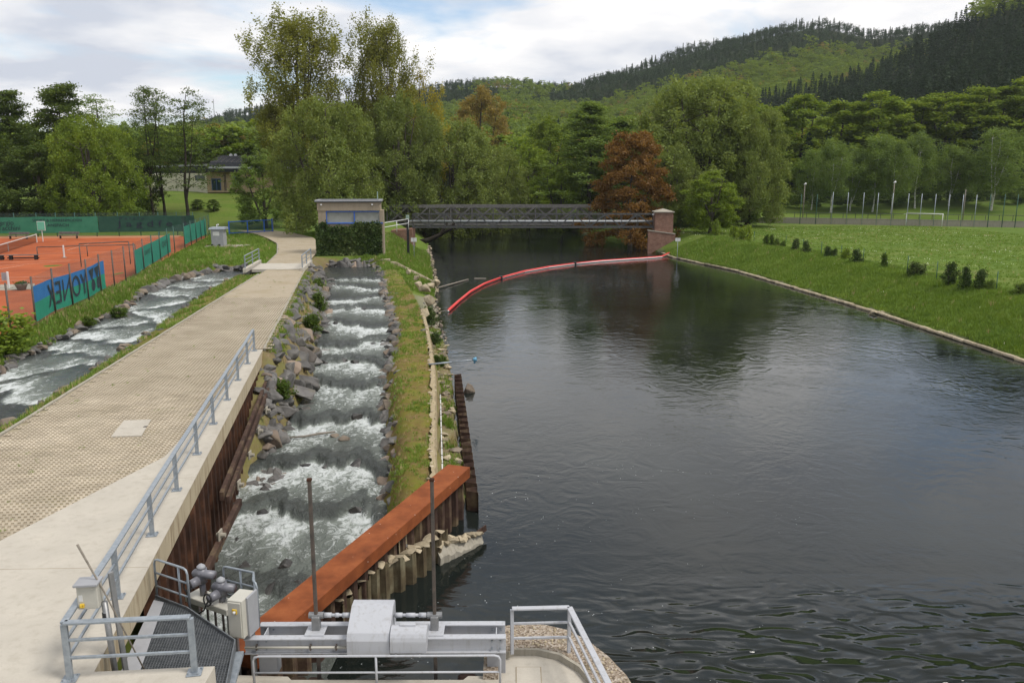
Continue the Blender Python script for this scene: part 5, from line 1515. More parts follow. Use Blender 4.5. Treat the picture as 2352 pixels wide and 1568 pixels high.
def tree_meshes(kind, seed, mat=None, bark='bark', **over):
    key = (kind, seed, mat, bark, tuple(sorted((k, v) for k, v in over.items() if not callable(v))))
    if key in TREES: return TREES[key]
    S = dict(SPEC[kind]); S.update(over)
    r = np.random.default_rng(seed)
    H, R, hb = S['H'], S['R'], S['hb'] * S['H']
    wood = MB()
    lean = r.normal(0, .02, 2) * H
    def axis_pt(z): k = z / H; return Vector((lean[0] * k * k + .12 * math.sin(z * .6 + seed), lean[1] * k * k + .12 * math.cos(z * .5 + seed), z))
    zs_ = np.linspace(-.6, H * .93, 9)
    wood.tube([axis_pt(z) for z in zs_], [max(.03, S['tr'] * (1 - .9 * max(0, z) / H) * (1.35 if z < .3 else 1)) for z in zs_], 7, False)
    stems = []
    for m_ in range(S['multi']):
        a = r.uniform(0, 6.28); z0 = H * r.uniform(.05, .28)
        end = Vector((math.cos(a), math.sin(a), 0)) * R * r.uniform(.35, .6) + Vector((0, 0, H * r.uniform(.7, .9)))
        p0 = axis_pt(z0); c = Vector((end.x * .55, end.y * .55, z0 + (end.z - z0) * .35))
        pts = [p0 * (1 - t) ** 2 + c * 2 * t * (1 - t) + end * t * t for t in np.linspace(0, 1, 7)]
        wood.tube(pts, [S['tr'] * .6 * (1 - .85 * t) + .02 for t in np.linspace(0, 1, 7)], 6, False)
        stems.append(pts)
    cents = []; wts = []
    n = S['limbs']
    for i in range(n):
        f = (i + r.uniform(0, 1)) / n
        zt = hb + (H * .97 - hb) * f
        t = (zt - hb) / (H - hb)
        er = R * S['env'](t) * r.uniform(.72, 1.08)
        a = i * 2.39996 + r.uniform(-.4, .4)
        tip = axis_pt(zt) + Vector((math.cos(a) * er, math.sin(a) * er, 0))
        z0 = max(hb * .7, zt - S['rise'] * er * 2.2 - .3)
        st = axis_pt(z0)
        if stems and r.random() < .6:
            pts = stems[r.integers(len(stems))]
            cand = min(pts, key=lambda p: (p - tip).length + max(0, p.z - tip.z) * 2)
            if cand.z < tip.z + .5: st = cand
        mid = (st + tip) / 2 + Vector((0, 0, .12 * er * (1 if S['droop'] else .2)))
        lr = max(.012, S['tr'] * .2 * (1 - .5 * f))
        wood.tube([st, (st + mid) / 2 + Vector((r.normal(0, .03 * er), r.normal(0, .03 * er), .03 * er)), mid, tip], [lr, lr * .75, lr * .55, lr * .22], 5, False)
        lobe_r = (S['lobe'][0] * R * r.uniform(.75, 1.25)) if S.get('lobe') else 0
        if lobe_r: tip = axis_pt(zt - lobe_r * .5) + (tip - axis_pt(zt)) * (1 - .55 * S['lobe'][0])
        for k in range(S['subs']):
            u = r.uniform(.28, 1.03) ** .8
            p = st * (1 - u) ** 2 + mid * 2 * u * (1 - u) + tip * u * u
            spread = er * .30 * (1.1 - .5 * u) + S['cl'][0] * .3
            q = p + Vector((r.normal(0, spread), r.normal(0, spread), r.normal(0, spread * .55) - S['droop'] * abs(r.normal(0, .5)) * S['cl'][2]))
            if S.get('lobe') and k >= 2:
                d_ = r.normal(size=3); d_[2] = d_[2] * .8 + .25; d_ /= np.linalg.norm(d_)
                lr_ = lobe_r * r.uniform(.55, 1.0)
                q = tip * .93 + st * .07 + Vector((d_[0] * lr_, d_[1] * lr_, d_[2] * lr_ * S['lobe'][1] - S['droop'] * abs(d_[0] + d_[1]) * .35 * lr_))
            if k % 2 == 0: wood.tube([p, (p + q) / 2 + Vector((0, 0, .05 * spread)), q], [lr * .35, lr * .25, lr * .1], 3, False)
            cents.append(q); wts.append(r.uniform(.55, 1.35))
    C = np.array(cents); nl = S['nl']
    cnt = np.maximum(4, (nl * np.array(wts)).astype(int))
    rep = np.repeat(C, cnt, 0); w3 = np.repeat(np.array(wts) ** .5, cnt)[:, None]
    g = r.normal(size=rep.shape) * np.array(S['cl']) * w3 * .8
    P = rep + g
    P = P[P[:, 2] > hb * .35]
    Q = leaf_quads(P, 1.2 if not S['droop'] else .2, S['leaf'], S['el'], r, S['droop'])
    tm = mesh_of('trunk', wood, M[bark], True)
    cm = quads_mesh('crown', Q, L[mat or S['mat']])
    TREES[key] = (tm, cm)
    return TREES[key]
def tree(name, label, kind, seed, x, y, top, z=None, width=None, mat=None, bark='bark', rz=None, cat='tree', group=None, **over):
    S = dict(SPEC[kind]); S.update(over)
    z = gz(x, y) if z is None else z
    tm, cm = tree_meshes(kind, seed, mat, bark, **over)
    sh_ = (top - z) / S['H']; sw = sh_ if width is None else width / (2 * S['R'])
    o = thing(name, label, cat, (x, y, z), rz if rz is not None else random.uniform(0, 6.28), group)
    o.scale = (sw, sw, sh_)
    link('trunk', tm, o); link('crown', cm, o)
    return o
def ptree(name, label, kind, seed, px, Y, pytop, pw=None, **k):
    x = gx(px, Y); wf_ = {'willow': 1.18, 'copper': 1.15, 'round': 1.15, 'beech': 1.2, 'poplar': 1.0}.get(kind, 1.0)
    return tree(name, label, kind, seed, x, Y, hz(pytop, Y), width=(pw * wf_ * Y / 1898.0 if pw else None), **k)

# the two poplars and the willows behind the house
ptree('poplar_tree', 'tallest broad poplar with an open crown left of its twin', 'poplar', 11, 690, 174, 12, 182)
ptree('poplar_tree', 'slightly lower poplar standing right of the tallest poplar', 'poplar', 12, 884, 181, 32, 146)
ptree('yellow_poplar', 'yellow-green tree at the right foot of the two poplars', 'poplar', 13, 972, 187, 165, 120, mat='yellow', limbs=40)
ptree('poplar_tree', 'dull green slim tree at the left foot of the tallest poplar', 'poplar', 14, 640, 170, 232, 90, limbs=30)
ptree('willow_tree', 'grey-green willow directly behind the pump house', 'willow', 21, 752, 124, 222, 232, rz=.5)
ptree('willow_tree', 'grey-green willow behind the left end of the footbridge', 'willow', 22, 915, 169, 220, 190, rz=1.4)
ptree('willow_tree', 'lower willow leaning over the river left of the footbridge middle', 'willow', 23, 1040, 178, 272, 220, rz=2.0)
ptree('willow_tree', 'small willow crown hanging over the far water behind the footbridge', 'willow', 21, 1125, 190, 330, 170, rz=3.0)
ptree('bud_tree', 'rounded olive-brown budding tree above the far willows', 'round', 31, 1105, 255, 192, 140, mat='bronze')
ptree('river_tree', 'green round tree behind the middle of the footbridge', 'round', 32, 1212, 205, 330, 150)
ptree('river_tree', 'yellow-green tall tree behind the footbridge', 'round', 33, 1262, 218, 262, 150, mat='beech')
ptree('river_tree', 'small green tree low behind the footbridge left of the copper tree', 'round', 36, 1290, 190, 372, 120)
ptree('alder_tree', 'dark layered alder left behind the copper-red tree', 'alder', 41, 1355, 192, 232, 190, mat='birch')
ptree('alder_tree', 'dark green tree half hidden behind the copper-red tree', 'alder', 42, 1432, 198, 262, 170, mat='birch')
ptree('copper_tree', 'copper-red maple beside the right end of the bridges', 'copper', 51, 1450, 151.5, 286, 200)
ptree('willow_tree', 'very large rounded willow on the right bank behind the brick pillar', 'willow', 24, 1610, 172, 172, 300, rz=.3, limbs=52)
ptree('willow_tree', 'right-hand lobe of grey-green willow beside the largest willow', 'willow', 22, 1722, 166, 250, 170, rz=2.9)
ptree('willow_tree', 'lower left lobe of willow between the copper tree and the largest willow', 'willow', 23, 1530, 160, 330, 140, rz=4.1)
ptree('young_tree', 'bright green young tree right of the brick pillar', 'round', 34, 1637, 146, 392, 128, mat='fresh')
# left group beyond the tennis courts
ptree('alder_tree', 'dark layered alder at the far left edge behind the tennis courts', 'alder', 43, 38, 150, 203, 150)
ptree('alder_tree', 'tallest dark alder behind the tennis courts, second from the left', 'alder', 44, 152, 146, 183, 165)
ptree('alder_tree', 'thin-topped pale alder right of the tallest dark alder', 'sparse', 45, 238, 162, 208, 120, mat='birch')
ptree('alder_tree', 'dark bushy alder low at the left edge behind the tennis fence', 'alder', 46, -45, 140, 262, 190)
ptree('shade_tree', 'dark low tree between the two left alders', 'round', 35, 88, 139, 322, 170, mat='alder')
ptree('willow_tree', 'light green bushy willow behind the tennis courts', 'willow', 26, 212, 138, 262, 200, mat='fresh')
ptree('shade_tree', 'dark low tree right of the light green willow', 'round', 36, 300, 150, 330, 130, mat='alder')
ptree('sparse_tree', 'leftmost of three tall sparse trees by the club house', 'sparse', 61, 345, 148, 182, 95, bark='barkdark')
ptree('sparse_tree', 'middle of three tall sparse trees by the club house', 'sparse', 62, 372, 151, 196, 100, bark='barkdark')
ptree('sparse_tree', 'rightmost of three tall sparse trees by the club house, leaning right', 'sparse', 63, 425, 148, 192, 130, bark='barkdark')
ptree('blossom_tree', 'small tree in white blossom in front of the club house wall', 'round', 37, 333, 152, 392, 46, mat='blossom')
ptree('garden_tree', 'green garden tree in front of the club house entrance', 'round', 38, 605, 142, 340, 135, mat='birch')
ptree('garden_tree', 'slim young tree behind the wire fence left of the pump house', 'sparse', 64, 708, 150, 350, 70)
for i, (px, Y) in enumerate(((450, 156), (486, 155), (672, 150))):
    ptree('round_bush', ['small round clipped tree on the club house lawn, left one', 'small round clipped tree on the club house lawn, right one', 'small round clipped tree behind the fence left of the pump house'][i], 'round', 39, px, Y, 457, 30, mat='bush', group='clipped lawn trees')
# birches and wood edge beyond the sports field
bi = [(1912, 205, 318, 90), (1958, 209, 335, 85), (2010, 207, 300, 100), (2052, 204, 318, 90), (2105, 211, 300, 95), (2185, 213, 330, 100), (2285, 206, 290, 130), (1868, 212, 340, 80)]
bl = ['left of the birch row', 'second', 'third', 'fourth', 'fifth', 'sixth']
bt_ = ['slender birch second from left in the row behind the ball fence', 'slender birch third from left in the row behind the ball fence', 'broad-crowned birch fourth in the row behind the ball fence', 'bright-trunked birch in the middle behind the ball fence', 'birch fifth from the left behind the ball fence', 'dim birch right of the middle behind the ball fence', 'forked white-trunked birch at the right behind the ball fence', 'leftmost slim birch behind the ball fence']
for i, (px, Y, pt, w) in enumerate(bi):
    ptree('birch_tree', bt_[i], 'birch', 71 + i % 4, px, Y, pt, w, bark='birchbark', group='birches along the wood edge', multi=2 if px == 2285 else 1)
be = [(1752, 236, 228, 130), (1835, 238, 214, 130), (1920, 243, 218, 140), (2000, 240, 205, 150), (2085, 246, 214, 140), (2165, 243, 205, 150), (2245, 247, 184, 150), (2330, 244, 172, 160), (2410, 246, 165, 150)]
for i, (px, Y, pt, w) in enumerate(be):
    ptree('beech_tree', ['first', 'second', 'third', 'fourth', 'fifth', 'sixth', 'seventh', 'eighth', 'ninth'][i] + ' fresh green beech from the left along the right wood edge', 'beech', 81 + i % 4, px, Y, pt, w, group='beeches along the wood edge')

# ---------------------------------------------------------------- scattering (instanced stuff)
def scatter(name, pts, pick, scl, rot, protos, label, parent=None):
    colp = bpy.data.collections.new(name + '_kinds')
    for i, (m_) in enumerate(protos):
        o = bpy.data.objects.new('%s_kind_%02d' % (name, i), m_)
        colp.objects.link(o)
    me = bpy.data.meshes.new(name)
    me.vertices.add(len(pts)); me.vertices.foreach_set('co', np.asarray(pts, np.float32).reshape(-1))
    a = me.attributes.new('pick', 'INT', 'POINT'); a.data.foreach_set('value', np.asarray(pick, np.int32))
    a = me.attributes.new('scl', 'FLOAT_VECTOR', 'POINT'); a.data.foreach_set('vector', np.asarray(scl, np.float32).reshape(-1))
    a = me.attributes.new('rot', 'FLOAT_VECTOR', 'POINT'); a.data.foreach_set('vector', np.asarray(rot, np.float32).reshape(-1))
    o = link(name, me, parent)
    g = bpy.data.node_groups.new(name + '_nodes', 'GeometryNodeTree')
    g.interface.new_socket('Geometry', in_out='INPUT', socket_type='NodeSocketGeometry')
    g.interface.new_socket('Geometry', in_out='OUTPUT', socket_type='NodeSocketGeometry')
    gi = g.nodes.new('NodeGroupInput'); go = g.nodes.new('NodeGroupOutput')
    ci = g.nodes.new('GeometryNodeCollectionInfo'); ci.inputs['Collection'].default_value = colp
    ci.inputs['Separate Children'].default_value = True; ci.inputs['Reset Children'].default_value = True
    ip = g.nodes.new('GeometryNodeInstanceOnPoints'); ip.inputs['Pick Instance'].default_value = True
    def na(nm, ty):
        n = g.nodes.new('GeometryNodeInputNamedAttribute'); n.data_type = ty; n.inputs['Name'].default_value = nm; return n.outputs['Attribute']
    m2p = g.nodes.new('GeometryNodeMeshToPoints')
    g.links.new(gi.outputs[0], m2p.inputs['Mesh']); g.links.new(m2p.outputs[0], ip.inputs['Points'])
    g.links.new(ci.outputs[0], ip.inputs['Instance'])
    g.links.new(na('pick', 'INT'), ip.inputs['Instance Index'])
    g.links.new(na('rot', 'FLOAT_VECTOR'), ip.inputs['Rotation'])
    g.links.new(na('scl', 'FLOAT_VECTOR'), ip.inputs['Scale'])
    g.links.new(ip.outputs[0], go.inputs[0])
    md = o.modifiers.new('scatter', 'NODES'); md.node_group = g
    o['kind'] = 'stuff'; o['label'] = label
    return o

# forest on the hills: low detail trees, unit height 1
def far_broad(seed, mat, n=420):
    r = np.random.default_rng(seed)
    P = []
    for k in range(16):
        a = r.uniform(0, 6.28); zc = r.uniform(.42, .86); rr = .27 * math.sin(min(1, (zc - .2) / .8) * math.pi) ** .5 * r.uniform(.5, 1)
        c = np.array([math.cos(a) * rr, math.sin(a) * rr, zc])
        d = r.normal(size=(n // 16, 3)); d /= np.linalg.norm(d, axis=1)[:, None]; d[:, 2] = np.abs(d[:, 2]) * .8 - .15
        P.append(c + d * r.uniform(.07, .13) * r.uniform(.6, 1.1, (n // 16, 1)))
    P = np.concatenate(P)
    return quads_mesh('broadleaf', leaf_quads(P, 1.5, .042, 1.2, r), L[mat])
def far_spruce(seed, mat, n=360, w=.17):
    r = np.random.default_rng(seed)
    t = r.uniform(0, 1, n) ** .75
    lay = np.round(t * 13) / 13
    rad_ = (1 - lay) * w * r.uniform(.35, 1.0, n) + .008
    a = r.uniform(0, 6.28, n)
    P = np.stack([np.cos(a) * rad_, np.sin(a) * rad_, .12 + .88 * lay - rad_ * .35 + r.normal(0, .008, n)], 1)
    return quads_mesh('conifer', leaf_quads(P, 1.0, .05, 1.3, r), L[mat])
def far_pine(seed, mat, n=420):
    r = np.random.default_rng(seed)
    P = []
    for k in range(9):
        a = r.uniform(0, 6.28); rr = r.uniform(0, .22); zc = r.uniform(.35, .95) - rr * .5
        d = r.normal(size=(n // 9, 3)) * np.array([.085, .085, .06])
        P.append(np.array([math.cos(a) * rr, math.sin(a) * rr, zc]) + d)
    return quads_mesh('pine', leaf_quads(np.concatenate(P), 1.0, .045, 1.2, r), L[mat])
protos = [far_broad(1, 'beech'), far_broad(2, 'beech'), far_broad(3, 'fresh'), far_broad(4, 'birch'), far_spruce(5, 'spruce'), far_spruce(6, 'spruce', w=.2), far_spruce(7, 'spruce', w=.14), far_pine(8, 'spruce'), far_pine(9, 'spruce'), far_broad(10, 'bronze')]
r = np.random.default_rng(99)
FP = []
def ring_pts(y0, y1, st):
    y = y0
    while y < y1:
        x0, x1 = -y * .75 - 60, y * .80 + 60
        n = int((x1 - x0) / st)
        X = np.linspace(x0, x1, n) + r.uniform(-.42, .42, n) * st
        Y = y + r.uniform(-.45, .45, n) * st
        FP.append(np.stack([X, Y], 1))
        y += st
ring_pts(215, 330, 5.2); ring_pts(330, 560, 6.4); ring_pts(560, 960, 6.3)
FP = np.concatenate(FP)
X, Y = FP[:, 0], FP[:, 1]
pxv = 1176 + 1898 * X / Y
riverband = (X > riv_L(Y) - 6) & (X < riv_R(Y) + 6) & (Y < 430)
keep = ~riverband & ((Y > 330) | ((X > riv_R(Y)) & (Y > 222 + 14 * fbm(X * .05, Y * .05, 2))) | ((X < riv_L(Y)) & (Y > 262)))
X, Y = X[keep], Y[keep]; pxv = pxv[keep]
Z = ground_z(X, Y)
# what grows where: dark conifer belts and fresh beech belts in big patches
nb_ = fbm(X * .006 + 3, Y * .010 + 9, 3)
nf = fbm(X * .03, Y * .03, 3)
pyv = 400 - (Z - CAM_H) * 1898 / Y
con = np.zeros(len(X))
farh = Y > 575
skyA = np.interp(pxv, np.array(SKY_A)[:, 0], np.array(SKY_A)[:, 1]); skyB = np.interp(pxv, np.array(SKY_B)[:, 0], np.array(SKY_B)[:, 1])
ela = np.clip((pyv - skyA) / np.maximum(430 - skyA, 20), 0, 1)      # 0 at the crest, 1 at the valley
con = np.where(farh, sstep(.34, .20, ela + (nb_ - .5) * .45), con)
elb = np.clip((pyv - skyB) / np.maximum(430 - skyB, 20), 0, 1)
near_r = (~farh) & (pxv > 1600)
con = np.where(near_r, sstep(.80, .70, elb + (nb_ - .5) * .35) * np.where((pxv > 2080), sstep(.06, .22, elb + (nf - .5) * .25), 1.0), con)
con = np.where(near_r & (Y < 300), np.maximum(con, (pxv > 1750) * (nf > .52) * .8), con)
con = np.where((Y < 243) & (pxv > 1735), .93, con)
con = np.where((~farh) & (pxv <= 1600), (nb_ > .60) * .9 * (Y > 400), con)
u = r.random(len(X))
iscon = u < con
pk = np.where(iscon, np.where(farh & (r.random(len(X)) < .6), r.integers(7, 9, len(X)), r.integers(4, 7, len(X))), np.where(r.random(len(X)) < .06, 9, r.choice([0, 0, 1, 1, 2, 3], len(X))))
hgt = np.where(iscon, r.uniform(11, 16.5, len(X)), r.uniform(13, 20, len(X))) * np.where(Y < 330, 1.12, 1.0) * np.where(farh, .72, 1.0)
wid = hgt * np.where(iscon, r.uniform(.95, 1.3, len(X)), r.uniform(1.05, 1.4, len(X)))
scatter('hill_forest', np.stack([X, Y, Z - .5], 1), pk, np.stack([wid, wid, hgt], 1), np.stack([np.zeros_like(X), np.zeros_like(X), r.uniform(0, 6.28, len(X))], 1), protos, 'mixed forest covering the hills, fresh beech and dark conifers')
# undergrowth closing the view between the riverside trunks
ux = np.concatenate([r.uniform(-40, -18, 60), r.uniform(-130, -60, 120), r.uniform(22, 48, 70), r.uniform(-30, 8, 90), r.uniform(60, 190, 160)])
uy = np.concatenate([r.uniform(128, 158, 60), r.uniform(133, 150, 120), r.uniform(160, 185, 70), r.uniform(205, 240, 90), r.uniform(212, 226, 160)])
ok = ~((ux > riv_L(uy) - 1.5) & (ux < riv_R(uy) + 1.5)) & ~((ux > -62) & (ux < -28) & (uy < 160)) & ~((ux / uy > -.175) & (uy < 166) & (ux < 10))
ux, uy = ux[ok], uy[ok]
und = [far_broad(21, 'alder', 700), far_broad(22, 'bush', 700), far_broad(23, 'birch', 700)]
s_ = r.uniform(3.0, 6.5, len(ux))
scatter('undergrowth', np.stack([ux, uy, ground_z(ux, uy) - s_ * .28], 1), r.integers(0, 3, len(ux)), np.stack([s_ * 1.3, s_ * 1.3, s_], 1), np.stack([ux * 0, ux * 0, r.uniform(0, 6.28, len(ux))], 1), und, 'dense undergrowth below the riverside and wood-edge trees')

# ivy on the house front
r = np.random.default_rng(5)
n = 11000
U = r.uniform(-.25, hw_ + .12, n); 
topz = np.interp(U, [-.3, .1, .35, 1.0, 1.15, 2.4, 3.9, 4.1, 7.2, 7.6, 8.2], [hz(520, YH), hz(515, YH), hz(511, YH), hz(511, YH), hz(522, YH), hz(521, YH), hz(522, YH), hz(512, YH), hz(512, YH), hz(518, YH), hz(530, YH)]) + r.normal(0, .12, n)
Vv = 3.0 + (topz - 3.0) * r.uniform(0, 1, n) ** .9
dep = -(.05 + .55 * fbm(U * 1.3, Vv * 1.3, 3) * r.uniform(.3, 1.1, n))
P = np.array([hp(u, d, z) for u, d, z in zip(U, dep, Vv)])
ivo = link('ivy', quads_mesh('ivy', leaf_quads(P, -.2, .20, 1.1, r, .3), L['ivy'])); tag(ivo, 'thick dark ivy covering the front wall of the pump house', 'ivy')

# ---------------------------------------------------------------- tennis courts
TZ = 3.9
def netting(name, col, fac):
    m, t = newmat(name)
    d = N(t, 'ShaderNodeBsdfDiffuse'); d.inputs[0].default_value = (*col, 1)
    tr = N(t, 'ShaderNodeBsdfTransparent'); mx = N(t, 'ShaderNodeMixShader')
    mx.inputs[0].default_value = fac
    t.links.new(tr.outputs[0], mx.inputs[1]); t.links.new(d.outputs[0], mx.inputs[2])
    o = N(t, 'ShaderNodeOutputMaterial'); t.links.new(mx.outputs[0], o.inputs['Surface'])
    return m
M['chainlink'] = netting('chain_link', (.09, .13, .13), .24)
M['meshfine'] = netting('fine_mesh', (.07, .11, .10), .30)
M['tennisnet'] = netting('tennis_net', (.02, .02, .02), .45)
M['screen'] = pm('green_windscreen', (.035, .29, .20), (.045, .35, .24), 1.2, .8, 0, .15, 8, .01, .1)
M['screendark'] = pm('dark_green_windscreen', (.022, .065, .048), (.03, .085, .06), 1.2, .8, 0, .15, 8, .01, .1)
M['screenmid'] = pm('mid_green_windscreen', (.035, .155, .095), (.05, .195, .12), 1.2, .8, 0, .15, 8, .01, .1)
M['bannerblue'] = pm('banner_blue', (.03, .18, .50), (.04, .23, .58), 1.2, .7, 0, .1, 8, .01, .1)
M['bannergreen'] = pm('banner_green', (.02, .31, .19), (.03, .37, .23), 1.2, .7, 0, .1, 8, .01, .1)
M['print'] = pm('dark_print', (.012, .02, .035), (.02, .03, .045), 2, .8)
M['printgreen'] = pm('faded_print', (.015, .05, .04), (.02, .06, .045), 2, .8)
ys_c = list(np.arange(28, 122, 4.0)) + [121.5]
mb = MB()
for y in ys_c: mb.v += [(-125, y, TZ - .005), (float(fence_x(y)) + .05, y, TZ - .005)]
mb.f = [(2 * i, 2 * i + 1, 2 * i + 3, 2 * i + 2) for i in range(len(ys_c) - 1)]
court = struct('tennis_court', mb, M['clay'], False, 'red clay tennis courts behind the side stream')
part('worn_margin', MB().add([(-125, 114.0, TZ), (-48, 119.0, TZ), (-49, 123.4, TZ), (-125, 118.5, TZ)], [(0, 1, 2, 3)]), M['claypale'], court)
def cline(a, b, w=.07, z=TZ + .004):
    a = Vector((*a, z)); b = Vector((*b, z)); part('line', MB().bar(a, b, w, .004), M['linewhite'], court)
for (a, b) in (((0, 645), (190, 641)), ((0, 638), (190, 633)), ((0, 610), (160, 600)), ((0, 618), (55, 609)), ((0, 603), (240, 594)), ((0, 571), (55, 566)), ((133, 554), (152, 552)), ((153, 575), (205, 560)), ((90, 583), (300, 577))):
    cline(spot(*a, TZ), spot(*b, TZ), .09)
pad = [spot(0, 654, TZ), spot(80, 652, TZ), spot(80, 664, TZ), spot(0, 667, TZ)]
part('concrete_strip', MB().prism(pad, TZ - .1, TZ + .02), M['concrete_old'], court)

def text_geo(s, size):
    cu = bpy.data.curves.new('tmp_text', 'FONT'); cu.body = s; cu.size = size; cu.align_x = 'CENTER'; cu.align_y = 'CENTER'; cu.resolution_u = 3
    o = bpy.data.objects.new('tmp_text', cu); COL.objects.link(o)
    dg = bpy.context.evaluated_depsgraph_get()
    me = bpy.data.meshes.new_from_object(o.evaluated_get(dg))
    v = [tuple(p.co) for p in me.vertices]; f = [tuple(p.vertices) for p in me.polygons]
    bpy.data.objects.remove(o); bpy.data.curves.remove(cu); bpy.data.meshes.remove(me)
    return v, f
fpx = [(27, 775), (84, 753), (129, 725), (169, 709), (205, 694), (234, 676), (264, 663), (290, 649), (313, 638), (332, 624), (352, 611), (370, 600), (387, 588), (402, 580), (425, 570), (440, 562), (452, 556), (463, 551), (472, 546), (481, 541)]
fps = [spot(x, y, TZ) for x, y in fpx]
fln = lerp_t([(p[1], p[0]) for p in fps])
tf = thing('tennis_side_fence', 'tall wire fence between the tennis courts and the side stream', 'fence', (fps[1][0], fps[1][1], TZ))
FH = 3.05
for i, p in enumerate(fps):
    part('post', MB().tube([(p[0], p[1], TZ - .3), (p[0], p[1], TZ + FH)], .055, 8), M['darksteel'] if i < 10 else M['greenpaint'], tf, True)
for a, b in zip(fps[1:-1], fps[2:]):
    part('wire_panel', MB().add([(a[0] - .03, a[1], TZ + .05), (b[0] - .03, b[1], TZ + .05), (b[0] - .03, b[1], TZ + FH - .05), (a[0] - .03, a[1], TZ + FH - .05)], [(0, 1, 2, 3)]), M['chainlink'], tf)
a, b = fps[0], fps[1]
part('wire_panel', MB().add([(a[0] - .03, a[1], TZ + .05), (b[0] - .03, b[1], TZ + .05), (b[0] - .03, b[1], TZ + FH - .05), (a[0] - .03, a[1], TZ + FH - .4)], [(0, 1, 2, 3)]), M['chainlink'], tf)
part('cross_rail', MB().tube([(fps[0][0], fps[0][1], TZ + 1.1), (fps[0][0] - 3, fps[0][1] - 3, TZ + 1.1)], .03, 6), M['darksteel'], tf)
def screen(y0, y1, z0, z1, off, n=10, sag=.0):
    mb = MB()
    for i in range(n + 1):
        y = y0 + (y1 - y0) * i / n
        x = float(fln(y)) + off + .03 * math.sin(i * 1.3)
        mb.v += [(x, y, z0), (x, y, z1 - sag * math.sin(math.pi * i / n))]
    mb.f = [(2 * i, 2 * i + 2, 2 * i + 3, 2 * i + 1) for i in range(n)]
    return mb
def on_fence(v, f, yc, zc, off, mirror, wscale=1.0):
    mb = MB(); s = -1 if mirror else 1
    mb.v = [(float(fln(yc + s * x * wscale)) + off, yc + s * x * wscale, zc + y) for x, y, z in v]; mb.f = [tuple(t) for t in f]
    return mb
bn = thing('fence_banner', 'blue and green banner with mirrored dark lettering on the tennis fence', 'banner', (fps[1][0], fps[1][1], TZ))
y0, y1 = fps[1][1] + .25, 63.3
part('upper_half', screen(y0, y1, TZ + 1.42, TZ + 2.42, -.09, 14, .06), M['bannerblue'], bn)
part('lower_half', screen(y0, y1, TZ + .30, TZ + 1.42, -.09, 14), M['bannergreen'], bn)
v, f = text_geo('YONEX', 2.05)
yc = y0 + (y1 - y0) * .43
wv = max(p[0] for p in v) - min(p[0] for p in v)
part('lettering', on_fence(v, f, yc, TZ + 1.33, -.045, True, (y1 - y0) * .46 / wv), M['print'], bn)
lg = MB()
for k, uc in enumerate((.755, .86)):
    c = y0 + (y1 - y0) * uc
    w_ = (y1 - y0) * .045
    def q_(yy_, zz_): return (float(fln(yy_)) - .045, yy_, zz_)
    lg.add([q_(c - w_ * 1.1, TZ + 2.15), q_(c + w_ * 1.1, TZ + 2.22), q_(c + .1, TZ + 1.25)], [(0, 1, 2)])
    cc = [q_(c + w_ * .45 + .75 * math.cos(a) * w_ * 1.1, TZ + .98 + .42 * math.sin(a)) for a in np.linspace(0, 2 * math.pi, 21)[:-1]]
    lg.add(cc, [tuple(range(20))])
part('emblem', lg, M['print'], bn)
w2 = tag(part('windscreen', screen(fps[8][1] + .3, fps[12][1] + 2.2, TZ + .25, TZ + 2.35, -.09, 12, .05), M['screen']), 'bright green windscreen on the side fence, nearer one behind the banner', 'windscreen', 'green windscreens')
v, f = text_geo('HEAD', .9); part('lettering', on_fence(v, f, 90, TZ + 1.5, -.045, True, 1.6), M['printgreen'], w2)
v, f = text_geo('TENNIS', .6); part('lettering', on_fence(v, f, 79.5, TZ + 1.6, -.045, True, 1.6), M['printgreen'], w2)
tag(part('windscreen', screen(fps[14][1] + .2, fps[18][1] + 2, TZ + .4, TZ + 2.6, -.09, 12, .05), M['screen']), 'bright green windscreen on the far end of the side fence', 'windscreen', 'green windscreens')
# far fence
ff = lerp_t([(-140, 112), (-73.6, 119.5), (-62, 121.1), (-49, 123.4), (-44.4, 122.4)])
fx0 = thing('tennis_far_fence', 'tall green wire fence at the back of the tennis courts', 'fence', (-60, 121.3, TZ))
for px in (-90, -45, 0, 45, 92, 133, 174, 218, 265, 312, 352, 392, 432):
    x = gx(px, 121, 515); y = float(ff(x))
    part('post', MB().tube([(x, y, TZ - .3), (x, y, TZ + 3.45)], .06, 6), M['greenpaint'], fx0, True)
mb = MB()
for i in range(25):
    x = -110 + i * (65.6 / 24); y = float(ff(x)); mb.v += [(x, y + .02, TZ + .1), (x, y + .02, TZ + 3.4)]
mb.f = [(2 * i, 2 * i + 2, 2 * i + 3, 2 * i + 1) for i in range(24)]
part('wire_panel', mb, M['meshfine'], fx0)
def scr_far(px0, px1, z0, z1, mat, lab):
    mb = MB(); n = 8
    for i in range(n + 1):
        x = gx(px0 + (px1 - px0) * i / n, 121, 515); y = float(ff(x)) - .1
        mb.v += [(x, y, z0), (x, y, z1 - (.05 * math.sin(i * 2.2)))]
    mb.f = [(2 * i, 2 * i + 2, 2 * i + 3, 2 * i + 1) for i in range(n)]
    return tag(part('windscreen', mb, mat), lab, 'windscreen', 'far windscreens')
wa = scr_far(-110, 223, TZ + .55, TZ + 2.85, M['screenmid'], 'mid green windscreen with dark lettering on the far tennis fence')
wb = scr_far(224, 436, TZ + .6, TZ + 2.9, M['screendark'], 'darkest green windscreen with spaced lettering on the far tennis fence')
def far_text(s, px, z, size, par, ws=1.0):
    v, f = text_geo(s, size); xc = gx(px, 121, 515)
    mb = MB(); mb.v = [(xc + x * ws, float(ff(xc + x * ws)) - .16, z + y) for x, y, q in v]; mb.f = f
    part('lettering', mb, M['print'], par)
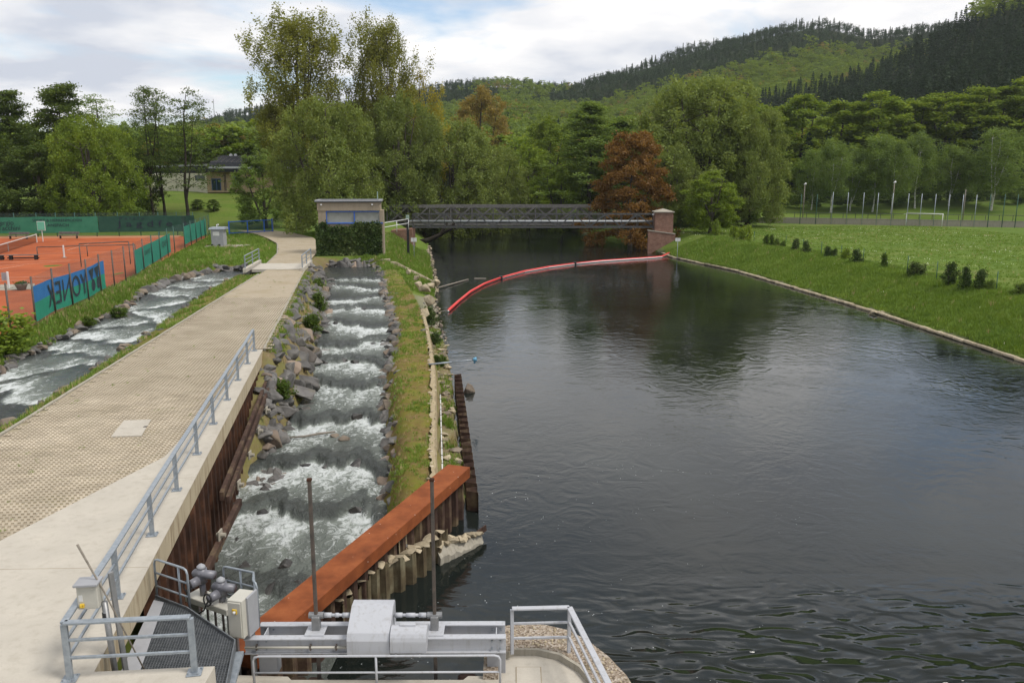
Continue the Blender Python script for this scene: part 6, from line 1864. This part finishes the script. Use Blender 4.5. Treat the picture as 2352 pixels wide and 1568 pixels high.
far_text('Sergio', 27, TZ + 2.05, 1.0, wa, .9); far_text('Tacchini', 34, TZ + 1.3, 1.0, wa, .9)
far_text('SPORT & HERRENMODEN', 137, TZ + 2.35, .55, wa, 1.05); far_text('ANSPACH', 138, TZ + 1.65, .62, wa, 1.05)
far_text('P e l z f o', 296, TZ + 2.55, .6, wb, 1.5); far_text('J a g d f e l t', 342, TZ + 1.75, 1.25, wb, 1.6)
lgm = MB(); xc = gx(-3, 121, 515); lgm.add([(xc + .8 * math.cos(a), float(ff(xc)) - .16, TZ + 1.65 + .75 * math.sin(a)) for a in np.linspace(0, 6.283, 17)[:-1]], [tuple(range(16))]); part('emblem', lgm, M['print'], wa)
# court furniture
x, y = spot(94, 545, TZ)
sg = thing('score_board', 'small pale green board standing before the far windscreen', 'board', (x, y - 8, TZ))
part('panel', MB().box((gx(94, y - 8, 519), y - 8, hz(519, y - 8)), (.95, .05, 1.1), b=.01), pm('pale_green_board', (.12, .42, .29), (.15, .48, .33), 2, .6), sg)
part('border', MB().box((gx(94, y - 8, 519), y - 7.96, hz(519, y - 8)), (1.08, .03, 1.24)), M['white'], sg)
part('stand', MB().tube([(gx(94, y - 8, 519), y - 7.9, TZ), (gx(94, y - 8, 519), y - 7.9, hz(519, y - 8))], .05, 6), M['white'], sg)
def bench(px, py, w, lab):
    x, y = spot(px, py, TZ); o = thing('court_bench', lab, 'bench', (x, y, TZ), group='benches on the tennis courts')
    part('seat', MB().box((x, y, TZ + .45), (w, .42, .06), b=.01), M['greywood'], o)
    part('backrest', MB().box((x, y + .26, TZ + .78), (w, .05, .34), b=.01), M['greywood'], o)
    for dx in (-w * .4, w * .4): part('leg', MB().box((x + dx, y, TZ + .21), (.08, .4, .42)).bar((x + dx, y + .2, TZ + .3), (x + dx, y + .27, TZ + .9), .06), M['darksteel'], o)
bench(43, 549, 2.9, 'dark bench against the far windscreen, left one'); bench(158, 548, 2.9, 'dark bench against the far windscreen, right one')
def plank_bench(px0, px1, py, lab):
    a, b = spot(px0, py, TZ), spot(px1, py - 1, TZ); o = thing('low_bench', lab, 'bench', (a[0], a[1], TZ), group='low plank benches')
    part('seat', MB().bar((*a, TZ + .5), (*b, TZ + .5), .4, .06), M['greywood'], o)
    for k in (.12, .9):
        p = (a[0] + (b[0] - a[0]) * k, a[1] + (b[1] - a[1]) * k); part('leg', MB().box((p[0], p[1], TZ + .24), (.28, .36, .46), b=.02), M['black'], o)
    part('stretcher', MB().bar((*a, TZ + .2), (*b, TZ + .2), .06, .12), M['black'], o)
plank_bench(17, 91, 597, 'low dark plank bench between the two courts'); plank_bench(-60, 12, 598, 'low dark plank bench cut by the left picture edge')
def pipe_rail(p0, p1, top, lab, n):
    a, b = spot(*p0, TZ), spot(*p1, TZ); o = thing('court_rail', lab, 'rail', (a[0], a[1], TZ))
    part('bar', MB().tube([(*a, TZ + top), (*b, TZ + top)], .05, 8), M['darksteel'], o, True)
    for i in range(n):
        k = i / (n - 1); p = (a[0] + (b[0] - a[0]) * k, a[1] + (b[1] - a[1]) * k)
        part('post', MB().tube([(*p, TZ - .1), (*p, TZ + top)], .05, 8), M['darksteel'], o, True)
pipe_rail((87, 592), (312, 585), 1.15, 'horizontal pipe rail dividing the two tennis courts', 3)
pipe_rail((187, 613), (300, 606), 2.25, 'tall pipe frame beside the dividing rail of the courts', 2)
for (px, py, h_, lab) in ((148, 592, 1.35, 'white post beside the dividing rail of the courts'), (21, 663, 1.35, 'white post on the concrete strip by the planter')):
    x, y = spot(px, py, TZ); o = thing('white_post', lab, 'post', (x, y, TZ), group='white posts on the courts')
    part('shaft', MB().box((x, y, TZ + h_ / 2), (.14, .14, h_), b=.02), M['white'], o); part('foot', MB().box((x, y, TZ + .03), (.4, .4, .06), b=.01), M['concrete_old'], o)
    if 'planter' in lab: part('panel', MB().box((x - .36, y + .2, TZ + .95), (.5, .04, .62)), M['paintgrey2'], o)
x, y = spot(50, 666, TZ)
pt = thing('flower_planter', 'round concrete planter bowl on the strip beside the banner', 'planter', (x, y, TZ))
part('bowl', MB().tube([(x, y, TZ), (x, y, TZ + .45), (x, y, TZ + .52), (x, y, TZ + .46)], [.28, .46, .48, .4], 16), M['rockbrown'], pt, True)
Pq = r.normal(size=(240, 3)) * np.array([.2, .2, .06]) + np.array([0, 0, .56]); link('plants', quads_mesh('plants', leaf_quads(Pq, .5, .1, 1.3, r), L['bush']), pt)
a, b, c_ = spot(85, 557, TZ), spot(20, 577, TZ), spot(-110, 620, TZ)
nt_ = thing('tennis_net', 'tennis net with white band on the far court', 'net', (a[0], a[1], TZ))
part('mesh', MB().add([(*a, TZ + .05), (*c_, TZ + .05), (*c_, TZ + 1.0), (*a, TZ + 1.07)], [(0, 1, 2, 3)]), M['tennisnet'], nt_)
part('band', MB().bar((*a, TZ + 1.07), (*c_, TZ + 1.0), .06, .1), M['white'], nt_)
part('net_post', MB().tube([(*a, TZ), (*a, TZ + 1.15)], .06, 8), M['white'], nt_); part('centre_strap', MB().tube([(b[0], b[1], TZ), (b[0], b[1], TZ + 1.0)], .04, 6), M['white'], nt_)

# ---------------------------------------------------------------- cabinet, gate and wire fence at the road end
x0, y0 = spot(487, 566, 3.85); x1, y1 = spot(519, 565, 3.85)
pc = thing('pump_cabinet', 'tall grey metal cabinet on the grass by the tennis fence end', 'cabinet', ((x0 + x1) / 2, y0, 3.8))
cx0 = (x0 + x1) / 2
part('body', MB().box((cx0, y0 + .5, 4.95), (x1 - x0, 1.2, 2.1), b=.02), M['paintgrey2'], pc)
part('roof', MB().add([(cx0 - 1.05, y0 - .25, 6.0), (cx0 + 1.05, y0 - .25, 6.0), (cx0 + 1.05, y0 + 1.3, 6.0), (cx0 - 1.05, y0 + 1.3, 6.0), (cx0 - .9, y0 - .1, 6.22), (cx0 + .95, y0 - .1, 6.22), (cx0 + .95, y0 + 1.2, 6.26), (cx0 - .9, y0 + 1.2, 6.26)], [(3, 2, 1, 0), (4, 5, 6, 7), (0, 1, 5, 4), (1, 2, 6, 5), (2, 3, 7, 6), (3, 0, 4, 7)]), M['galv'], pc)
part('label_plate', MB().box((cx0 - .12, y0 - .11, 5.45), (.8, .02, .5)), M['white'], pc)
part('vent', MB().tube([(cx0 - .2, y0 + .6, 6.2), (cx0 - .2, y0 + .6, 6.5), (cx0 + .05, y0 + .6, 6.55)], .09, 8), M['white'], pc)
for dx in (-.7, .2): part('skirting', MB().box((cx0 + dx, y0 - .11, 4.0), (.3, .03, .3)), M['black'], pc)
part('plinth', MB().prism([(cx0 - 1.5, y0 - .8), (cx0 + 3.2, y0 - .3), (cx0 + 3.4, y0 + 2.2), (cx0 - 1.4, y0 + 2.2)], 3.5, 3.92), M['concrete_old'], pc)
ga_, gb_ = spot(527, 538, 3.9), spot(626, 533, 3.9)
bg = thing('blue_gate', 'blue steel double gate across the end of the paved road', 'gate', (ga_[0], ga_[1], 3.9))
def gp2(k, z): return (ga_[0] + (gb_[0] - ga_[0]) * k, ga_[1] + (gb_[1] - ga_[1]) * k, z)
for k in (0, .42, .81, 1.0): part('post', MB().bar(gp2(k, 3.8), gp2(k, 6.0 if k > .9 else 5.85), .18 if k in (0, .81) else .11, .14, up=(1, 0, 0)), M['blue'], bg)
for z in (4.05, 5.75): part('rail', MB().bar(gp2(0, z), gp2(1, z + .06), .09, .12), M['blue'], bg)
part('mesh_infill', MB().add([gp2(0, 4.1), gp2(1, 4.1), gp2(1, 5.75), gp2(0, 5.75)], [(0, 1, 2, 3)]), netting('blue_green_mesh', (.02, .07, .10), .45), bg)
wf = thing('wire_fence', 'wire mesh fence between the blue gate and the pump house', 'fence', (gb_[0], gb_[1], 3.9))
wa_, wb_ = Vector(gb_), Vector(spot(735, 528, 3.9))
for k in (.02, .5, 1.0):
    p = wa_ + (wb_ - wa_) * k; part('post', MB().tube([(p.x, p.y, 3.7), (p.x, p.y, 6.1)], .06, 6), M['galv'], wf)
part('wire_panel', MB().add([(wa_.x, wa_.y, 3.9), (wb_.x, wb_.y, 3.9), (wb_.x, wb_.y, 6.0), (wa_.x, wa_.y, 6.0)], [(0, 1, 2, 3)]), netting('thin_wire', (.2, .25, .22), .14), wf)

# ---------------------------------------------------------------- club house on the rise
YB = 168.0
cbn = thing('club_house', 'tan club house with dark metal roof on the rise', 'building', (gx(560, YB), YB, hz(437, YB)))
X_ = lambda px: gx(px, YB, 420)
z_ = lambda py: hz(py, YB)
part('wall', MB().box(((X_(475) + X_(690)) / 2, YB + 4, (z_(392) + z_(442)) / 2), (X_(690) - X_(475), 8, z_(392) - z_(442))), M['plaster'], cbn)
rf = part('roof', MB().add([(X_(486), YB - 1.2, z_(388)), (X_(700), YB - 1.2, z_(388)), (X_(700), YB - .4, z_(373)), (X_(486), YB - .4, z_(373)), (X_(494), YB + 5, z_(356)), (X_(700), YB + 5, z_(356)), (X_(486), YB + 10, z_(373)), (X_(700), YB + 10, z_(373))], [(0, 1, 2, 3), (3, 2, 5, 4), (4, 5, 7, 6), (0, 3, 4, 6)]), M['roofdark'], cbn)
for i in range(36):
    x = X_(488) + (X_(700) - X_(488)) * i / 36
    if i % 2 == 0: part('seam', MB().bar((x, YB - .42, z_(373) + .03), (x + .3, YB + 5, z_(356) + .03), .06, .08), M['darksteel'], rf)
part('gutter', MB().bar((X_(486), YB - 1.35, z_(385)), (X_(700), YB - 1.35, z_(385)), .3, .38), M['paintgrey'], cbn)
part('soffit', MB().box(((X_(472) + X_(700)) / 2, YB - .45, z_(391.5)), (X_(700) - X_(472), 1.6, z_(388) - z_(395))), M['roofdark'], cbn)
dr = part('door', MB().box(((X_(487) + X_(507)) / 2, YB - .03, (z_(412) + z_(437)) / 2), (X_(507) - X_(487), .06, z_(412) - z_(437))), M['glass'], cbn)
for px in (487, 497.5, 507): part('frame', MB().box((X_(px), YB - .08, (z_(411) + z_(437)) / 2), (.12, .06, z_(411) - z_(437))), M['bluegrey'], dr)
part('frame', MB().box(((X_(487) + X_(507)) / 2, YB - .08, z_(411)), (X_(507) - X_(487) + .1, .06, .12)), M['bluegrey'], dr)
wi = part('window', MB().box(((X_(536) + X_(548)) / 2, YB - .03, (z_(401) + z_(424)) / 2), (X_(548) - X_(536), .06, z_(401) - z_(424))), M['glass'], cbn)
for px in (536, 541.5, 548): part('frame', MB().box((X_(px), YB - .08, (z_(400) + z_(424)) / 2), (.10, .06, z_(400) - z_(424))), M['blue'], wi)
for (a, b) in (((541.5, 406), (536, 400)), ((541.5, 406), (548, 400))): part('frame', MB().bar((X_(a[0]), YB - .09, z_(a[1])), (X_(b[0]), YB - .09, z_(b[1])), .1, .06), M['blue'], wi)
for px in (516, 519, 596, 640): part('downpipe', MB().box((X_(px), YB - .05, (z_(398) + z_(438)) / 2), (.12, .1, z_(398) - z_(438))), M['darksteel'], cbn)
# arched heads over door and window
for (p0, p1) in ((480, 514), (529, 556)):
    arc = [(X_(p0 + (p1 - p0) * k), z_(398 - 7 * math.sin(math.pi * k))) for k in np.linspace(0, 1, 9)]
    mb = MB(); mb.v = [(x, YB - .3, zz) for x, zz in arc]; mb.f = [tuple(range(8, -1, -1))]; part('arch', mb, M['plaster'], cbn)
wg_a, wg_b = Vector((X_(475), YB)), Vector((gx(290, 186, 420), 186))
def wq(k, z): p = wg_a + (wg_b - wg_a) * k; return (p.x, p.y, z)
zw = z_(445)
part('wing_wall', MB().add([wq(0, zw - 2), wq(1, zw - 2), wq(1, z_(398)), wq(0, z_(398))], [(0, 3, 2, 1)]), M['plasterpale'], cbn)
part('wing_roof', MB().add([wq(-.01, z_(396)), wq(1, z_(396)), wq(1, z_(382)), wq(-.01, z_(378))], [(0, 3, 2, 1)]), M['roofdark'], cbn)
part('wing_roof_edge', MB().bar(wq(-.01, z_(379)), wq(1, z_(383)), .5, .35), M['paintgrey2'], cbn)
ww = part('window', MB().add([wq(.02, z_(415)), wq(.13, z_(415)), wq(.13, z_(403)), wq(.02, z_(403))], [(0, 3, 2, 1)]), M['glass'], cbn); 
for v_ in ww.data.vertices: v_.co.y -= .05
for k in (.35, .55, .75): part('panel_joint', MB().bar(wq(k, zw - 1.5), wq(k, z_(398)), .06, .06), M['darksteel'], cbn)
for px in (517, 528): part('roof_vent', MB().box((X_(px), YB + 4.6, z_(356)), (.6, .6, .6), b=.15), M['white'], cbn)
M['lawnwall'] = M['wallcream']
# mast on the far left hill
x, y = gx(503, 880), 880.0; z0_ = gz(x, y)
single('hill_mast', MB().tube([(x, y, z0_), (x, y, z0_ + 26)], [.35, .2], 6), M['bridgesteel'], 'thin mast on the crest of the far left hill', 'mast')

# ---------------------------------------------------------------- sports field on the right
FZ = 2.6
wA, wB = Vector(spot(1690, 511, FZ)), Vector(spot(2420, 524, FZ))
fw = thing('field_wall', 'long low grey concrete wall with dark rail behind the sports field', 'wall', (wA.x, wA.y, FZ))
dv_ = (wB - wA).normalized()
part('wall', MB().bar((wA.x, wA.y, FZ + .6), (wB.x, wB.y, FZ + .6), .3, 1.3), M['concrete_old'], fw)
nP = 26
part('top_rail', MB().tube([(wA.x, wA.y - .1, FZ + 2.3), (wB.x, wB.y - .1, FZ + 2.3)], .055, 6), M['bridgesteel'], fw)
for i in range(nP):
    p = wA + (wB - wA) * (i / (nP - 1)); part('rail_post', MB().tube([(p.x, p.y - .1, FZ + 1.2), (p.x, p.y - .1, FZ + 2.3)], .05, 6), M['bridgesteel'], fw)
bf = thing('ball_fence', 'tall ball-stop fence of pale posts behind the football goal', 'fence', (wA.x + 10, wA.y, FZ))
def wall_y(x): return wA.y + (wB.y - wA.y) * (x - wA.x) / (wB.x - wA.x)
for px in (1909, 1943.6, 1979.5, 2012.4, 2046, 2082, 2112, 2144, 2175.5, 2207, 2237.5):
    Yp = 172.0; x = gx(px, Yp, 510)
    for _ in range(3): Yp = wall_y(x) - 1.0; x = gx(px, Yp, 510)
    part('post', MB().tube([(x, Yp, FZ - .3), (x, Yp, hz(441 + (px - 1909) * .02, Yp))], .07, 8), M['galv'], bf, True)
for px in (1837, 1873, 2269, 2302, 2332):
    Yp = 172.0; x = gx(px, Yp, 510)
    for _ in range(3): Yp = wall_y(x) - 1.0; x = gx(px, Yp, 510)
    part('post', MB().tube([(x, Yp, FZ - .3), (x, Yp, hz(446, Yp))], .075, 8), M['greenpaint'], bf, True)
na_, nb2 = gx(1840, 176, 470), gx(2400, 163, 470)
part('net', MB().add([(na_, wall_y(na_) - 1.0, FZ + 1), (nb2, wall_y(nb2) - 1.0, FZ + 1), (nb2, wall_y(nb2) - 1.0, FZ + 7), (na_, wall_y(na_) - 1.0, FZ + 7)], [(0, 1, 2, 3)]), netting('ball_net', (.03, .05, .045), .12), bf)
gl_, gr_ = Vector(spot(2080, 519, FZ)), Vector(spot(2163, 521, FZ))
go_ = thing('football_goal', 'white football goal frame at the far edge of the sports field', 'goal', (gl_.x, gl_.y, FZ))
for p in (gl_, gr_): part('post', MB().tube([(p.x, p.y, FZ), (p.x, p.y, FZ + 2.5)], .08, 8), M['white'], go_, True)
part('crossbar', MB().tube([(gl_.x - .1, gl_.y, FZ + 2.5), (gr_.x + .1, gr_.y, FZ + 2.5)], .08, 8), M['white'], go_, True)
for p in (gl_, gr_): part('stay', MB().tube([(p.x, p.y, FZ + 2.45), (p.x, p.y + 1.2, FZ + 2.3)], .05, 6), M['white'], go_)
for (px, pt_, Y, lab) in ((1847, 424, 188, 'wooden lamp mast left of the ball fence'), (2052, 420, 186, 'lamp mast with a red and white head behind the ball fence'), (2217, 435, 187, 'plain wooden mast among the right posts of the ball fence')):
    x = gx(px, Y, 450); o = thing('lamp_mast', lab, 'mast', (x, Y, gz(x, Y)), group='masts behind the ball fence')
    part('pole', MB().tube([(x, Y, gz(x, Y) - .3), (x, Y, hz(pt_, Y))], .11, 8), M['wood'], o, True)
    if pt_ < 430: part('lamp', MB().tube([(x - .25, Y, hz(pt_, Y)), (x + .28, Y, hz(pt_, Y) + .22)], [.1, .24], 10), M['white'], o, True)
# thin wire fence and hedge shrubs along the bank top
fpz = [(430, 775, 695), (657, 790, 730), (778, 850, 748), (907, 880, 770), (1048, 905, 795), (1205, 935, 820), (1357, 960, 845), (1517, 1010, 870), (1725, 1055, 910), (2150, 1135, 980)]
hf = thing('bank_fence', 'thin dark green posts of a wire fence along the right bank top', 'fence', (36, 90, FZ))
pp = []
for zx, zb_, zt_ in fpz:
    px, pb2 = 1592.5 + zx * .323, 306.25 + zb_ * .323
    x, y = spot(px, pb2, FZ - .1); h_ = hz(306.25 + zt_ * .323, y) - FZ
    pp.append((x, y)); part('post', MB().tube([(x, y, FZ - .4), (x, y, FZ + h_)], .035, 6), M['greenpaint'], hf, True)
for z_l in (.5, 1.0, 1.4):
    part('wire', MB().tube([(p[0], p[1], FZ + z_l) for p in pp], .006, 4), M['darksteel'], hf)
shr = [(165, 735, 620, 60, 'fresh'), (290, 755, 660, 60, 'fresh'), (372, 772, 655, 90, 'fresh'), (520, 805, 722, 42, 'bush'), (556, 810, 720, 40, 'bush'), (598, 815, 745, 40, 'birch'), (640, 822, 765, 36, 'bush'), (727, 845, 750, 50, 'ivy'), (800, 860, 765, 55, 'ivy'), (953, 892, 805, 46, 'ivy'), (996, 892, 820, 46, 'ivy'), (1090, 912, 820, 60, 'fresh'), (1160, 935, 825, 76, 'ivy'), (1355, 973, 855, 45, 'bush'), (1570, 1025, 915, 112, 'ivy'), (1812, 1090, 920, 84, 'ivy'), (1935, 1112, 950, 72, 'ivy'), (2027, 1125, 970, 78, 'ivy'), (2105, 1133, 1040, 60, 'birch'), (2310, 1172, 1065, 100, 'birch')]
names = ['first', 'second', 'third', 'fourth', 'fifth', 'sixth', 'seventh', 'eighth', 'ninth', 'tenth', 'eleventh', 'twelfth', 'thirteenth', 'fourteenth', 'fifteenth', 'sixteenth', 'seventeenth', 'eighteenth', 'nineteenth', 'last']
for i, (zx, zb_, zt_, w_, mt) in enumerate(shr):
    x, y = spot(1592.5 + zx * .323, 306.25 + zb_ * .323, FZ - .1)
    tp = hz(306.25 + zt_ * .323, y)
    tree('hedge_shrub', {'ivy': 'dark clipped', 'bush': 'thin dark', 'fresh': 'pale yellow-green', 'birch': 'loose green'}[mt] + ' shrub, %s from the bridge along the right bank fence' % names[i], 'shrub', 91 + i % 4, x, y, tp, z=FZ - .15, width=w_ * .323 * y / 1898, mat=mt, cat='shrub', group='shrubs along the right bank')
# bushes in the riprap and on the berm
bs = [(733, 712, 2.6, 672, 30, 'bush'), (716, 762, 2.3, 722, 36, 'bush'), (730, 664, 2.9, 640, 24, 'bush'), (650, 912, 2.0, 872, 42, 'bush'), (990, 745, .6, 705, 26, 'ivy'), (1000, 790, .7, 765, 24, 'ivy'), (1008, 838, .8, 815, 26, 'bush'), (668, 700, 3.2, 690, 20, 'fresh'), (640, 812, 3.2, 790, 24, 'fresh'), (985, 728, .8, 705, 20, 'bush'), (270, 725, 3.5, 705, 30, 'bush'), (205, 745, 3.6, 726, 24, 'bush')]
lb_ = ['dark bush on the riprap beside the upper ladder steps', 'largest dark bush on the riprap by the middle ladder steps', 'small bush at the head of the riprap', 'round dark bush on the riprap beside the walkway beam end', 'round dark bush on the gravel shore by the boom', 'dark bush under the berm wall near the gravel shore', 'low bush on the ledge by the gauge pole', 'pale weed on the riprap below the road edge', 'pale weed by the end of the walkway beam', 'small bush above the gravel shore', 'grassy bush on the stream bank rocks', 'low bush on the left stream bank below the banner']
for i, (px, pb2, z0_, pt_, w_, mt) in enumerate(bs):
    x, y = spot(px, pb2, z0_)
    tree('wild_bush', lb_[i], 'shrub', 91 + i % 4, x, y, hz(pt_, y), z=z0_ - .1, width=w_ * y / 1898 * 1.1, mat=mt, cat='bush', group='wild bushes on the banks')
for (px, py, lab) in ((2057, 729, 'yellow flower clump on the right bank near the water'), (1857, 668, 'small yellow flower clump farther along the right bank')):
    x, y = spot(px, py, .9); Pq = r.normal(size=(300, 3)) * np.array([.4, .3, .12]) + np.array([0, 0, .2])
    o = link('flower_clump', quads_mesh('flower_clump', leaf_quads(Pq, 1, .09, 1.1, r), L['flower']), None, (x, y, gz(x, y))); tag(o, lab, 'flowers')
# overhanging bush at the left picture edge
tree('wild_bush', 'pale green bush at the left picture edge by the stream', 'shrub', 93, -26.6, 41.5, 6.0, width=2.6, mat='fresh', cat='bush', group='wild bushes on the banks')

# ---------------------------------------------------------------- grass
def tuft(seed, n, h, spread, mat, w=.012, lean=.5):
    rr = np.random.default_rng(seed); Q = []
    for i in range(n):
        a = rr.uniform(0, 6.28); b = np.array([rr.normal(0, spread), rr.normal(0, spread), 0.])
        hh = h * rr.uniform(.5, 1.2); t = b + np.array([math.cos(a) * hh * lean * rr.uniform(.2, 1), math.sin(a) * hh * lean * rr.uniform(.2, 1), hh])
        m_ = (b + t) / 2 + np.array([0, 0, hh * .12]); d = np.array([-math.sin(a), math.cos(a), 0]) * w
        Q.append([b - d, b + d, m_ + d * .8, m_ - d * .8]); Q.append([m_ - d * .8, m_ + d * .8, t + d * .15, t - d * .15])
    return quads_mesh('tuft', np.array(Q), L[mat])
tp = [tuft(1, 16, .16, .10, 'grass', .014), tuft(2, 14, .24, .10, 'grass', .014), tuft(3, 12, .12, .12, 'grass', .016, .9), tuft(4, 12, .30, .07, 'drygrass', .010, .4), tuft(5, 5, .16, .3, 'blossom', .03, .3)]
gp_x, gp_y, gp_s, gp_k = [], [], [], []
def strew(n, fx, fy, s0, s1, dry=.04, thr=None, fsc=.3):
    Y_ = fy(n); X_g = fx(Y_, n)
    if thr is not None:
        k = fbm(X_g * fsc * 2, Y_ * fsc * 2, 3) > thr
        X_g, Y_ = X_g[k], Y_[k]
    gp_x.append(X_g); gp_y.append(Y_); gp_s.append(r.uniform(s0, s1, len(Y_)))
    gp_k.append(np.where(r.random(len(Y_)) < dry, 3, r.integers(0, 3, len(Y_))))
U01 = lambda n: r.random(n)
strew(4500, lambda y, n: lad_R(y) + .3 + (wall_x(y) - lad_R(y) - .5) * U01(n), lambda n: 22 + 69 * U01(n) ** 1.1, .35, .8, .06, .54, .35)
strew(1500, lambda y, n: lad_R(y) + .3 + (wall_x(y) - lad_R(y) - .5) * U01(n), lambda n: 22 + 69 * U01(n), .3, .6, .3)
strew(1300, lambda y, n: wall_x(y) + .15 + (riv_L(y) - wall_x(y) - .3) * U01(n), lambda n: 28 + 40 * U01(n), .5, 1.4, .12, .52, .6)
strew(2200, lambda y, n: road_R(y) + .12 + .6 * U01(n) ** 1.5, lambda n: 42 + 35 * U01(n), .4, 1.0, .12)
strew(450, lambda y, n: road_R(y) + .6 + (lad_L(y) - road_R(y) - .6) * U01(n), lambda n: 40 + 44 * U01(n), .7, 1.8, .35, .5, .4)
strew(6000, lambda y, n: str_R(y) + .4 + (road_L(y) - str_R(y) - .5) * U01(n), lambda n: 20 + 60 * U01(n), .4, 1.0, .10, .40, .3)
strew(11000, lambda y, n: str_L(y) - .3 - (str_L(y) - .3 - fence_x(y)) * U01(n) ** .9, lambda n: 30 + 55 * U01(n), .6, 1.7, .05)
strew(9000, lambda y, n: -46 + (U01(n)) * 24, lambda n: 84 + 46 * U01(n), .8, 1.8, .03)
strew(12000, lambda y, n: riv_L(y) - .3 - 9 * U01(n), lambda n: 86 + 48 * U01(n), .7, 1.7, .03)
strew(42000, lambda y, n: riv_R(y) + .4 + 9.5 * U01(n) ** .9, lambda n: 44 + 92 * U01(n) ** 1.1, .8, 1.9, .006)
strew(26000, lambda y, n: riv_R(y) + 8 + 55 * U01(n), lambda n: 55 + 112 * U01(n) ** 1.1, .5, 1.1, .02)
strew(2600, lambda y, n: 50 + (y - 183) * -2.8 + r.normal(0, .8, n), lambda n: 164 + 19 * U01(n), 1.5, 3.0, .05)
nd = 450
yd = 50 + 110 * U01(nd); gp_x.append(riv_R(yd) + 1 + 60 * U01(nd) ** 1.3); gp_y.append(yd); gp_s.append(r.uniform(.5, 1.0, nd)); gp_k.append(np.full(nd, 4))
yd = 30 + 50 * U01(150); gp_x.append(fence_x(yd) + .5 + 3 * U01(150)); gp_y.append(yd); gp_s.append(r.uniform(.3, .7, 150)); gp_k.append(np.full(150, 4))
yd = 18 + 55 * U01(130) ** 1.3; gp_x.append(road_L(yd) + .4 + (np.minimum(slab_in(np.minimum(yd, 41)), road_R(yd)) - road_L(yd) - .8) * U01(130)); gp_y.append(yd); gp_s.append(r.uniform(.2, .55, 130)); gp_k.append(r.integers(0, 3, 130))
GXs, GYs, GSs, GKs = map(np.concatenate, (gp_x, gp_y, gp_s, gp_k))
bad = ((GXs > lf(GYs) - .2) & (GXs < rt(GYs) + .2) & (GYs > 82)) | ((GXs < fence_x(GYs)) & (GYs < 122)) | ((GYs > 76.5) & (GYs < 84.3) & (GXs < -17.5) & (GXs > -27.5)) | ((GXs > HA.x) & (GXs < HB.x) & (GYs > 92.6) & (GYs < 99))
k = ~bad
GXs, GYs, GSs, GKs = GXs[k], GYs[k], GSs[k], GKs[k]
zz = ground_z(GXs, GYs)
zz = np.where((GXs < road_R(GYs)) & (GXs > road_L(GYs)) & (GYs < 80), RZ - .03, zz)
scatter('grass', np.stack([GXs, GYs, zz - .02], 1), GKs, np.stack([GSs] * 3, 1), np.stack([GXs * 0, GXs * 0, r.uniform(0, 6.28, len(GXs))], 1), tp, 'meadow grass on the banks, the berm and the field')

# ---------------------------------------------------------------- air
hzm, t = newmat('valley_haze')
pv = N(t, 'ShaderNodeVolumePrincipled'); pv.inputs['Color'].default_value = (.88, .93, 1.0, 1); pv.inputs['Density'].default_value = .00008; pv.inputs['Anisotropy'].default_value = .25
o = N(t, 'ShaderNodeOutputMaterial'); t.links.new(pv.outputs[0], o.inputs['Volume'])
hb_ = MB().box((50, 1580, 100), (3800, 3300, 206))
ho = part('haze', hb_, hzm); ho['kind'] = 'stuff'; ho['label'] = 'thin spring haze filling the valley'

a_, b_ = spot(886, 600, 3.3), spot(990, 650, .35)
eb = bpy.data.objects.new('slope_edging', None); COL.objects.link(eb); tag(eb, 'row of pale edging stones running down the grass slope to the river', kind='structure')
ems = mesh_of('edging_stone', MB().box((0, 0, 0), (.35, 1.05, .3), b=.04), M['rockpale'])
for i in range(26):
    k = i / 25; x = a_[0] + (b_[0] - a_[0]) * k; y = a_[1] + (b_[1] - a_[1]) * k
    link('edging_stone', ems, eb, (x, y, gz(x, y) + .05), rz=math.atan2(b_[1] - a_[1], b_[0] - a_[0]) - math.pi / 2 + random.uniform(-.03, .03))
